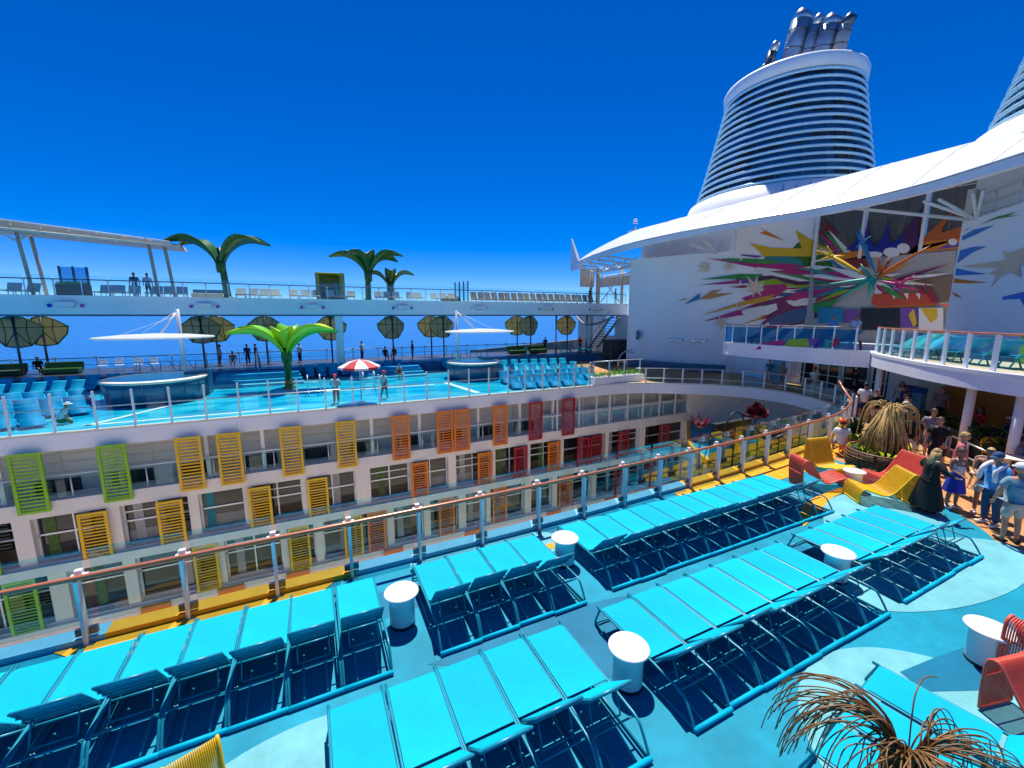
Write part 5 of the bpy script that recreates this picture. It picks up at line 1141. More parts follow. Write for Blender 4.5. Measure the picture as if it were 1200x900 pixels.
wx = [-17.2, -16.4, -12.7, -11.9, -11.1, -9.9, -9.1, -8.3, -4.6, -3.8, -3.0, -2.2, -0.9, -0.1, 0.7, 1.9, 2.7, 3.5, 5.8, 6.6, 7.4, 8.6, 9.4, 11.0, 11.8, 12.6]
for k, x in enumerate(wx):
    put(sb, (x, 39.1 + 0.1 * (k % 3), 6.29), R([4, -6, 0, 9][k % 4]), 'white sun bed on the upper walkway, %s from the left' % ORD[k], 'white sun beds on the upper walkway')
for k in range(20):
    put(tb, (14.9 + 0.74 * k, 39.1, 6.29), R([2, -4, 5][k % 3]), 'tan sun bed on the right part of the upper walkway, %s along' % ORD[k], 'tan sun beds on the upper walkway')
# planter, green daybed, yellow cabana, wind screens
t = thing('walkway_planter', 'dark planter with grass and glass screen behind the walkway railing', 'planter', (-14.3, 39.4, 6.29))
b = MB(); b.box(-0.75, 0.75, -0.5, 0.5, 0, 0.78); b.build('box', 'interior', t)
b = MB(); rnd = random.Random(5)
for i in range(260):
    x, y = rnd.uniform(-0.75, 0.75), rnd.uniform(-0.5, 0.5); h = rnd.uniform(0.15, 0.32); a = rnd.uniform(-.1, .1)
    b.add([(x - 0.02, y, 0.78), (x + 0.02, y, 0.78), (x + a, y, 0.78 + h)], [(0, 1, 2)])
b.build('grass', 'leaf_bright', t)
b = MB()
for x in (-0.8, -0.1, 0.6): b.bbox(x, 0.56, 1.05, 0.12, 0.1, 2.0)
b.build('screen_post', 'steel_dark', t)
b = MB(); b.box(-0.8, 0.7, 0.55, 0.57, 0.8, 2.0); b.build('screen_glass', 'glass_blue', t)
t = thing('green_daybed', 'pale green daybed on the walkway beside the left metal palm', 'daybed', (-6.9, 40.4, 6.29))
b = MB(); b.bbox(0, 0, 0.25, 2.0, 1.2, 0.3, bev=0.05); b.build('base', 'cream', t)
b = MB(); b.bbox(0, 0.3, 0.55, 2.0, 0.5, 0.3, bev=0.06); b.build('cushion', 'tile_teal', t)
t = thing('green_daybed', 'pale green daybed on the walkway near the glass wind screens', 'daybed', (12.9, 40.6, 6.29))
b = MB(); b.bbox(0, 0, 0.2, 1.8, 1.0, 0.3, bev=0.05); b.build('base', 'plant', t)
b = MB(); b.bbox(0, 0.3, 0.45, 1.8, 0.5, 0.3, bev=0.06); b.build('cushion', 'cream', t)
t = thing('wind_screen', 'set of thin glass wind screen posts on the walkway', 'wind screen', (14.0, 40.7, 6.29))
for k in range(4):
    b = MB(); b.bbox(-0.6 + 0.45 * k, 0, 1.0, 0.12, 0.1, 1.9 + 0.12 * k); b.build('post', 'tile_teal', t)
b = MB(); b.box(-0.6, 0.75, -0.01, 0.01, 0.2, 1.8); b.build('pane', 'glass_clear', t)
t = thing('yellow_cabana', 'yellow green glazed cabana pod on the upper walkway', 'cabana', (1.92, 40.35, 6.29))
b = MB(); b.bbox(0, 0, 2.22, 2.3, 1.8, 0.14, bev=0.05); b.build('roof', 'lime_box', t)
b = MB(); b.box(-1.05, -0.85, -0.8, 0.8, 0, 2.15); b.box(0.75, 1.05, -0.8, 0.8, 0, 2.15); b.box(-1.0, 1.0, 0.7, 0.8, 0, 2.15); b.build('side_panel', 'lime_box', t)
b = MB()
for x in (-1.1, -0.75, 0.62, 1.1): b.bbox(x, -0.85, 1.08, 0.08, 0.08, 2.15)
b.build('frame', 'leaf_green', t)
b = MB(); b.bbox(-0.05, 0.2, 0.5, 1.2, 0.6, 0.5, bev=0.05); b.build('seat', 'wicker_dark', t)
b = MB(); b.bbox(0.45, -0.5, 0.8, 0.2, 0.1, 1.5); b.build('curtain', 'aqua_chair', t)
# pergola on the left
pg = thing('pergola', 'long beige slatted canopy on posts over the left upper walkway', 'pergola', (-9.2, 39.2, 6.29))
b = MB(); ln = -11.5
b.add([(ln, -0.1, 5.0), (0.9, -0.1, 3.85), (1.05, -0.1, 3.62), (ln, -0.1, 4.2), (ln, 2.6, 5.1), (0.9, 2.6, 3.98), (1.05, 2.6, 3.62), (ln, 2.6, 4.3)], [(0, 1, 2, 3), (4, 7, 6, 5), (0, 4, 5, 1), (3, 2, 6, 7), (0, 3, 7, 4), (1, 5, 6, 2)])
b.build('canopy', 'pergola', pg)
b = MB()
for k in range(9):
    x = ln + 1.35 * k; b.bbox(x, 1.2, 4.36 - 0.055 * k * 1.35 + 0.30, 0.08, 3.2, 0.1)
b.tube([(ln, -0.35, 4.35), (1.1, -0.35, 3.66)], 0.07, 8); b.tube([(ln, -0.3, 5.0), (0.6, -0.3, 3.95)], 0.05, 8)
b.build('canopy_frame', 'cream', pg)
for x, y, h, lean in ((-0.5, 0.1, 3.7, -0.35), (0.3, 0.8, 3.7, -0.45), (-7.1, 0.1, 4.2, -0.5), (-7.3, 2.2, 4.2, -0.5)):
    b = MB(); b.tube([(x, y, 0), (x + lean * 0.6, y, h)], 0.11, 8); b.build('post', 'pergola', pg)
b = MB(); b.tube([(-7.5, 0.1, 3.5), (-8.6, 0.1, 4.2)], 0.07, 6); b.tube([(-7.4, 0.1, 3.5), (-6.6, 0.1, 4.0)], 0.07, 6); b.build('brace', 'cream', pg)
b = MB()
for k in range(6): b.lathe([(0.07, 0), (0.07, 0.1), (0, 0.12)], 8, 0, (-10 + 1.9 * k, -0.15, 4.10 - 0.09 * k))
b.build('downlight', 'white_gloss', pg)
# ================================================================ SUPERSTRUCTURE WITH THE MURAL
W0, W2, W3 = (28.6, 32.2), (30.6, 27.3), (32.6, 24.45)
dh = thing('deck_house', 'white ship superstructure with a starburst mural in a deep recess', 'superstructure', (0, 0, 0))
lw = curve2([(28.6, 32.2), (29.5, 29.8), (30.6, 27.3), (31.55, 25.9), (32.6, 24.45)], 5)
b = MB(); b.wall(lw, -0.1, 10.3, 0.3); wa = b.build('curved_wall', 'wall_white', dh)
b = MB(); b.wall([(28.6, 32.2), (34, 37.5)], -0.1, 10.3, 0.3); b.build('end_wall', 'wall_white', dh)
b = MB(); b.wall([(32.6, 24.45), (37.6, 21.08)], -0.1, 12.6, 0.3); b.build('recess_side_wall', 'wall_white', dh)
b = MB(); b.box(37.5, 37.8, 10.8, 22, -0.1, 9.4); b.build('recess_back_wall', 'p_gray', dh)
rw = [(31.9, 10.75), (31.6, 10.45), (28.2, 7.4), (25.3, 4.6), (23.5, 1.5), (23, -4)]
b = MB(); b.wall(rw[1:], 2.6, 9.85, 0.3); b.build('curved_wall', 'wall_white', dh)
b = MB(); b.wall([(37.6, 10.7), (31.6, 10.45)], 2.6, 11.5, 0.3); b.build('recess_side_wall', 'beige', dh)
# upper set-back wall with panel lines
b = MB(); b.wall([(33.5, 36.5), (34.6, 26.2), (34.6, 25.2)], 10.31, 13.6, 0.2); b.build('upper_wall', 'white', dh)
b = MB()
for k in range(12):
    t = k / 11; x, y = 33.42 + 1.1 * t, 36.4 - 10 * t
    b.bbox(x, y, 11.2, 0.05, 0.06, 1.8)
for z in (10.7, 11.3): b.wall([(33.38, 36.4), (34.48, 26.2)], z, z + 0.05, -0.05)
b.build('panel_lines', 'beige_lt', dh)
b = MB(); b.wall([(32.4, 10.4), (29.4, 7.6), (26.6, 4.6), (25, 0)], 9.7, 13.4, 0.2); b.build('upper_wall', 'white', dh)
b = MB()
for z in (10.15, 10.6, 11.1): b.tube([(31.5, 9.8, z), (28.6, 6.9, z), (26, 4, z)], 0.03, 6)
for k in range(5): b.tube([(31 - 1.1 * k, 9.2 - 1.12 * k, 9.8), (31 - 1.1 * k, 9.2 - 1.12 * k, 11.1)], 0.03, 6)
b.build('upper_rail', 'white', dh)
# louvred panels above the back wall
for k in range(3):
    y0 = 21.0 - 3.45 * k; y1 = y0 - 3.3
    b = MB(); b.box(37.55, 37.75, y1, y0, 9.4, 13.2)
    for j in range(26):
        z = 9.5 + 0.14 * j
        b.bbox(37.5, (y0 + y1) / 2, z, 0.05, 3.2, 0.03, ry=R(30))
    for yy in (0.33, 0.66): b.box(37.46, 37.53, y0 - 3.3 * yy - 0.03, y0 - 3.3 * yy + 0.03, 9.4, 13.2)
    b.build('louvre_panel', 'louver', dh)
    b = MB(); b.box(37.3, 37.5, y1 - 0.14, y1 + 0.06, 9.2, 13.2); b.box(37.35, 37.5, y1, y0, 9.3, 9.42); b.build('louvre_frame', 'white', dh)
b = MB(); b.box(37.3, 37.5, 20.75, 20.98, 8.9, 13.2); b.build('louvre_frame', 'white', dh)
# orange parapet ledge and red canopy in the recess give the painting its steps
b = MB(); b.box(33.0, 37.5, 10.6, 24.3, 2.7, 2.86); b.build('recess_floor', 'beige', dh)
# mural paint: one mesh per wall
names = sorted({c for _, c, _ in MURAL})
for key, nrm in (('A', None), ('B', None), ('C', None), ('D', None), ('F', None)):
    P0, P1 = {'A': (W2, W3), 'B': (W3, (37.5, 21.15)), 'C': ((37.5, 21.15), (37.5, 11)), 'D': ((31.6, 10.45), (28.2, 7.4)), 'F': ((24.0, 18.2), (24.0, 10.4))}[key]
    d = (Vector(P1) - Vector(P0)).normalized()
    nn = Vector((-d.y, d.x)); mid = (Vector(P0) + Vector(P1)) / 2
    if nn.dot(-mid) < 0: nn = -nn
    if key == 'A':
        bowed = lambda x, y: True
    b = MB(); k = 0
    for pk, c, pts in MURAL:
        if pk != key: continue
        k += 1
        offn = 0.012 + 0.0022 * k
        if key == 'A': offn += 0.10
        if key == 'F': offn += 0.05
        q = []
        for x, y, z in pts:
            e = 0
            if key == 'A':
                # follow the bowed wall: signed distance of the wall curve from the chord plane
                best = min(lw, key=lambda p: (p[0] - x) ** 2 + (p[1] - y) ** 2)
                e = (Vector(best) - Vector(P0)).dot(nn)
            q.append((x + nn.x * (offn + e), y + nn.y * (offn + e), z))
        o3 = [Vector(p) for p in q]
        b.add(q, [tuple(range(len(q)))], names.index(c))
    o = b.build('mural_paint', ['p_' + n for n in names], dh)
# balcony in front of the recess
bal = [(24.4, 18.6), (24.0, 17.9), (23.9, 14.5), (24.0, 11.2), (24.3, 10.5)]
b = MB()
for i in range(len(bal) - 1):
    p, q = bal[i], bal[i + 1]
    b.add([(*p, 2.55), (*q, 2.55), (33, q[1], 2.55), (33, p[1], 2.55), (*p, 3.2), (*q, 3.2), (33, q[1], 3.2), (33, p[1], 3.2)], [(0, 3, 2, 1), (4, 5, 6, 7), (0, 1, 5, 4)])
b.add([(24.4, 18.6, 2.55), (33, 18.6, 2.55), (33, 18.6, 3.2), (24.4, 18.6, 3.2)], [(0, 1, 2, 3)])
b.build('balcony', 'white', dh)
b = MB(); bt = [(x - 0.03, y) for x, y in bal]; b.wall(bt, 3.2, 3.3, 0.12); b.wall(bt, 2.5, 2.62, 0.10); b.build('balcony_trim', 'white', dh)
br = thing('balcony_railing', 'short glass railing on the painted balcony below the mural', 'railing', (0, 0, 0))
bp_ = resample([Vector((x + 0.12, y, 0)) for x, y in bal], 0.95)
for p in bp_:
    b = MB(); b.bbox(p.x, p.y, 3.85, 0.06, 0.06, 1.15); b.build('post', 'white', br)
for i in range(len(bp_) - 1):
    b = MB(); b.wall([(bp_[i].x, bp_[i].y), (bp_[i + 1].x, bp_[i + 1].y)], 3.35, 4.3, 0.012); b.build('glass_panel', 'glass_blue', br)
b = MB(); b.tube([(p.x, p.y, 4.42) for p in bp_], 0.03, 8); b.build('rail', 'steel_dark', br)
# doors under and behind the balcony
b = MB(); b.wall([(33.4, 24.2), (32.0, 16), (31.2, 12.4), (30, 10.2)], -0.05, 2.6, -0.1); b.build('lower_wall', 'wall_white', dh)
for k in range(6):
    t0 = (22.0 - 1.75 * k)
    x = lambda y: 32.0 + (y - 16) * 0.18 if y > 16 else 31.2 + (y - 12.4) * 0.22
    ya, yb = t0, t0 - 1.5
    b = MB(); b.wall([(x(ya) - 0.12, ya), (x(yb) - 0.12, yb)], 0.05, 2.45, 0.02); dr = b.build('glass_door', 'win_dark', dh)
    b = MB()
    for yy in (ya, (ya + yb) / 2, yb): b.bbox(x(yy) - 0.16, yy, 1.25, 0.06, 0.08, 2.45)
    b.wall([(x(ya) - 0.15, ya), (x(yb) - 0.15, yb)], 2.40, 2.5, 0.06); b.wall([(x(ya) - 0.15, ya), (x(yb) - 0.15, yb)], 0.9, 0.95, 0.04)
    b.build('door_frame', 'alu', dr)
b = MB(); b.bbox(31.0, 18.9, 1.3, 0.1, 0.9, 2.5); b.build('door_panel', 'curb_blue', dh)
# details on the curved wall: round badge, wall lamps
t = MB(); t.lathe([(0.42, 0), (0.46, 0.03), (0.46, 0.08), (0.36, 0.08), (0.36, 0.05), (0, 0.05)], 24)
o = t.build('round_badge', 'tile_teal', dh); o.location = (28.75, 31.3, 3.1); o.rotation_euler = (0, R(-90), R(-22))
for k, (x, y) in enumerate([(30.25, 28.0), (31.2, 26.2)]):
    b = MB(); b.bbox(0, 0, 0, 1.25, 0.25, 0.22, bev=0.03); o = b.build('wall_lamp', 'steel', dh); o.location = (x - 0.2, y - 0.12, 2.75); o.rotation_euler = (0, 0, R(-60))
    b = MB(); b.bbox(0, -0.02, 0.02, 0.5, 0.3, 0.2, bev=0.02); q = b.build('lamp_glass', 'white_gloss', o)
b = MB(); b.wall([(28.3, 31.9), (30.3, 27.1), (31.3, 25.6), (32.3, 24.2)], 0.05, 0.75, -0.25); b.build('bench_base', 'tile_teal', dh)

# roof canopy
edge = [(28.9, 42.6), (28.0, 40.2), (26.5, 35.2), (25.3, 29.5), (25.2, 24.0), (25.9, 19.0), (26.6, 16.0), (26.8, 13.2), (26.3, 10.2), (25.4, 8.0), (24.4, 6.0), (23.2, 3.2), (22, -2)]
edge = curve2(edge, 4)
def topp(p):
    x, y = p
    f = max(0.0, min(1.0, (44.5 - y) / 8.0))
    return (33.2 - 2.6 * (1 - f), y + (1.0 - f) * 0.6, 10.95 + 3.35 * f ** 0.6)
b = MB(); vs = []; fs = []; S = 6
for p in edge:
    t = topp(p)
    for k in range(S + 1):
        u = k / S
        vs.append((p[0] + (t[0] - p[0]) * u, p[1] + (t[1] - p[1]) * u, 10.98 + (t[2] - 10.98) * (1 - (1 - u) ** 1.25)))
n = S + 1
for i in range(len(edge) - 1):
    for k in range(S): fs.append((i * n + k, i * n + n + k, i * n + n + k + 1, i * n + k + 1))
b.add(vs, fs, 0, True)
vs2 = [(x, y, z - 0.3 if i % n else z - 0.14) for i, (x, y, z) in enumerate(vs)]
b.add(vs2, [tuple(reversed(f)) for f in fs], 0, True)
roof = b.build('canopy_roof', 'roof_white', dh)
b = MB(); b.wall(edge, 10.66, 11.02, 0.35); b.build('roof_fascia', 'white', dh)
b = MB(); b.tube([(p[0] - 0.03, p[1], 11.06) for p in edge], 0.05, 6); b.build('roof_gutter', 'steel', dh)
b = MB()
for i in range(6, len(edge) - 1, 5):
    p = edge[i]; t = topp(p)
    b.tube([(p[0] + (t[0] - p[0]) * u, p[1] + (t[1] - p[1]) * u, 10.995 + (t[2] - 10.98) * (1 - (1 - u) ** 1.25)) for u in (0, 0.2, 0.4, 0.6, 0.8, 1)], 0.02, 5)
b.build('roof_seam', 'wall_white', dh)
b = MB(); b.wall([topp(p)[:2] for p in edge[6:]], 13.2, 14.3, 0.4); b.build('roof_back', 'roof_white', dh)
# soffit panels and trusses at the open left end
tr = MB()
for y in (41.2, 38.8, 36.4, 34.0):
    ex = min(edge, key=lambda p: abs(p[1] - y))[0]
    tr.tube([(ex + 0.3, y, 10.75), (33.2, y, 10.4)], 0.09, 6)
    tr.tube([(ex + 0.4, y, 10.7), (ex + 2.2, y - 0.6, 9.7), (33, y, 10.6)], 0.07, 6)
    tr.tube([(ex + 2.2, y - 0.6, 9.7), (ex + 3.2, y - 1.6, 10.7)], 0.06, 6); tr.tube([(ex + 2.2, y - 0.6, 9.7), (ex + 1.2, y - 1.8, 10.7)], 0.06, 6)
tr.tube([(29.8, 41.5, 9.7), (29, 33, 9.7)], 0.10, 8); tr.tube([(32.4, 41.5, 9.6), (31.8, 33.4, 9.6)], 0.10, 8)
tr.build('roof_truss', 'white', dh)
b = MB()
for x, y in ((30.6, 40.4), (31.9, 41.8), (31.2, 42.4), (32.4, 38.2)): b.tube([(x, y, 6.3), (x, y, 10.4)], 0.16, 8)
b.build('roof_post', 'tan_fabric', dh)
b = MB(); b.tube([(30.4, 39.4, 6.5), (31.6, 37.6, 9.4)], 0.06, 6); b.tube([(30.4, 39.4, 9.3), (31.6, 37.6, 6.5)], 0.06, 6); b.build('cross_brace', 'white', dh)
b = MB(); b.bbox(33.2, 40.5, 9.0, 0.2, 5.5, 1.1); b.bbox(31.6, 43.8, 9.6, 2.0, 0.2, 2.2); b.build('sign_band', 'pergola', dh)
b = MB(); b.add([(29.5, 44.4, 10.4), (29.9, 44.4, 10.4), (29.7, 44.4, 14.2), (29.5, 44.4, 14.2), (29.5, 42.4, 10.6), (29.9, 42.4, 10.6)], [(0, 1, 2, 3), (0, 4, 5, 1), (2, 1, 5), (3, 4, 0), (3, 2, 5, 4)]); b.build('roof_fin', 'wall_white', dh)
vb = MB()
for (x, y, ang) in ((31.8, 25.6, 0.6), (31.2, 10.0, -0.6)):
    q = Vector((x, y, 10.2)) if y > 20 else Vector((30.9, 9.7, 9.8))
    for dx, dy in ((-1.2, 2.6), (-1.0, 1.6), (-1.2, -1.6), (-1.0, -0.8)):
        vb.tube([q, q + Vector((dx - 1.2, dy * 0.5, 0.9))], 0.075, 6)
vb.tube([(31.2, 10.1, 9.9), (29, 14.5, 11.2)], 0.09, 6)
vb.build('roof_strut', 'white', dh)
# anemometer on the roof
t = thing('roof_antenna', 'small whitish antenna post on the canopy roof ridge', 'antenna', (32.5, 36.6, 14.0))
b = MB(); b.tube([(0, 0, 0), (0, 0, 1.0)], 0.07, 6); b.build('mast', 'steel', t)
b = MB(); b.lathe([(0, 0), (0.22, 0.12), (0.2, 0.3), (0, 0.4)], 10, 0, (0, 0, 0.9)); b.tube([(-0.3, 0, 0.8), (0.3, 0, 0.8)], 0.05, 6); b.build('head', 'white', t)
# blue awning with a door on the right wall
aw = thing('blue_awning', 'bright blue sloped awning over a door at the right edge', 'awning', (26.4, 6.1, 5.6), R(0))
b = MB(); b.add([(0, 0, 0.5), (-1.8, -1.9, 0.5), (-2.6, -1.1, 0.15), (-0.8, 0.8, 0.15), (0, 0, 0.38), (-1.8, -1.9, 0.38), (-2.6, -1.1, 0.03), (-0.8, 0.8, 0.03)], [(0, 1, 2, 3), (4, 7, 6, 5), (0, 4, 5, 1), (2, 6, 7, 3), (0, 3, 7, 4), (1, 5, 6, 2)]); b.build('cover', 'blue_fabric', aw)
b = MB(); b.tube([(-0.5, 0.35, 0.08), (0.2, 0.1, -0.7)], 0.05, 6); b.build('bracket', 'blue_fabric', aw)
t = thing('lime_bin', 'lime green bin beside the door at the right edge', 'bin', (24.6, 5.5, 3.2))
b = MB(); b.bbox(0, 0, 0.5, 0.7, 0.7, 1.0, bev=0.05); b.build('body', 'sh_green', t)
b = MB(); b.bbox(0, 0, 1.04, 0.74, 0.74, 0.08, bev=0.02); b.build('lid', 'leaf_green', t)

# 3D star sculptures
for nm, c, cen, tips in STARS:
    t = thing('star_sculpture', {'yellow': 'yellow spiky star sculpture left of the mural centre', 'teal': 'teal spiky star sculpture at the mural centre', 'magenta': 'magenta spiky star sculpture right of the mural centre', 'blue': 'blue spiky star sculpture above the mural centre', 'orange': 'orange spiky sculpture right above the mural centre', 'coral': 'coral spiky star sculpture at the right edge of the mural'}[nm], 'star sculpture', cen, 0, 'star sculptures on the mural')
    for tp in tips:
        d = Vector(tp) - Vector(cen)
        b = MB(); f_ = min(1.0, 0.35 + d.length / 3); b.tube([d * -0.04, d * 0.12, d * 0.4, d * 0.75, d], [0.06 * f_, 0.15 * f_, 0.13 * f_, 0.075 * f_, 0.01], 7); b.build('spike', 'p_' + c, t)
    b = MB(); b.lathe([(0, -0.17), (0.14, -0.1), (0.18, 0), (0.14, 0.1), (0, 0.17)], 10); b.build('hub', 'p_' + c, t)

# ---------------------------------------------------------------- funnels
def funnel(cx, cy, label, lean):
    t = thing('funnel', label, 'funnel', (cx, cy, 12.5))
    H0, H1 = 4.0, 14.0
    r0, r1 = 8.0, 5.75
    ctr = lambda z: lean * max(0, (z - H0)) / (H1 - H0)
    b = MB(); b.lathe([(9.7, -1.5), (9.35, 1.8), (8.5, 3.9), (8.0, 4.15), (7.7, 4.15)], 64); sk = b.build('skirt', 'wall_white', t)
    b = MB()
    for k in range(10):
        a = R(215 + 6.5 * k); b.tube([(9.0 * math.cos(a), 9.0 * math.sin(a), 2.7), (8.62 * math.cos(a), 8.62 * math.sin(a), 3.65)], 0.05, 5)
    b.tube([(8.98 * math.cos(R(a)), 8.98 * math.sin(R(a)), 2.9 + 0.25 * math.sin(R(a * 9))) for a in range(214, 280, 3)], 0.04, 5)
    b.build('grab_rail', 'steel', sk)
    prof = []
    b = MB(); vs = []; fs = []; n = 64
    for k in range(9):
        z = H0 + (H1 - H0) * k / 8; u = k / 8
        r = (r0 + (r1 - r0) * (u ** 0.85)) - 0.35
        vs += [(r * math.cos(2 * PI * j / n), ctr(z) + r * math.sin(2 * PI * j / n), z) for j in range(n)]
    for k in range(8):
        for j in range(n):
            j2 = (j + 1) % n; fs.append((k * n + j, k * n + j2, k * n + n + j2, k * n + n + j))
    b.add(vs, fs, 0, True); b.build('core', 'funnel_blue', t)
    rnd = random.Random(int(cy))
    b = MB()
    for k in range(26):
        for j in range(22):
            if rnd.random() < 0.62: continue
            z = H0 + 0.25 + 9.4 * k / 25; u = (z - H0) / (H1 - H0)
            r = r0 + (r1 - r0) * (u ** 0.85) - 0.26
            a = 2 * PI * (j + 0.5) / 22
            b.bbox(r * math.cos(a), ctr(z) + r * math.sin(a), z, 0.12, r * 0.26, 0.26, rz=a)
    b.build('vent_panels', 'dark', t)
    for k in range(15):
        z = H0 + 0.35 + (H1 - H0 - 0.7) * k / 14; u = (z - H0) / (H1 - H0)
        r = r0 + (r1 - r0) * (u ** 0.85)
        b = MB(); b.tube([(r * math.cos(2 * PI * j / 72), ctr(z) + r * math.sin(2 * PI * j / 72), z) for j in range(72)], 0.135, 8, closed=True)
        b.build('rib', 'funnel_rib', t)
    b = MB()
    for j in range(24):
        a = 2 * PI * j / 24
        b.tube([((r0 + (r1 - r0) * (u ** 0.85) - 0.16) * math.cos(a), ctr(H0 + (H1 - H0) * u) + (r0 + (r1 - r0) * (u ** 0.85) - 0.16) * math.sin(a), H0 + (H1 - H0) * u) for u in (0, 0.2, 0.4, 0.6, 0.8, 1)], 0.06, 5)
    b.build('upright', 'funnel_blue', t)
    b = MB(); y = ctr(H1)
    b.lathe([(5.75, -0.15), (6.0, -0.15), (6.05, 0.75), (5.95, 0.95), (5.6, 0.95), (5.5, 0.3)], 64, 0, (0, y, H1)); b.lathe([(0, 0.28), (5.6, 0.28)], 48, 0, (0, y, H1)); b.build('collar', 'wall_white', t)
    return t
f1 = funnel(45, 29.3, 'large slanted funnel with pale blue rings behind the canopy roof', -0.3)
f2 = funnel(45, 6.2, 'second ringed funnel cut off by the right edge', -0.3)
# exhaust pipes of the first funnel
for (dx, dy, r, h, m, m2) in ((-1.6, 2.2, 0.42, 4.2, 'steel_dark', 'steel'), (-1.2, 3.2, 0.36, 2.9, 'dark', 'dark'), (-1.0, 0.3, 0.88, 5.8, 'pipe_steel', 'steel'), (-0.8, -1.15, 0.5, 4.8, 'pipe_steel', 'steel'), (-0.5, -2.4, 0.82, 4.2, 'pipe_steel', 'steel'), (-0.4, -3.8, 0.52, 3.6, 'grey', 'steel_dark')):
    z0 = 14.2; lean = Vector((0.0, -0.22, 1.0))
    base = Vector((dx, dy - 0.3, z0))
    b = MB(); b.tube([base + lean * (h * k / 3) for k in range(4)], r, 20); p = b.build('pipe', m, f1)
    b = MB(); top = base + lean * h
    b.tube([top, top + Vector((0, -0.25, 0.35)), top + Vector((0, -0.5, 0.6))], [r * 1.01, r * 0.92, r * 0.72], 20); b.build('pipe_tip', m2, p)
    b = MB()
    for k in (0.35, 0.6, 0.85): q = base + lean * h * k; b.tube([q, q + lean * 0.08], r * 1.05, 20)
    b.build('band', 'steel_dark', p)

# ================================================================ SUN DECK PLATFORM ON THE RIGHT
sp = thing('sun_deck_platform', 'curved white upper sun deck over the shaded bar at right', 'sun deck', (0, 0, 0))
se = curve2([(26.3, 11.35), (25.3, 11.0), (24.24, 10.42), (23.2, 9.6), (21.96, 8.45), (20.9, 7.4), (20.0, 6.25), (19.38, 5.25), (18.9, 4.2), (18.5, 2.6), (18.3, 0.5), (18.4, -5)], 5)
b = MB(); vs = []; fs = []
for i in range(len(se) - 1):
    p, q = se[i], se[i + 1]
    b.add([(*p, 3.19), (*q, 3.19), (34, q[1], 3.19), (34, p[1], 3.19)], [(0, 1, 2, 3)])
    b.add([(*p, 2.66), (*q, 2.66), (34, q[1], 2.66), (34, p[1], 2.66)], [(3, 2, 1, 0)])
b.build('deck_plate', 'tan_fabric', sp)
b = MB(); b.wall(se, 2.6, 3.12, 0.3); b.build('fascia', 'beam_white', sp)
b = MB(); b.wall([(p[0] - 0.03, p[1]) for p in se], 3.12, 3.24, 0.34); b.build('edge_trim', 'white', sp)
for x, y in ((20.75, 6.05), (24.5, 10.3), (19.35, 4.75 - 0.2), (19.2, 1.0)):
    b = MB(); b.lathe([(0.13, 0.0), (0.13, 2.66)], 16, 0, (x + 0.2, y - 0.1, 0)); b.build('column', 'white', sp)
dr = thing('sun_deck_railing', 'glass railing with fat white posts around the right sun deck', 'railing', (0, 0, 0))
rp = []
sr = [Vector((p[0], p[1], 0)) for p in se]
so = []
for i, p in enumerate(sr):
    d = (sr[min(i + 1, len(sr) - 1)] - sr[max(i - 1, 0)]).normalized(); so.append(p + Vector((-d.y, d.x, 0)) * 0.22)
rp = resample(so, 0.92)
for i, p in enumerate(rp):
    d = rp[min(i + 1, len(rp) - 1)] - rp[max(i - 1, 0)]
    b = MB(); b.bbox(p.x, p.y, 3.82, 0.07, 0.14, 1.18, rz=math.atan2(d.y, d.x) + PI / 2, bev=0.012); b.build('post', 'white', dr)
for i in range(len(rp) - 1):
    b = MB(); b.wall([(rp[i].x, rp[i].y), (rp[i + 1].x, rp[i + 1].y)], 3.3, 4.3, 0.012); b.build('glass_panel', 'glass_clear', dr)
b = MB(); b.tube([(p.x, p.y, 4.42) for p in so], 0.035, 8); b.build('rail', 'copper', dr)

# ---------------------------------------------------------------- shaded bar below
bar = thing('bar_counter', 'shaded orange bar front with pale counter under the sun deck', 'bar', (0, 0, 0))
b = MB(); b.wall([(28.5, 9.0), (27.0, 6.5), (25.5, 2), (25, -5)], 0, 2.66, 0.2); b.build('back_wall', 'orange_wall', bar)
b = MB(); b.wall([(30.0, 10.6), (28.7, 9.2)], 0.0, 2.66, 0.1); b.build('partition', 'cream', bar)
b = MB(); b.wall([(25.0, 5.4), (24.0, 2), (23.5, -3)], 0, 1.05, -0.1); b.build('front', 'orange_wall', bar)
b = MB(); b.wall([(24.8, 5.6), (23.7, 2), (23.2, -3)], 1.05, 1.12, -0.7); b.build('counter_top', 'cream', bar)
b = MB()
for k in range(14): b.lathe([(0.05, 0), (0.05, 0.22), (0.02, 0.28), (0.02, 0.34)], 8, 0, (27.0 - 0.15 * k, 5.8 - 0.5 * k, 1.5))
b.build('bottle', 'plant', bar)
for k, (x, y, c, lb) in enumerate([(28.6, 10.1, 'curb_blue', 'left towel bin beside the pale partition'), (28.2, 9.6, 'c_royal', 'right towel bin beside the pale partition')]):
    t = thing('towel_bin', 'blue ' + lb, 'towel bin', (x - 0.9, y, 0))
    b = MB(); b.bbox(0, 0, 0.6, 0.55, 0.5, 1.2, bev=0.03); b.build('body', 'curb_blue', t)
    b = MB(); b.bbox(0, 0, 1.3, 0.6, 0.55, 0.25, bev=0.06); b.build('towels', 'blue_fabric', t)
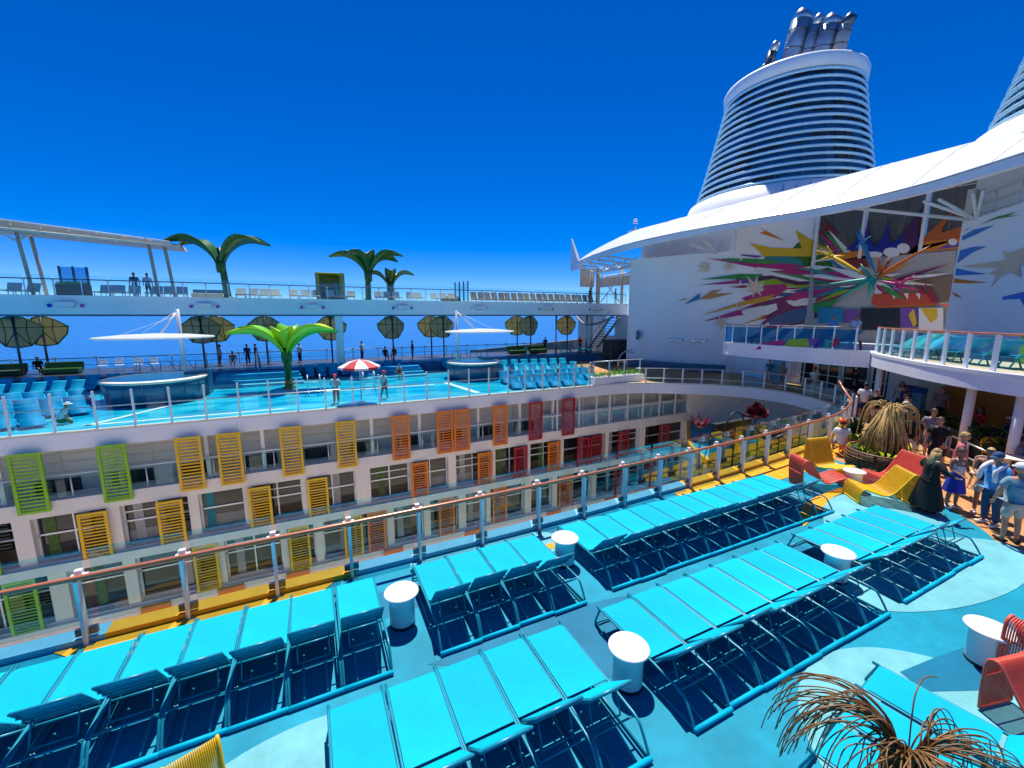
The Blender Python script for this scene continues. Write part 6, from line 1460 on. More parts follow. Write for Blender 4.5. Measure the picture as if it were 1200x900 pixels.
# dark planter hedge with hand rail
t = thing('plaza_planter', 'low dark planter hedge with steel hand rail in front of the bar', 'planter', (0, 0, 0))
hpth = curve2([(22.9, 8.6), (22.4, 7.2), (21.2, 5.9), (20.2, 5.3)], 5)
b = MB(); b.wall(hpth, 0, 0.75, 0.8); b.build('box', 'plant_dark', t)
b = MB(); rnd = random.Random(8)
for i in range(1500):
    p = rnd.choice(hpth); x, y = p[0] + rnd.uniform(-0.1, 0.9), p[1] + rnd.uniform(-0.75, 0.3); z = 0.72 + abs(rnd.gauss(0, .14))
    a = rnd.uniform(0, 6.28); s = rnd.uniform(0.06, 0.13)
    b.add([(x, y, z), (x + s * math.cos(a), y + s * math.sin(a), z + s * 0.8), (x + s * math.cos(a + 1.2), y + s * math.sin(a + 1.2), z + s)], [(0, 1, 2)], rnd.randint(0, 1))
b.build('foliage', ['plant', 'plant_dark'], t)
b = MB(); rr = [(19.6, 5.95), (18.8, 5.2), (18.0, 4.5)]
b.tube([(x, y, 0.95) for x, y in rr], 0.025, 6); b.tube([(x, y, 0.5) for x, y in rr], 0.02, 6)
for x, y in rr: b.tube([(x, y, 0), (x, y, 0.95)], 0.025, 6)
b.build('hand_rail', 'steel', t)

# stair tower at the far end of the pool deck
st = thing('stair_tower', 'beige stair tower with a square opening below the walkway end', 'stair tower', (31, 40, 0))
b = MB(); b.box(-1.0, -0.7, 0.6, 3.2, 0.8, 5.0); b.build('side_wall', 'cream', st)
b = MB(); b.box(1.2, 1.5, -3.5, 3.2, 0.8, 2.6); b.box(1.2, 1.5, -3.5, -1.2, 2.6, 5.0); b.box(1.2, 1.5, 1.0, 3.2, 2.6, 5.0); b.build('rear_wall', 'beige_lt', st)
b = MB(); b.box(1.12, 1.2, -1.3, 1.1, 2.5, 2.65); b.box(1.12, 1.2, -1.35, -1.15, 2.65, 4.3); b.box(1.12, 1.2, 0.95, 1.1, 2.65, 4.3); b.build('opening_frame', 'white', st)
b = MB()
for k in range(12): b.bbox(-0.6 + 0.0 * k, -3.2 + 0.33 * k, 4.7 - 0.3 * k, 1.3, 0.34, 0.06)
b.build('stair_tread', 'steel_dark', st)
b = MB(); b.tube([(-1.25, -3.2, 4.7), (-1.25, 0.6, 1.2)], 0.14, 6); b.tube([(-1.25, -3.2, 5.6), (-1.25, 0.6, 2.1)], 0.04, 6); b.tube([(0.05, -3.2, 4.7), (0.05, 0.6, 1.2)], 0.14, 6); b.build('stringer', 'grey', st)
b = MB(); b.tube(smooth_path([(-1.5, 3.0, 4.9), (-1.6, 1.0, 4.0), (-1.4, -1.2, 4.1), (-0.8, -3.2, 4.9)], 5), 0.12, 8); b.build('curved_beam', 'grey', st)
b = MB(); b.bbox(-2.2, -5.6, 1.4, 2.4, 1.6, 2.2); b.build('kiosk', 'interior', st)
b = MB(); b.bbox(-3.0, -5.0, 2.0, 0.5, 0.6, 0.7); b.build('notice_board', 'shade_tan', st)
b = MB(); b.tube(smooth_path([(-5, -9.4, 0.1), (-5, -9.4, 1.1), (-3.6, -8.6, 1.6), (-2, -8.0, 1.4), (-1.6, -8, 0.1)], 5), 0.05, 6); b.tube(smooth_path([(-5.6, -10, 0.1), (-5.6, -10, 1.1), (-4.2, -9.2, 1.6), (-2.6, -8.6, 1.4)], 5), 0.05, 6); b.build('hand_rail', 'steel', st)
# breakwater-like ship side behind the terrace
b = MB(); b.wall([(17, 46.5), (26, 45.2), (33, 43.6)], [-0.5, -0.4, -0.3], [0.9, 1.6, 2.2], 0.3)
o = b.build('ship_side', 'grey'); tag(o, 'grey brown ship side rising behind the terrace at right', 'ship side')
# ================================================================ SUN LOUNGERS ON THE NEAR DECK
SW = 0.615
def make_lounger():
    t = thing('sun_lounger', 'x', 'sun lounger', (0, 0, 0))
    for sx in (-1, 1):
        x = sx * (SW / 2 + 0.005)
        b = MB()
        loop = [(x, 0.02, 0.03), (x, 0.05, 0.10), (x, 0.17, 0.285), (x, 0.25, 0.335), (x, 0.5, 0.35), (x, 1.84, 0.35), (x, 1.89, 0.335), (x, 1.90, 0.30), (x, 1.99, 0.06), (x, 1.97, 0.028), (x, 1.9, 0.026)]
        b.tube(smooth_path(loop, 3), 0.0175, 8)
        b.tube([(x, 1.9, 0.024), (x, 0.05, 0.024)], 0.017, 6)
        b.build('side_frame', 'lounger_frame', t)
    b = MB(); b.tube([(-SW / 2 - 0.02, 0.0, 0.034), (SW / 2 + 0.02, 0.0, 0.034)], 0.032, 10); b.build('base_bar', 'lounger', t)
    for y, z, r in ((1.87, 0.33, 0.018), (1.25, 0.31, 0.014), (0.74, 0.315, 0.016), (0.30, 0.30, 0.013), (1.97, 0.04, 0.018)):
        b = MB(); b.tube([(-SW / 2, y, z), (SW / 2, y, z)], r, 6); b.build('cross_bar', 'lounger_frame', t)
    for x in (-0.14, 0.14):
        b = MB(); b.tube([(x, 0.06, 0.04), (x, 0.72, 0.16)], 0.014, 6); b.build('brace', 'lounger_frame', t)
    # seat sling, slightly sagging
    b = MB(); n = 12; vs = []; fs = []
    for i in range(n + 1):
        v = i / n; y = 0.79 + v * 1.09
        for k in range(5):
            u = k / 4; x = -SW / 2 + 0.012 + u * (SW - 0.024)
            sag = -0.016 * math.sin(PI * u) * math.sin(PI * v)
            vs.append((x, y, 0.372 + sag - (0.02 if i == n else 0)))
    for i in range(n):
        for k in range(4): fs.append((i * 5 + k, i * 5 + k + 1, i * 5 + k + 6, i * 5 + k + 5))
    b.add(vs, fs, 0, True); b.add([(x, y, z - 0.012) for x, y, z in vs], [tuple(reversed(f)) for f in fs], 0, True)
    b.build('seat_sling', 'lounger', t)
    # raised backrest pivoting at the hinge
    bk = bpy.data.objects.new('backrest', None); 
    bm = MB(); L = 0.56
    vs = []; fs = []
    for i in range(7):
        v = i / 6
        for k in range(5):
            u = k / 4; vs.append((-SW / 2 + 0.025 + u * (SW - 0.05), -L * v, 0.018 - 0.02 * math.sin(PI * u) * math.sin(PI * v)))
    for i in range(6):
        for k in range(4): fs.append((i * 5 + k, i * 5 + k + 1, i * 5 + k + 6, i * 5 + k + 5))
    bm.add(vs, [tuple(reversed(f)) for f in fs], 0, True); bm.add([(x, y, z - 0.010) for x, y, z in vs], fs, 0, True)
    bpy.data.objects.remove(bk)
    bo = bm.build('backrest', 'lounger', t); bo.location = (0, 0.735, 0.365); bo.rotation_euler = (R(-40), 0, 0)
    f = MB()
    for sx in (-1, 1): f.tube([(sx * (SW / 2 - 0.025), 0, 0), (sx * (SW / 2 - 0.025), -L - 0.01, 0)], 0.015, 6)
    f.tube([(-SW / 2 + 0.02, -L, 0.002), (SW / 2 - 0.02, -L, 0.002)], 0.019, 8)
    for v in (0.28, 0.52, 0.76): f.tube([(-SW / 2 + 0.03, -L * v, -0.03), (SW / 2 - 0.03, -L * v, -0.03)], 0.011, 6)
    f.build('backrest_frame', 'lounger_frame', bo)
    p = MB(); p.tube([(-0.2, -0.30, -0.03), (-0.2, -0.18, -0.30)], 0.010, 5); p.tube([(0.2, -0.30, -0.03), (0.2, -0.18, -0.30)], 0.010, 5); p.tube([(-0.2, -0.18, -0.30), (0.2, -0.18, -0.30)], 0.010, 5)
    p.build('prop', 'lounger_frame', bo)
    return t
lg = make_lounger()
def row(x0, pitch, n, y, label, group, rz=0, tilt=40):
    c, s = math.cos(rz), math.sin(rz)
    for k in range(n):
        dx = pitch * (k + 0.5)
        jr = random.Random(k * 13 + n * 7); o = put(lg, (x0 + dx * c, y + dx * s + jr.uniform(-0.018, 0.018), 0.006), rz + R(jr.uniform(-0.5, 0.5)), label % (ORD[k] if n > 1 else ''), group)
        a = jr.uniform(-3, 2.5)
        for ch in o.children:
            if ch.name.startswith('backrest'): ch.rotation_euler = (R(-tilt + a), 0, 0)
row(0.73 - 0.655 * 9, 0.655, 9, 5.36, 'turquoise sun lounger in the left row by the glass railing, %s from the left', 'loungers in the left row by the railing', 0, 50)
row(1.42, 0.657, 4, 5.37, 'turquoise sun lounger between two white tables by the railing, %s from the left', 'loungers in the row of four by the railing', 0, 49)
row(4.68, 0.647, 11, 5.42, 'turquoise sun lounger in the long row of eleven by the railing, %s from the left', 'loungers in the long row by the railing', 0, 47)
row(-0.12, 0.655, 5, 2.90, 'turquoise sun lounger in the front row left of the drum table, %s from the left', 'loungers in the front left row', 0, 46)
row(3.86, 0.658, 7, 2.91, 'turquoise sun lounger in the middle row of seven, %s from the left', 'loungers in the middle row of seven', 0, 45)
row(9.06, 0.652, 5, 2.93, 'turquoise sun lounger in the row of five near the standing people, %s from the left', 'loungers in the row of five', 0, 43)
row(4.80, 0.70, 3, 0.12, 'turquoise sun lounger behind the wicker palm in the corner, %s from the left', 'loungers behind the wicker palm', R(8))

# white drum tables
def drum(loc, label, s=1.0):
    t = thing('drum_table', label, 'table', loc, 0, 'white drum tables')
    b = MB(); b.lathe([(0.195, 0.0), (0.20, 0.02), (0.20, 0.50), (0.215, 0.52)], 40); b.build('drum', 'white', t)
    b = MB(); b.lathe([(0.0, 0.522), (0.255, 0.522), (0.272, 0.535), (0.275, 0.555), (0.265, 0.57), (0.0, 0.575)], 48); b.build('table_top', 'white_gloss', t)
    b = MB(); b.lathe([(0.20, 0), (0.203, 0.03), (0.20, 0.045)], 40); b.build('foot_ring', 'dark', t)
for x, y, lb in ((1.05, 6.30, 'white drum table between the left row and the row of four'), (4.36, 6.55, 'white drum table at the right end of the row of four'), (3.60, 3.80, 'white drum table between the front row and the row of seven'), (8.75, 3.85, 'white drum table between the row of seven and the row of five'), (8.50, 1.80, 'white drum table beside the coral woven chair at right edge'), (13.9, 6.0, 'white drum table between the yellow and coral woven chairs')):
    drum((x, y, 0.012), lb)

# woven ribbon chairs
def woven(loc, rz, prof, wdt, m, label, s=1.0, skirt=None, m2=None):
    t = thing('woven_chair', label, 'woven chair', loc, rz, 'woven lounge chairs', s)
    P = [Vector((0, y, z)) for y, z in sm2(prof, 6)]
    b = MB()
    n = 26
    for k in range(n):
        x = -wdt / 2 + wdt * (k + 0.5) / n
        b.tube([(x, p.y, p.z) for p in P], wdt / n * 0.37, 5)
    b.build('woven_seat', [m], t)
    b = MB()
    for sx in (-1, 1): b.tube([(sx * wdt / 2, p.y, p.z) for p in P], 0.022, 7)
    for i in (0, len(P) - 1): b.tube([(-wdt / 2, P[i].y, P[i].z), (wdt / 2, P[i].y, P[i].z)], 0.022, 7)
    b.build('edge_frame', m2 or m, t)
    b = MB()
    for i in range(4, len(P) - 3, 9):
        d = (P[i + 1] - P[i - 1]).normalized(); nn = Vector((0, d.z, -d.y)) * 0.02
        q = P[i] + (nn if nn.z < 0 else -nn); b.tube([(-wdt / 2, q.y, q.z), (wdt / 2, q.y, q.z)], 0.011, 5)
    b.build('cross_rod', m2 or m, t)
    return t
LOW = [(0.62, 0.02), (0.60, 0.28), (0.52, 0.40), (0.32, 0.34), (0.05, 0.27), (-0.14, 0.34), (-0.36, 0.62), (-0.52, 0.86), (-0.60, 0.89), (-0.67, 0.80), (-0.68, 0.45), (-0.66, 0.03)]
ROCK = [(0.72, 0.02), (0.66, 0.25), (0.56, 0.38), (0.30, 0.33), (0.02, 0.22), (-0.18, 0.30), (-0.42, 0.66), (-0.58, 0.86), (-0.70, 0.86), (-0.76, 0.70), (-0.74, 0.35), (-0.70, 0.03)]
HIGH = [(0.55, 0.02), (0.52, 0.30), (0.42, 0.38), (0.15, 0.30), (-0.10, 0.28), (-0.22, 0.42), (-0.36, 0.80), (-0.46, 1.02), (-0.53, 1.0), (-0.55, 0.6), (-0.55, 0.03)]
woven((13.25, 6.50, 0.02), R(-118), ROCK, 0.62, 'coral', 'coral woven chair left of the yellow ones, seen from the side')
woven((14.55, 6.95, 0.02), R(170), HIGH, 0.80, 'yellow', 'yellow woven chair with tall back next to the round wicker basket')
woven((13.65, 5.30, 0.02), R(52), LOW, 0.74, 'yellow', 'yellow woven chair in front, its slatted back towards the camera')
woven((15.0, 5.45, 0.02), R(70), LOW, 0.84, 'coral', 'coral woven chair behind the front yellow chair beside the woman in black', 1.12)
woven((7.52, 0.92, 0.02), R(166), LOW, 0.66, 'coral', 'coral woven chair at the right edge, nearest to the camera', 0.84, None, 'coral')
woven((8.95, 1.2, 0.02), R(-100), LOW, 0.66, 'coral', 'coral woven chair behind the drum table at right edge')
woven((-1.15, 3.92, 0.02), R(-160), HIGH, 0.50, 'yellow', 'yellow woven chair back peeking up at the bottom left edge', 0.85)

# wicker hut sculpture in the plaza
hut = thing('wicker_hut', 'straw topped wicker sculpture in a round lattice basket', 'wicker sculpture', (16.55, 6.45, 0.01), 0)
rnd = random.Random(11)
b = MB(); n = 44
for k in range(n):
    a = 2 * PI * k / n
    b.tube([(0.86 * math.cos(a), 0.86 * math.sin(a), 0), (0.98 * math.cos(a), 0.98 * math.sin(a), 0.35), (0.93 * math.cos(a), 0.93 * math.sin(a), 0.66)], 0.018, 5)
for z, r in ((0.02, 0.87), (0.10, 0.92), (0.19, 0.955), (0.28, 0.975), (0.37, 0.98), (0.46, 0.975), (0.55, 0.955), (0.65, 0.93)):
    b.tube([(r * math.cos(2 * PI * j / 40), r * math.sin(2 * PI * j / 40), z) for j in range(40)], 0.02 if z < 0.6 else 0.035, 5, closed=True)
b.build('basket', 'wicker', hut)
b = MB(); b.lathe([(0.80, 0.02), (0.90, 0.35), (0.86, 0.60)], 32); b.build('basket_liner', 'wicker_dark', hut)
b = MB(); b.lathe([(0.0, 0.62), (0.86, 0.60)], 32); b.build('soil', 'plant_dark', hut)
b = MB()
for k in range(240):
    a = rnd.uniform(0, 2 * PI); r1 = rnd.uniform(0.42, 0.66); tw = rnd.uniform(-0.4, 0.4)
    r0 = rnd.uniform(0.10, 0.20)
    b.tube([(r1 * math.cos(a + tw), r1 * math.sin(a + tw), rnd.uniform(0.55, 0.8)), (0.62 * r1 * math.cos(a + tw * .5) + 0.1 * math.cos(a), 0.62 * r1 * math.sin(a + tw * .5) + 0.1 * math.sin(a), 1.25), (r0 * math.cos(a), r0 * math.sin(a), rnd.uniform(1.75, 2.1))], 0.02, 4)
b.build('straw_skirt', 'straw', hut)
b = MB(); b.lathe([(0.5, 0.5), (0.36, 1.1), (0.14, 1.8), (0.1, 2.05), (0, 2.1)], 20); b.build('core', 'wicker', hut)
b = MB()
for k in range(34):
    a = rnd.uniform(0, 2 * PI); L = rnd.uniform(0.35, 0.85); h = rnd.uniform(0.05, 0.2); dr_ = rnd.uniform(0.2, 0.9)
    b.tube(smooth_path([(0.12 * math.cos(a), 0.12 * math.sin(a), 1.95), (0.45 * L * math.cos(a), 0.45 * L * math.sin(a), 2.08 + h), (0.85 * L * math.cos(a), 0.85 * L * math.sin(a), 1.95 + h * 0.4), (1.0 * L * math.cos(a), 1.0 * L * math.sin(a), 1.9 - dr_)], 4), 0.014, 4)
b.build('straw_crown', 'straw', hut)
b = MB()
for k in range(160):
    a = rnd.uniform(0, 2 * PI); r = rnd.uniform(0.35, 0.85); x, y = r * math.cos(a), r * math.sin(a); z = 0.62
    p = rnd.uniform(0, 6.28); s = rnd.uniform(0.06, 0.14)
    b.add([(x, y, z), (x + s * math.cos(p), y + s * math.sin(p), z + s), (x + s * math.cos(p + 1), y + s * math.sin(p + 1), z + s * 1.2)], [(0, 1, 2)], rnd.choice([0, 0, 1]))
b.build('basket_planting', ['leaf_lime', 'plant'], hut)

# planter with spiky plant left of the hut
pt = thing('potted_plant', 'spiky green plant in a pot left of the wicker sculpture', 'plant', (17.6, 7.75, 0.01))
b = MB(); b.lathe([(0.28, 0), (0.42, 0.3), (0.40, 0.62), (0.36, 0.62), (0.34, 0.5), (0, 0.5)], 24); b.build('pot', 'coral', pt)
b = MB()
for k in range(60):
    a = rnd.uniform(0, 6.28); L = rnd.uniform(0.5, 0.85); e = rnd.uniform(0.3, 1.35)
    p0 = Vector((0, 0, 0.75)); d = Vector((math.cos(a) * math.cos(e), math.sin(a) * math.cos(e), math.sin(e)))
    sd_ = d.cross(Vector((0, 0, 1))).normalized() * 0.05
    b.add([p0 - sd_ * 0.6, p0 + sd_ * 0.6, p0 + d * L * 0.5 + sd_, p0 + d * L, p0 + d * L * 0.5 - sd_], [(0, 1, 2, 3, 4)])
b.build('spiky_leaves', 'plant_dark', pt)
b = MB()
for k in range(220):
    a = rnd.uniform(0, 6.28); r = rnd.uniform(0.1, 0.5); z = rnd.uniform(0.5, 0.85) - r * 0.3
    x, y = r * math.cos(a), r * math.sin(a); p = rnd.uniform(0, 6.28); s = rnd.uniform(0.08, 0.16)
    b.add([(x, y, z), (x + s * math.cos(p), y + s * math.sin(p), z + s * .6), (x + s * math.cos(p + 1), y + s * math.sin(p + 1), z + s * 0.7)], [(0, 1, 2)])
b.build('low_leaves', 'leaf_bright', pt)

# brown wire palm sculpture close to the camera
wp = thing('wicker_palm', 'brown wicker palm sculpture with arching strands in the foreground', 'wicker sculpture', (4.22, 1.19, 0.012), 0)
rnd = random.Random(23)
Ht = 1.42
b = MB()
for k in range(70):
    a = rnd.uniform(0, 6.28); r0 = rnd.uniform(0.08, 0.16); tw = rnd.uniform(-0.6, 0.6)
    b.tube([(0.26 * math.cos(a + tw), 0.26 * math.sin(a + tw), 0.1), (0.13 * math.cos(a + tw * .5), 0.13 * math.sin(a + tw * .5), 0.8), (r0 * math.cos(a), r0 * math.sin(a), Ht - 0.05)], 0.011, 5)
b.build('strand_trunk', 'wicker', wp)
b = MB(); b.lathe([(0.28, 0.0), (0.30, 0.05), (0.24, 0.12), (0.10, 0.7), (0.09, Ht - 0.1), (0, Ht - 0.06)], 20); b.build('base', 'wicker_dark', wp)
def spray(cnt, a0, a1, L0, L1, h0, h1, drop0, drop1, src, name, r=0.0075):
    b = MB()
    for k in range(cnt):
        a = R(rnd.uniform(a0, a1)); L = rnd.uniform(L0, L1); h = rnd.uniform(h0, h1); dp = rnd.uniform(drop0, drop1)
        ox, oy = src[0] + rnd.gauss(0, 0.025), src[1] + rnd.gauss(0, 0.025)
        ca, sa = math.cos(a), math.sin(a); w1 = rnd.uniform(-0.06, 0.06)
        pts = [(ox, oy, Ht - 0.25), (ox + 0.12 * L * ca, oy + 0.12 * L * sa, Ht + h * 0.45), (ox + 0.42 * L * ca - w1 * sa, oy + 0.42 * L * sa + w1 * ca, Ht + h), (ox + 0.75 * L * ca - w1 * sa, oy + 0.75 * L * sa + w1 * ca, Ht + h * 0.72), (ox + 0.94 * L * ca, oy + 0.94 * L * sa, Ht + h * 0.2 - dp * 0.35), (ox + L * ca, oy + L * sa, Ht - dp)]
        b.tube(smooth_path(pts, 5), [r * (1 - 0.45 * i / 25) for i in range(26)], 5)
    b.build(name, 'wicker', wp)
spray(46, 100, 152, 0.55, 0.95, 0.18, 0.36, 0.05, 0.35, (-0.02, 0.05), 'strand_tuft')
spray(34, 150, 235, 0.35, 0.75, 0.06, 0.22, 0.15, 0.55, (-0.03, 0.0), 'strand_tuft')
spray(34, -60, 15, 0.40, 0.85, 0.05, 0.26, 0.1, 0.5, (0.05, -0.04), 'strand_tuft')
spray(26, 235, 300, 0.25, 0.55, 0.02, 0.16, 0.2, 0.6, (0.0, -0.03), 'strand_tuft')
b = MB(); b.tube(smooth_path([(0.05, 0, Ht - 0.2), (0.07, 0.03, Ht + 0.22), (0.16, 0.06, Ht + 0.42), (0.34, 0.08, Ht + 0.48), (0.55, 0.06, Ht + 0.42)], 6), 0.006, 5); b.build('long_strand', 'wicker', wp)

# flower sculptures on the terrace in the well
fl = thing('flower_sculpture', 'dark red rose sculpture on a long curved black stem', 'flower sculpture', (20.4, 14.2, -3.5))
b = MB()
b.tube(smooth_path([(-1.4, 0.4, 0), (-1.3, 0.2, 1.4), (-1.0, 0, 2.9), (-0.4, 0, 3.45), (0.5, 0, 3.15), (1.1, -0.1, 3.25)], 6), 0.05, 6)
b.tube(smooth_path([(0.3, 0.2, 0), (0.6, 0.1, 1.4), (0.5, 0, 2.5), (0.2, 0, 3.2)], 6), 0.045, 6)
b.tube(smooth_path([(1.3, 0, 2.8), (1.6, 0, 2.2), (2.4, 0.1, 1.7), (3.2, 0.2, 1.0)], 6), 0.045, 6)
b.tube([(-1.6, 0, 2.1), (0.8, 0.2, 1.9)], 0.03, 5); b.tube([(-1.8, 0, 2.7), (-0.9, 0.1, 1.5)], 0.03, 5)
b.build('stem', 'dark', fl)
def petal_ball(c, r, par, seed, name='petal'):
    rr = random.Random(seed); b = MB()
    for k in range(13):
        a = 2 * PI * k / 13 * 2.4; e = -0.5 + 1.7 * k / 13
        d = Vector((math.cos(a) * math.cos(e), math.sin(a) * math.cos(e), math.sin(e)))
        s1 = d.cross(Vector((0.1, 0.2, 1))).normalized(); s2 = s1.cross(d)
        q = Vector(c)
        vs = []
        for i in range(4):
            for j in range(4):
                u, v = (j / 3 - 0.5) * 2, i / 3
                vs.append(q + d * r * (0.35 + 0.75 * v - 0.25 * v * u * u) + s1 * u * r * 0.62 * math.sin(PI * (0.25 + 0.55 * v)) + s2 * (0.35 * r * v - 0.2 * r * u * u))
        fs = [(i * 4 + j, i * 4 + j + 1, i * 4 + j + 5, i * 4 + j + 4) for i in range(3) for j in range(3)]
        b.add(vs, fs, 0, True)
    b.lathe([(0, -0.5 * r), (0.45 * r, -0.2 * r), (0.5 * r, 0.2 * r), (0, 0.55 * r)], 12, 0, c)
    return b.build(name, 'maroon', par)
petal_ball((1.25, -0.1, 3.15), 0.62, fl, 1)
f2_ = thing('flower_sculpture', 'dark red open tulip sculpture left of the rose', 'flower sculpture', (17.9, 14.6, -3.5))
b = MB(); b.tube(smooth_path([(0.2, 0, 0), (0.1, 0, 1.4), (0.0, 0, 2.9)], 4), 0.05, 6); b.tube(smooth_path([(0.6, 0.2, 0), (0.5, 0, 1.0), (0.9, 0, 2.1)], 4), 0.04, 6); b.build('stem', 'dark', f2_)
b = MB()
for k in range(7):
    a = 2 * PI * k / 7; ca, sa = math.cos(a), math.sin(a)
    b.add([(0, 0, 2.7), (0.28 * ca - 0.16 * sa, 0.28 * sa + 0.16 * ca, 2.9), (0.6 * ca, 0.6 * sa, 3.45), (0.28 * ca + 0.16 * sa, 0.28 * sa - 0.16 * ca, 2.9)], [(0, 1, 2, 3)], 0, True)
b.lathe([(0, 2.7), (0.3, 2.85), (0.34, 3.0), (0, 3.0)], 12); b.build('petal', 'maroon', f2_)
ft = thing('flower_sculpture', 'yellow folded leaf sculpture with red and black panels below the rose', 'flower sculpture', (22.0, 14.6, -3.5))
b = MB()
b.add([(0.2, -0.3, 2.5), (1.6, -0.1, 2.2), (2.1, 0, 1.1), (1.6, 0.2, 0.1), (1.2, 0.1, 1.2), (0.1, 0, 1.4)], [(0, 1, 4, 5), (1, 2, 3, 4)], 0)
b.add([(-1.4, -0.1, 1.6), (0.2, -0.2, 1.3), (0.6, -0.3, 0.7), (-0.8, -0.2, 0.7)], [(0, 1, 2, 3)], 0)
b.build('leaf_panel', 'p_yellow', ft)
b = MB(); b.add([(-2.1, 0.1, 1.9), (-0.7, 0.2, 2.2), (-0.3, 0.3, 1.5), (-1.9, 0.2, 1.2)], [(0, 1, 2, 3)]); b.build('red_panel', 'coral', ft)
b = MB(); b.bbox(-0.8, 0.6, 1.3, 3.0, 0.3, 2.6); b.build('dark_frame', 'dark', ft)
b = MB(); b.bbox(2.8, 0.3, 0.7, 3.2, 1.6, 1.3, bev=0.25); b.build('dark_mound', 'plant_dark', ft)
b = MB(); b.bbox(3.9, -0.9, 1.2, 0.06, 0.06, 2.3); b.bbox(2.2, -1.3, 1.2, 0.06, 0.06, 2.3); b.tube([(-1, -1.8, 2.2), (2.2, -1.3, 2.3), (3.9, -0.9, 2.3), (6.5, 0.2, 2.4)], 0.03, 6); b.build('support_rail', 'steel_dark', ft)
t = thing('terrace_bench', 'black wire chair sculpture behind the railing in the well', 'chair', (18.5, 11.8, -3.5), R(20))
b = MB()
for k in range(7): b.tube(smooth_path([(-0.6 + 0.2 * k, 0.4, 0), (-0.65 + 0.2 * k, 0.5, 1.5), (-0.6 + 0.2 * k, 0.2, 1.7), (-0.6 + 0.2 * k, -0.3, 0.7), (-0.6 + 0.2 * k, -0.5, 0)], 4), 0.03, 5)
b.build('wire_frame', 'steel_dark', t)

# sun deck loungers (aqua) and cafe chairs
al = thing('deck_lounger', 'x', 'sun lounger', (0, 0, 0))
ribbon([(0.95, 0.42), (0.3, 0.40), (-0.05, 0.42), (-0.75, 0.98)], 0.62, 0.03).build('sling', 'aqua_chair', al)
for sx in (-0.3, 0.3):
    b = MB(); b.tube([(sx, 0.85, 0.40), (sx, 0.62, 0.0)], 0.028, 6); b.tube([(sx, -0.05, 0.40), (sx, 0.22, 0.0)], 0.028, 6); b.build('leg', 'aqua_chair', al)
    b = MB(); b.tube([(sx, 0.95, 0.40), (sx, -0.05, 0.40), (sx, -0.78, 1.0)], 0.026, 6); b.build('side_rail', 'aqua_chair', al)
for k, (x, y, rz) in enumerate([(24.6, 9.9, 55), (24.0, 9.3, 55), (23.4, 8.7, 50), (22.9, 8.0, -40), (22.2, 7.1, -40), (21.6, 6.2, -40), (21.1, 5.3, -42), (20.7, 4.4, -44), (20.4, 3.4, -46)]):
    put(al, (x + 0.4, y - 0.35, 3.2), R(rz), 'aqua sun lounger on the right sun deck, %s from the left' % ORD[k], 'aqua loungers on the right sun deck')
for k, y in enumerate((17.2, 16.0, 14.8, 13.6, 12.4)):
    put(al, (25.8, y, 3.22), R(70 + 5 * (k % 2)), 'aqua lounger behind the painted balcony railing, %s from the left' % ORD[k], 'aqua loungers on the painted balcony')
cc = {}
def cafe_chair(loc, rz, m, label, s=1.0):
    if m in cc: return dup(cc[m], loc, rz, label, 'cafe chairs by the bar')
    t = thing('cafe_chair', label, 'chair', loc, rz, 'cafe chairs by the bar', s)
    b = MB(); b.bbox(0, 0, 0.46, 0.46, 0.44, 0.035, bev=0.015); b.build('seat', m, t)
    b = MB()
    b.tube(smooth_path([(-0.21, -0.2, 0.46), (-0.22, -0.27, 0.75), (-0.17, -0.29, 0.88), (0, -0.29, 0.91), (0.17, -0.29, 0.88), (0.22, -0.27, 0.75), (0.21, -0.2, 0.46)], 4), 0.022, 6)
    b.bbox(0, -0.285, 0.80, 0.36, 0.02, 0.17, rx=R(6), bev=0.01); b.tube([(0, -0.22, 0.46), (0, -0.28, 0.74)], 0.016, 6)
    b.build('backrest', m, t)
    for sx in (-1, 1):
        for sy in (-1, 1):
            b = MB(); b.tube([(0.19 * sx, 0.18 * sy, 0.45), (0.22 * sx, 0.22 * sy, 0)], 0.019, 6); b.build('leg', m, t)
    cc[m] = t
    return t
cafe_chair((20.2, 4.95, 0.01), R(140), 'yellow', 'yellow cafe chair with open back in front of the bar hedge')
cafe_chair((17.6, 3.75, 0.01), R(-60), 'coral', 'red cafe chair behind the man in the blue cap')
cafe_chair((17.9, 3.1, 0.01), R(60), 'yellow', 'yellow cafe chair at the right edge behind the white cap')
cafe_chair((22.9, 6.1, 0.01), R(20), 'leaf_lime', 'lime cafe chair left of the white column')
cafe_chair((22.3, 4.6, 0.01), R(-50), 'leaf_lime', 'lime cafe chair right of the white column under the sun deck')
cafe_chair((17.3, 4.4, 0.01), R(100), 'tan_fabric', 'tan cafe chair beside the red cafe chair')
def cafe_table(loc, label, m='cream'):
    t = thing('cafe_table', label, 'table', loc, R(20), 'cafe tables by the bar')
    b = MB(); b.bbox(0, 0, 0.74, 0.75, 0.75, 0.04, bev=0.012); b.build('table_top', m, t)
    b = MB(); b.tube([(0, 0, 0.02), (0, 0, 0.72)], 0.035, 8); b.lathe([(0.25, 0), (0.25, 0.02), (0.05, 0.04)], 16); b.build('pedestal', 'steel_dark', t)
cafe_table((18.95, 4.25, 0.01), 'pale square cafe table in front of the yellow open back chair')
cafe_table((22.6, 5.3, 0.01), 'pale cafe table between the lime chairs under the sun deck')
cafe_table((16.6, 3.1, 0.01), 'tan cafe table at the right edge behind the men', 'tan_fabric')
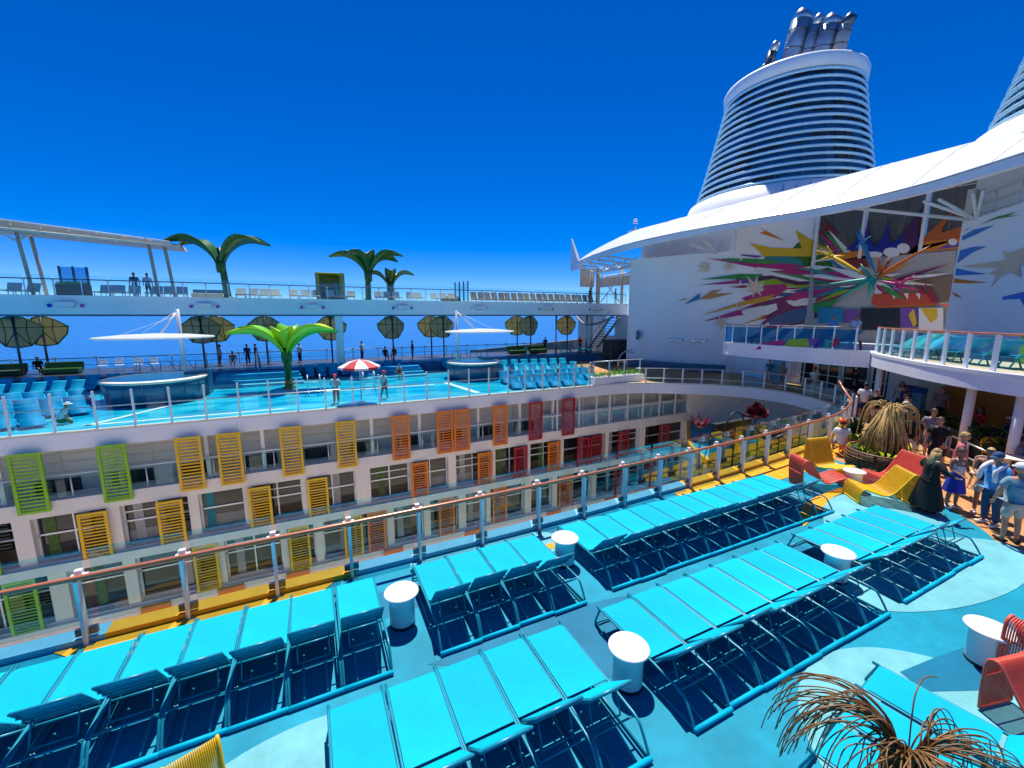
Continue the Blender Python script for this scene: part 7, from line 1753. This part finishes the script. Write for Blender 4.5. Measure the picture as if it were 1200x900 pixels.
# ================================================================ PEOPLE
dg = None
def skin_mesh(nodes, edges, sub=1):
    """nodes: list of (pos, radius); one continuous skin surface grown along edges (root = node 0)"""
    me = bpy.data.meshes.new('tmp')
    me.from_pydata([n[0] for n in nodes], edges, [])
    o = bpy.data.objects.new('tmp', me); col.objects.link(o)
    sk = o.modifiers.new('skin', 'SKIN')
    sk.use_smooth_shade = True
    lay = me.skin_vertices[0].data if me.skin_vertices else None
    if lay is None:
        bm = bmesh.new(); bm.from_mesh(me); bm.verts.layers.skin.verify(); bm.to_mesh(me); bm.free(); lay = me.skin_vertices[0].data
    for i, n in enumerate(nodes):
        r = n[1]
        lay[i].radius = (r, r) if not isinstance(r, tuple) else r
        lay[i].use_root = (i == 0)
    ss = o.modifiers.new('sub', 'SUBSURF'); ss.levels = sub; ss.render_levels = sub
    d = bpy.context.evaluated_depsgraph_get()
    ev = o.evaluated_get(d)
    m2 = bpy.data.meshes.new_from_object(ev)
    vs = [tuple(v.co) for v in m2.vertices]; fs = [tuple(p.vertices) for p in m2.polygons]
    bpy.data.objects.remove(o); bpy.data.meshes.remove(me); bpy.data.meshes.remove(m2)
    return vs, fs

def head_mesh(c, fwd, s):
    """ellipsoid skull with jaw, nose, ears, eyes and mouth; fwd is a horizontal unit vector"""
    vs = []; fs = []; n, k = 16, 12
    side = Vector((fwd.y, -fwd.x, 0)); up = Vector((0, 0, 1))
    for i in range(k + 1):
        ph = PI * i / k
        for j in range(n):
            th = 2 * PI * j / n
            x = math.sin(ph) * math.cos(th); y = math.sin(ph) * math.sin(th); z = math.cos(ph)
            w = 0.078 * (1 - 0.16 * max(0, -z)); dp = 0.098 * (1 - 0.10 * max(0, -z))
            fx, fy, fz = x * dp, y * w, z * 0.122
            if x > 0.5 and abs(y) < 0.22 and -0.45 < z < 0.05: fx += 0.020     # nose
            if x > 0.4 and abs(abs(y) - 0.35) < 0.2 and 0.0 < z < 0.28: fx -= 0.008   # eye sockets
            if x > 0.2 and z < -0.7: fx += 0.012                                # chin
            if abs(x) < 0.25 and abs(y) > 0.9 and abs(z) < 0.3: fy *= 1.14        # ears
            vs.append(c + (fwd * fx + side * fy + up * fz) * s)
    for i in range(k):
        for j in range(n):
            j2 = (j + 1) % n; fs.append((i * n + j, (i + 1) * n + j, (i + 1) * n + j2, i * n + j2))
    face = []
    for sy in (-1, 1):
        q = c + (fwd * 0.089 + side * 0.03 * sy + up * 0.018) * s
        face.append([q + (side * a + up * b_) * s for a, b_ in ((-0.012, 0), (0, 0.006), (0.012, 0), (0, -0.006))])
    q = c + (fwd * 0.096 + up * -0.06) * s
    face.append([q + (side * a + up * b_) * s for a, b_ in ((-0.022, 0), (0, 0.005), (0.022, 0), (0, -0.006))])
    return vs, fs, face

def person(loc, rz, label, h=1.70, skin='skin', top=('c_black', 'short'), legs=('c_denim', 'long'), hair=('hair_brown', 'short'), hat=None,
           stride=0.0, arms=None, fat=1.0, lean=0.0, sit=False, fingers=True, shoes='c_white', group=None, sub=1, name='person', turn=0.0, slim=False):
    """local frame: faces +Y, z up. arms: two lists (left, right) of elbow and wrist offsets from the shoulder"""
    t = thing(name, label, 'person', loc, rz, group, h / 1.72)
    V = Vector
    hipz = 0.93 if not sit else 0.47
    f = fat
    ln = lean
    N = {}; 
    pel = V((0, 0, hipz)); wai = V((0, 0.01 + ln * 0.25, hipz + 0.17)); che = V((0, 0.0 + ln * 0.7, hipz + 0.38)); nb = V((0, ln, hipz + 0.54)); ne = V((0, ln * 1.1 + 0.012, hipz + 0.60))
    wsh = 0.185 if not slim else 0.16
    sl, sr = V((-wsh, ln * 0.95, hipz + 0.505)), V((wsh, ln * 0.95, hipz + 0.505))
    nodes = [(pel, 0.135 * f), (wai, 0.125 * f), (che, 0.135 * min(f, 1.2)), (nb, 0.075), (ne, 0.056)]
    edges = [(0, 1), (1, 2), (2, 3), (3, 4)]
    bt = hipz + 0.60
    nodes.append((V((0, ln * 1.15 + 0.02, hipz + 0.69)), 0.05)); edges.append((4, 5))
    hip = 0.095 * (0.9 + 0.15 * f)
    armset = arms or ([(-0.07, 0.0, -0.29), (-0.09, 0.06, -0.54)], [(0.07, 0.0, -0.29), (0.09, 0.06, -0.54)])
    J = {}
    for sd, s0, A in ((-1, sl, armset[0]), (1, sr, armset[1])):
        i0 = len(nodes); el = s0 + V(A[0]); wr = s0 + V(A[1]); d = (wr - el).normalized(); hd = wr + d * 0.07
        nodes += [(s0, 0.062 * (0.75 + 0.25 * f)), ((s0 + el) / 2, 0.050 * (0.7 + 0.3 * f)), (el, 0.040 * (0.7 + 0.3 * f)), (wr, 0.026), (hd, (0.030, 0.018))]
        edges += [(2, i0), (i0, i0 + 1), (i0 + 1, i0 + 2), (i0 + 2, i0 + 3), (i0 + 3, i0 + 4)]
        J['s%d' % sd], J['e%d' % sd], J['w%d' % sd], J['h%d' % sd], J['d%d' % sd] = s0, el, wr, hd, d
    for sd in (-1, 1):
        i0 = len(nodes)
        st = stride * sd
        if sit:
            hp = V((hip * sd, 0.05, hipz)); kn = V((0.12 * sd, 0.44, hipz + 0.02)); an = V((0.12 * sd, 0.40 + 0.05 * sd, 0.08)); to = an + V((0, 0.16, -0.045))
        else:
            hp = V((hip * sd, 0, hipz - 0.06)); kn = V(((hip + 0.005) * sd, st * 0.5 + 0.02 + abs(stride) * 0.10, 0.50)); an = V(((hip + 0.012) * sd, st - 0.02, 0.085 + (0.05 if st < -0.1 else 0))); to = an + V((0.025 * sd, 0.155, -0.05 if st >= -0.1 else -0.085))
        nodes += [(hp, 0.098 * (0.8 + 0.2 * f)), ((hp + kn) / 2, 0.082 * (0.75 + 0.25 * f)), (kn, 0.058), ((kn * 0.6 + an * 0.4) + V((0, -0.015, 0)), 0.055), (an, 0.038), (to, 0.035)]
        edges += [(0, i0), (i0, i0 + 1), (i0 + 1, i0 + 2), (i0 + 2, i0 + 3), (i0 + 3, i0 + 4), (i0 + 4, i0 + 5)]
        J['hp%d' % sd], J['k%d' % sd], J['a%d' % sd], J['t%d' % sd] = hp, kn, an, to
    if fingers:
        for sd in (-1, 1):
            d = J['d%d' % sd]; hd = J['h%d' % sd]; hi = 10 if sd == -1 else 15
            sv = d.cross(V((0, 1, 0.2)));
            if sv.length < 0.2: sv = d.cross(V((1, 0, 0)))
            sv.normalize(); cv = sv.cross(d)
            for q, L in ((-0.027, 0.070), (-0.009, 0.082), (0.009, 0.078), (0.027, 0.060)):
                i0 = len(nodes); b0 = hd + sv * q + d * 0.028
                nodes += [(b0, 0.0095), (b0 + d * L * 0.55 + cv * 0.012, 0.0085), (b0 + d * L * 0.85 + cv * 0.035, 0.007)]
                edges += [(hi if False else J_index(nodes, hd), i0), (i0, i0 + 1), (i0 + 1, i0 + 2)]
            i0 = len(nodes); b0 = J['w%d' % sd] + d * 0.03 + sv * -0.034
            nodes += [(b0, 0.011), (b0 + d * 0.045 + sv * -0.022 + cv * 0.015, 0.009)]
            edges += [(J_index(nodes, hd), i0), (i0, i0 + 1)]
    vs, fs = skin_mesh(nodes, edges, sub)
    b = MB(); b.add(vs, fs, 0, True)
    fw = V((math.sin(turn), math.cos(turn), 0))
    hc = V((0, ln * 1.25 + 0.035, hipz + 0.735))
    hv, hf, face = head_mesh(hc, fw, 1.0)
    b.add(hv, hf, 0, True)
    for q in face[:2]: b.add(q, [(0, 1, 2, 3)], 1)
    b.add(face[2], [(0, 1, 2, 3)], 2)
    body = b.build('body', [skin, 'c_black', 'p_darkred'], t)
    # hair
    sd_ = V((fw.y, -fw.x, 0))
    if hair:
        hm, style = hair
        b = MB(); vs = []; fs = []; n, k = 16, 7
        for i in range(k + 1):
            ph = PI * 0.60 * i / k
            for j in range(n):
                th = 2 * PI * j / n; x, y, z = math.sin(ph) * math.cos(th), math.sin(ph) * math.sin(th), math.cos(ph)
                if x > 0.35 and z < 0.55: z = 0.55 + 0.1 * x; x *= 0.92
                vs.append(hc + fw * (x * 0.110 - 0.008) + sd_ * (y * 0.092) + V((0, 0, z * 0.134)))
        for i in range(k):
            for j in range(n): fs.append((i * n + j, (i + 1) * n + j, (i + 1) * n + (j + 1) % n, i * n + (j + 1) % n))
        b.add(vs, fs, 0, True)
        if style == 'long':
            rr = random.Random(int(abs(loc[0] * 100)))
            for q in range(34):
                a = PI * (0.5 + q / 33.0)     # behind the head from ear to ear
                x, y = math.cos(a), math.sin(a)
                p0 = hc + fw * (math.cos(a) * 0.10) + sd_ * (math.sin(a) * 0.088 * (1 if True else 1)) + V((0, 0, 0.03))
                a2 = PI * (0.55 + 0.9 * q / 33.0)
                p0 = hc - fw * (0.095 * math.sin(PI * q / 33)) + sd_ * (0.088 * math.cos(PI * q / 33)) + V((0, 0, 0.03))
                o_ = (p0 - hc); o_.z = 0
                b.tube([p0, p0 + o_ * 0.25 + V((0, 0, -0.14)), p0 + o_ * 0.5 + V((0, -0.02, -0.26)), p0 + o_ * 0.35 + V((rr.uniform(-.02, .02), -0.03, -0.36 - rr.random() * 0.06))], [0.022, 0.026, 0.022, 0.006], 5)
        if style == 'bun': b.lathe([(0, -0.05), (0.045, -0.025), (0.05, 0.02), (0, 0.055)], 10, 0, tuple(hc - fw * 0.10 + V((0, 0, 0.06))))
        b.build('hair', hm, t)
    if hat:
        hm, style = hat
        b = MB(); vs = []; fs = []; n, k = 18, 6
        for i in range(k + 1):
            ph = PI * 0.5 * i / k
            for j in range(n):
                th = 2 * PI * j / n; x, y, z = math.sin(ph) * math.cos(th), math.sin(ph) * math.sin(th), math.cos(ph)
                vs.append(hc + fw * (x * 0.118) + sd_ * (y * 0.100) + V((0, 0, 0.035 + z * 0.112)))
        for i in range(k):
            for j in range(n): fs.append((i * n + j, (i + 1) * n + j, (i + 1) * n + (j + 1) % n, i * n + (j + 1) % n))
        b.add(vs, fs, 0, True)
        if style == 'cap':
            q = [hc + fw * (0.10 * math.cos(a) + (0.0)) + sd_ * (0.085 * math.sin(a)) + V((0, 0, 0.045)) for a in [R(x) for x in (-70, -35, 0, 35, 70)]]
            r2 = [hc + fw * (0.105 * math.cos(a) + 0.105 * max(0, math.cos(a)) ** 0.6) + sd_ * (0.085 * math.sin(a)) + V((0, 0, 0.020)) for a in [R(x) for x in (-70, -35, 0, 35, 70)]]
            b.add(q + r2 + [p + V((0, 0, -0.008)) for p in q + r2], [(i, i + 1, i + 6, i + 5) for i in range(4)] + [(i + 10, i + 15, i + 16, i + 11) for i in range(4)] + [(i + 5, i + 6, i + 16, i + 15) for i in range(4)])
        else:
            b.lathe([(0.10, 0.045), (0.19, 0.025), (0.195, 0.03), (0.11, 0.06)], 20, 0, tuple(hc))
        b.build('hat', hm, t)
    # clothing grown over the same skeleton
    def cloth(nm, nn, ee, m, sub_=1):
        v2, f2 = skin_mesh(nn, ee, sub_); c = MB(); c.add(v2, f2, 0, True); return c.build(nm, m, t)
    tm, ts = top
    g = 0.016
    lo = pel + V((0, 0, 0.0 if ts != 'crop' else 0.1))
    if ts in ('short', 'long', 'tank', 'crop', 'towel'):
        nn = [(wai, 0.142 * f + g), (lo, 0.150 * f + g), (lo + V((0, 0, -0.055)), 0.140 * f + g), (che, 0.145 * min(f, 1.22) + g), (nb + V((0, 0, -0.03)), 0.088)]
        ee = [(0, 1), (1, 2), (0, 3), (3, 4)]
        for sd in (-1, 1):
            i0 = len(nn); s0, el, wr = J['s%d' % sd], J['e%d' % sd], J['w%d' % sd]
            if ts == 'tank' or ts == 'crop':
                nn += [(s0 * 0.82 + nb * 0.18 + V((0, 0, 0.0)), 0.050)]; ee += [(3, i0)]
            else:
                end = s0.lerp(el, 0.72)
                nn += [(s0, 0.072 * (0.75 + 0.25 * f) + g * 0.5), (end, 0.066 * (0.7 + 0.3 * f) + g)]
                ee += [(3, i0), (i0, i0 + 1)]
                if ts == 'long': nn += [(el, 0.056 + g * 0.4), (wr, 0.04)]; ee += [(i0 + 1, i0 + 2), (i0 + 2, i0 + 3)]
        cloth('shirt', nn, ee, tm)
    lm, ls = legs
    if ls in ('long', 'shorts', 'brief'):
        nn = [(pel, 0.150 * f), (pel + V((0, 0, 0.08)), 0.140 * f)]; ee = [(0, 1)]
        for sd in (-1, 1):
            i0 = len(nn); hp, kn, an = J['hp%d' % sd], J['k%d' % sd], J['a%d' % sd]
            nn += [(hp, 0.112 * (0.8 + 0.2 * f)), (hp.lerp(kn, 0.5), 0.100 * (0.75 + 0.25 * f))]; ee += [(0, i0), (i0, i0 + 1)]
            if ls != 'brief': nn += [(hp.lerp(kn, 0.92), 0.088 * (0.75 + 0.25 * f))]; ee += [(i0 + 1, i0 + 2)]
            if ls == 'long': nn += [(kn.lerp(an, 0.5), 0.072), (an + V((0, 0, -0.01)), 0.060)]; ee += [(i0 + 2, i0 + 3), (i0 + 3, i0 + 4)]
        cloth('trousers' if ls == 'long' else 'shorts', nn, ee, lm)
    if ls in ('skirt', 'gown'):
        zb = 0.16 if ls == 'gown' else 0.50
        rb = (0.36 if ls == 'gown' else 0.25) * (0.8 + 0.2 * f)
        vs = []; fs = []; n = 40; k = 8
        ztop = hipz + 0.14
        for i in range(k + 1):
            u = i / k; z = ztop + (zb - ztop) * u
            r = 0.145 * f + (rb - 0.145 * f) * u ** 0.85
            for j in range(n):
                a = 2 * PI * j / n; rr_ = r * (1 + 0.07 * u * math.sin(7 * a) + 0.04 * u * math.sin(11 * a + 1))
                vs.append((rr_ * math.cos(a), rr_ * math.sin(a) * 0.9 + 0.01, z))
        for i in range(k):
            for j in range(n): fs.append((i * n + j, i * n + (j + 1) % n, (i + 1) * n + (j + 1) % n, (i + 1) * n + j))
        c = MB(); c.add(vs, fs, 0, True); c.build('skirt', lm, t)
    if ts == 'towel':
        b = MB()
        for sd in (-1, 1):
            b.tube(smooth_path([nb + V((0, -0.09, 0.05)), J['s%d' % sd] + V((-0.06 * sd, 0.0, 0.085)), che + V((0.13 * sd, 0.17 * f, 0.08)), wai + V((0.16 * sd, 0.19 * f, 0.02))], 5), [0.03, 0.035, 0.04, 0.042, 0.045, 0.048, 0.05, 0.05, 0.05, 0.05, 0.05, 0.048, 0.046, 0.044, 0.04, 0.034], 10)
        b.build('towel', 'c_white', t)
    if shoes and not sit:
        for sd in (-1, 1):
            a_, t_ = J['a%d' % sd], J['t%d' % sd]
            b = MB(); d = (t_ - a_); q = a_ + V((0, -0.03, -0.045)); ang = math.atan2(d.x, d.y)
            b.bbox(q.x + d.x * 0.42, q.y + 0.075, max(0.028, q.z + 0.0), 0.095, 0.27, 0.055, rz=-ang, bev=0.02); b.build('shoe', shoes, t)
    return t
def J_index(nodes, p):
    for i, n in enumerate(nodes):
        if (n[0] - p).length < 1e-6: return i
    return 0

def face_to(x, y, tx, ty): return math.atan2(ty - y, tx - x) - PI / 2
up_forearm = lambda s, fx=0.0: [(0.06 * s, 0.02, -0.28), (0.02 * s + fx, 0.24, -0.30)]
# group standing at the right
person((13.95, 4.42, 0.02), face_to(13.95, 4.4, 15.0, 3.7), 'woman in long black dress with blond hair, back to the camera', 1.62, 'skin', ('c_black', 'long'), ('c_black', 'gown'), ('hair_blond', 'long'), arms=([(-0.2, 0.02, -0.22), (-0.16, 0.2, -0.36)], [(0.2, 0.02, -0.22), (0.22, 0.22, -0.30)]), fat=1.18, shoes='c_black', lean=0.03)
person((14.85, 4.22, 0.02), face_to(14.8, 4.2, 14.3, 3.4), 'woman in white top and blue skirt behind the woman in black', 1.58, 'skin_tan', ('c_white', 'tank'), ('c_royal', 'skirt'), ('hair_brown', 'bun'), arms=([(-0.06, 0.05, -0.28), (0.05, 0.26, -0.34)], [(0.05, 0.05, -0.28), (-0.02, 0.26, -0.36)]), slim=True)
person((15.15, 3.78, 0.02), face_to(15.1, 3.8, 14.2, 3.5), 'woman with strawberry blond hair in blue top and beige shorts', 1.66, 'skin_tan', ('c_navy', 'tank'), ('c_beige', 'shorts'), ('hair_blond', 'short'), arms=([(-0.06, 0.05, -0.28), (0.05, 0.26, -0.34)], [(0.05, 0.05, -0.28), (-0.02, 0.26, -0.36)]), stride=0.12)
person((14.42, 3.42, 0.02), face_to(14.4, 3.4, 13.2, 3.9), 'man in blue cap with white towel round his neck and jeans', 1.74, 'skin', ('c_skyblue', 'towel'), ('c_denim', 'long'), None, ('c_denim', 'cap'), arms=([(-0.10, 0.02, -0.29), (-0.06, 0.16, -0.52)], [(0.10, 0.02, -0.29), (0.08, 0.16, -0.52)]), fat=1.28, lean=0.03)
person((13.72, 2.92, 0.02), face_to(13.7, 2.9, 14.9, 4.2), 'man in grey blue shirt, white cap and beige shorts seen from behind', 1.74, 'skin', ('c_greyblue', 'short'), ('c_beige', 'shorts'), None, ('c_white', 'cap'), arms=([(-0.12, 0.02, -0.28), (-0.10, 0.12, -0.52)], [(0.12, 0.02, -0.28), (0.09, 0.12, -0.52)]), fat=1.26, shoes='c_black')
# walkers in the middle distance
person((18.0, 6.3, 0.02), face_to(18, 6.3, 13.5, 7.6), 'man in black shirt and white shorts walking on the tan deck', 1.74, 'skin_tan', ('c_black', 'short'), ('c_white', 'shorts'), ('hair_brown', 'short'), ('c_black', 'cap'), stride=0.26, shoes='c_black', lean=0.05)
person((17.7, 5.55, 0.02), face_to(17.7, 5.6, 13.5, 5.6), 'man in black t-shirt walking beside the plaza hand rail', 1.78, 'skin', ('c_black', 'short'), ('c_black', 'shorts'), ('hair_brown', 'short'), stride=0.24, shoes='c_black', lean=0.06)
person((20.4, 7.5, 0.02), face_to(20.4, 7.5, 24, 5.0), 'woman in black playsuit holding a bright drink cup', 1.66, 'skin', ('c_black', 'tank'), ('c_black', 'brief'), ('hair_brown', 'short'), ('c_beige', 'cap'), arms=([(-0.06, 0.05, -0.28), (0.02, 0.26, -0.24)], [(0.06, 0.05, -0.28), (0.02, 0.27, -0.20)]), stride=0.1)
t = thing('drink_cup', 'bright white and green drink cup held by the woman in black', 'cup', (20.55, 7.25, 1.18))
b = MB(); b.lathe([(0.03, 0), (0.05, 0.14), (0.055, 0.18), (0, 0.18)], 12); b.build('cup', 'white', t)
b = MB(); b.tube([(0, 0, 0.16), (0.03, 0.02, 0.3)], 0.008, 5); b.build('straw', 'leaf_bright', t)
person((23.0, 8.5, 0.02), face_to(23, 8.5, 26, 5), 'person in dark clothes standing in the shade by the towel bins', 1.72, 'skin_tan', ('c_black', 'short'), ('c_black', 'long'), ('hair_black', 'short'), fingers=False)
person((16.95, 7.85, 0.02), face_to(17, 7.8, 18.5, 9), 'person in white shirt with dark red cap sitting by the potted plant', 1.68, 'skin', ('c_white', 'short'), ('c_grey', 'shorts'), ('hair_brown', 'short'), ('c_red', 'cap'), sit=True, fingers=False)
person((18.6, 6.9, 0.02), face_to(18.6, 6.9, 20, 8), 'child in blue cap behind the wicker sculpture', 1.35, 'skin', ('c_pink', 'short'), ('c_white', 'shorts'), ('hair_brown', 'short'), ('c_navy', 'cap'), fingers=False, stride=0.15)
# seated guests by the bar
person((18.3, 3.35, 0.02), R(150), 'woman in blue patterned dress seated at the right edge by the bar', 1.66, 'skin', ('c_royal', 'tank'), ('c_royal', 'skirt'), ('hair_blond', 'long'), sit=True, fingers=False)
person((19.4, 3.7, 0.02), R(170), 'woman in pink top seated behind the blue dressed woman', 1.64, 'skin', ('c_pink', 'short'), ('c_grey', 'shorts'), ('hair_blond', 'short'), sit=True, fingers=False)
person((23.2, 5.3, 0.02), R(100), 'guest in dark blue shirt seated under the sun deck', 1.7, 'skin_tan', ('c_navy', 'short'), ('c_black', 'shorts'), ('hair_black', 'short'), sit=True, fingers=False)
person((22.4, 4.0, 0.02), R(80), 'guest in dark red shirt seated right of the blue shirted guest', 1.7, 'skin_tan', ('p_darkred', 'short'), ('c_black', 'shorts'), ('hair_black', 'short'), sit=True, fingers=False)
person((19.6, 4.3, 0.02), R(200), 'guest with dark hair seated at the pale square cafe table', 1.68, 'skin_tan', ('c_grey', 'short'), ('c_black', 'shorts'), ('hair_black', 'short'), sit=True, fingers=False)
# end of the well
person((28.2, 14.9, 0.02), face_to(28, 15, 31, 20), 'person in white walking behind the plaza railing', 1.76, 'skin_tan', ('c_white', 'short'), ('c_beige', 'long'), ('hair_black', 'short'), ('c_red', 'cap'), stride=0.2, fingers=False)
person((28.9, 17.3, 0.02), R(90), 'person in dark grey standing at the plaza railing by the glass doors', 1.74, 'skin', ('c_grey', 'short'), ('c_grey', 'long'), ('hair_brown', 'short'), fingers=False)
person((30.6, 19.3, 0.02), R(120), 'person in pale green standing beside the glass doors', 1.7, 'skin', ('c_teal', 'short'), ('c_beige', 'shorts'), ('hair_brown', 'short'), fingers=False)
# pool deck
person((1.14, 25.5, 0.04), R(170), 'left lifeguard in white shirt and red shorts on the far pool edge', 1.6, 'skin_tan', ('c_white', 'short'), ('sh_scarlet', 'long'), None, ('sh_scarlet', 'cap'), arms=([(-0.1, 0.05, -0.26), (0.02, 0.2, -0.3)], [(0.1, 0.05, -0.26), (0.0, 0.2, -0.3)]), fat=1.15, fingers=False)
person((3.84, 25.7, 0.04), R(-60), 'right lifeguard in white shirt and red shorts on the far pool edge', 1.62, 'skin_tan', ('c_white', 'short'), ('sh_scarlet', 'shorts'), None, ('sh_scarlet', 'cap'), stride=0.16, fat=1.1, fingers=False)
person((-10.7, 25.9, -0.28), R(-70), 'guest in white cap and green shorts bent forward on a left pool lounger', 1.7, 'skin', ('c_white', 'short'), ('c_green', 'shorts'), ('hair_brown', 'short'), ('c_white', 'brim'), sit=True, lean=0.28, fingers=False)
person((17.0, 27.0, -0.28), R(160), 'bather with dark hair among the right pool loungers', 1.66, 'skin', None or ('skin', 'none'), ('c_teal', 'brief'), ('hair_brown', 'long'), sit=True, fingers=False)
person((20.6, 29.0, -0.22), R(150), 'bather sitting on the right pool loungers, left of a pair', 1.66, 'skin', ('skin', 'none'), ('c_black', 'brief'), ('hair_black', 'short'), sit=True, fingers=False)
person((21.3, 28.6, -0.22), R(140), 'bather sitting on the right pool loungers, right of a pair', 1.66, 'skin_tan', ('c_beige', 'tank'), ('c_beige', 'shorts'), ('hair_blond', 'short'), sit=True, fingers=False)
person((6.2, 33.2, 0.0), R(180), 'swimmer sitting on the pool steps behind the railing', 1.6, 'skin', ('c_red', 'tank'), ('c_red', 'brief'), ('hair_black', 'short'), sit=True, fingers=False)
for k, (x, y, c1, c2, hm, lab, sit) in enumerate([(-4.9, 42, 'c_navy', 'c_black', 'hair_black', 'guest in navy shirt at the sea railing behind the red umbrella, left', False), (-4.3, 42.3, 'c_black', 'c_black', 'hair_brown', 'guest in black at the sea railing behind the red umbrella, right', False), (-0.9, 42, 'c_white', 'c_navy', 'hair_blond', 'guest in white top standing alone at the sea railing', False),
        (-5.9, 41.5, 'c_grey', 'c_black', 'hair_black', 'guest in grey seated on the terrace behind the red umbrella', True), (4.4, 42, 'c_white', 'c_navy', 'hair_black', 'guest in white shirt by the glass screens on the terrace', False), (-6.9, 42.2, 'c_beige', 'c_navy', 'hair_brown', 'guest in beige shirt left of the bright green palm on the terrace', False),
        (6.4, 41, 'c_black', 'c_black', 'hair_black', 'guest in black seated left of the right hot tub', True), (7.3, 41.3, 'c_navy', 'c_grey', 'hair_brown', 'guest in navy seated left of the right hot tub', True), (9.0, 41, 'c_black', 'c_navy', 'hair_black', 'guest in black standing beside the right hot tub', False),
        (24.4, 41.6, 'c_navy', 'c_black', 'hair_black', 'guest in navy standing right of the green terrace sofas', False), (28.8, 41, 'c_red', 'c_black', 'hair_black', 'guest in red standing in front of the stair tower', False), (-17.7, 41.6, 'c_black', 'c_black', 'hair_brown', 'guest in black on the far left terrace', True)]):
    person((x, y, 0.81 if not sit else 0.78), R(30 + 50 * k), lab, 1.72, 'skin_tan', (c1, 'short'), (c2, 'shorts' if k % 2 else 'long'), (hm, 'short'), sit=sit, fingers=False)
for x, y, lab, c1 in ((-11.2, 40, 'man in navy shirt leaning on the walkway railing under the pergola', 'c_navy'), (-10.5, 40.2, 'person in white shirt right of the man under the pergola', 'c_white'), (28.7, 39.2, 'person in red shorts at the right end of the walkway', 'c_black'), (32.3, 39.2, 'person in black beside the roof post at the walkway end', 'c_black')):
    person((x, y, 6.29), R(180 + 20 * (x % 3)), lab, 1.72, 'skin_tan', (c1, 'short'), ('c_black' if x < 0 else 'c_red', 'shorts'), ('hair_black', 'short'), fingers=False)
for x, y, lab in ((30.5, 15.4, 'person in pale shirt standing in the mural balcony doorway, left'), (30.2, 14.0, 'person in pale shirt standing in the mural balcony doorway, right')):
    person((x, y, 2.87 if x > 33 else 3.22), R(100), lab, 1.7, 'skin', ('c_skyblue' if y > 15 else 'c_white', 'short'), ('c_navy', 'shorts'), ('hair_brown', 'short'), fingers=False)

for k, (x, y, rz, sit, c1, c2, hm, sk, lab) in enumerate([
    (21.6, 7.9, 200, False, 'c_teal', 'c_grey', 'hair_brown', 'skin', 'guest in teal shirt standing behind the woman with the drink cup'),
    (22.6, 9.3, 150, False, 'c_black', 'c_beige', 'hair_black', 'skin_tan', 'guest in black shirt and beige shorts walking from the towel bins'),
    (24.9, 9.2, 240, False, 'c_navy', 'c_black', 'hair_brown', 'skin_tan', 'guest in navy standing in the deep shade left of the bar'),
    (25.6, 8.2, 120, False, 'c_grey', 'c_black', 'hair_black', 'skin', 'guest in grey waiting at the shaded bar'),
    (24.2, 6.5, 60, True, 'c_red', 'c_grey', 'hair_black', 'skin_tan', 'guest in red seated on the far side of the white column'),
    (21.5, 5.0, 190, True, 'c_teal', 'c_black', 'hair_brown', 'skin', 'guest in teal seated behind the planter hedge'),
    (20.9, 3.9, 210, True, 'c_white', 'c_denim', 'hair_blond', 'skin', 'guest in white seated under the sun deck at right'),
    (17.3, 3.3, 170, True, 'c_grey', 'c_denim', 'hair_brown', 'skin_tan', 'guest in grey seated beside the red cafe chair'),
    (16.4, 2.7, 150, True, 'c_red', 'c_denim', 'hair_black', 'skin_tan', 'guest in red seated right behind the white cap man'),
    (16.2, 4.6, 200, False, 'c_pink', 'c_white', 'hair_blond', 'skin', 'woman in pink top and white shorts behind the group of five'),
    (19.3, 6.3, 130, False, 'c_grey', 'c_denim', 'hair_brown', 'skin', 'guest in grey shirt walking behind the two men in black'),
    (23.6, 10.2, 300, False, 'c_white', 'c_navy', 'hair_black', 'skin_tan', 'guest in white shirt near the end of the copper handrail'),
    (26.6, 10.0, 90, False, 'c_beige', 'c_navy', 'hair_brown', 'skin', 'guest in beige walking past the partition wall'),
    (29.6, 13.4, 200, False, 'c_black', 'c_black', 'hair_black', 'skin_tan', 'guest in black in the doorway shadow under the balcony')]):
    person((x, y, 0.02), R(rz), lab, 1.66 + 0.02 * (k % 6), sk, (c1, 'short'), (c2, 'shorts' if k % 3 else 'long'), (hm, 'short' if k % 4 else 'long'), sit=sit, stride=0.0 if sit else 0.06 * (k % 4), fingers=False)
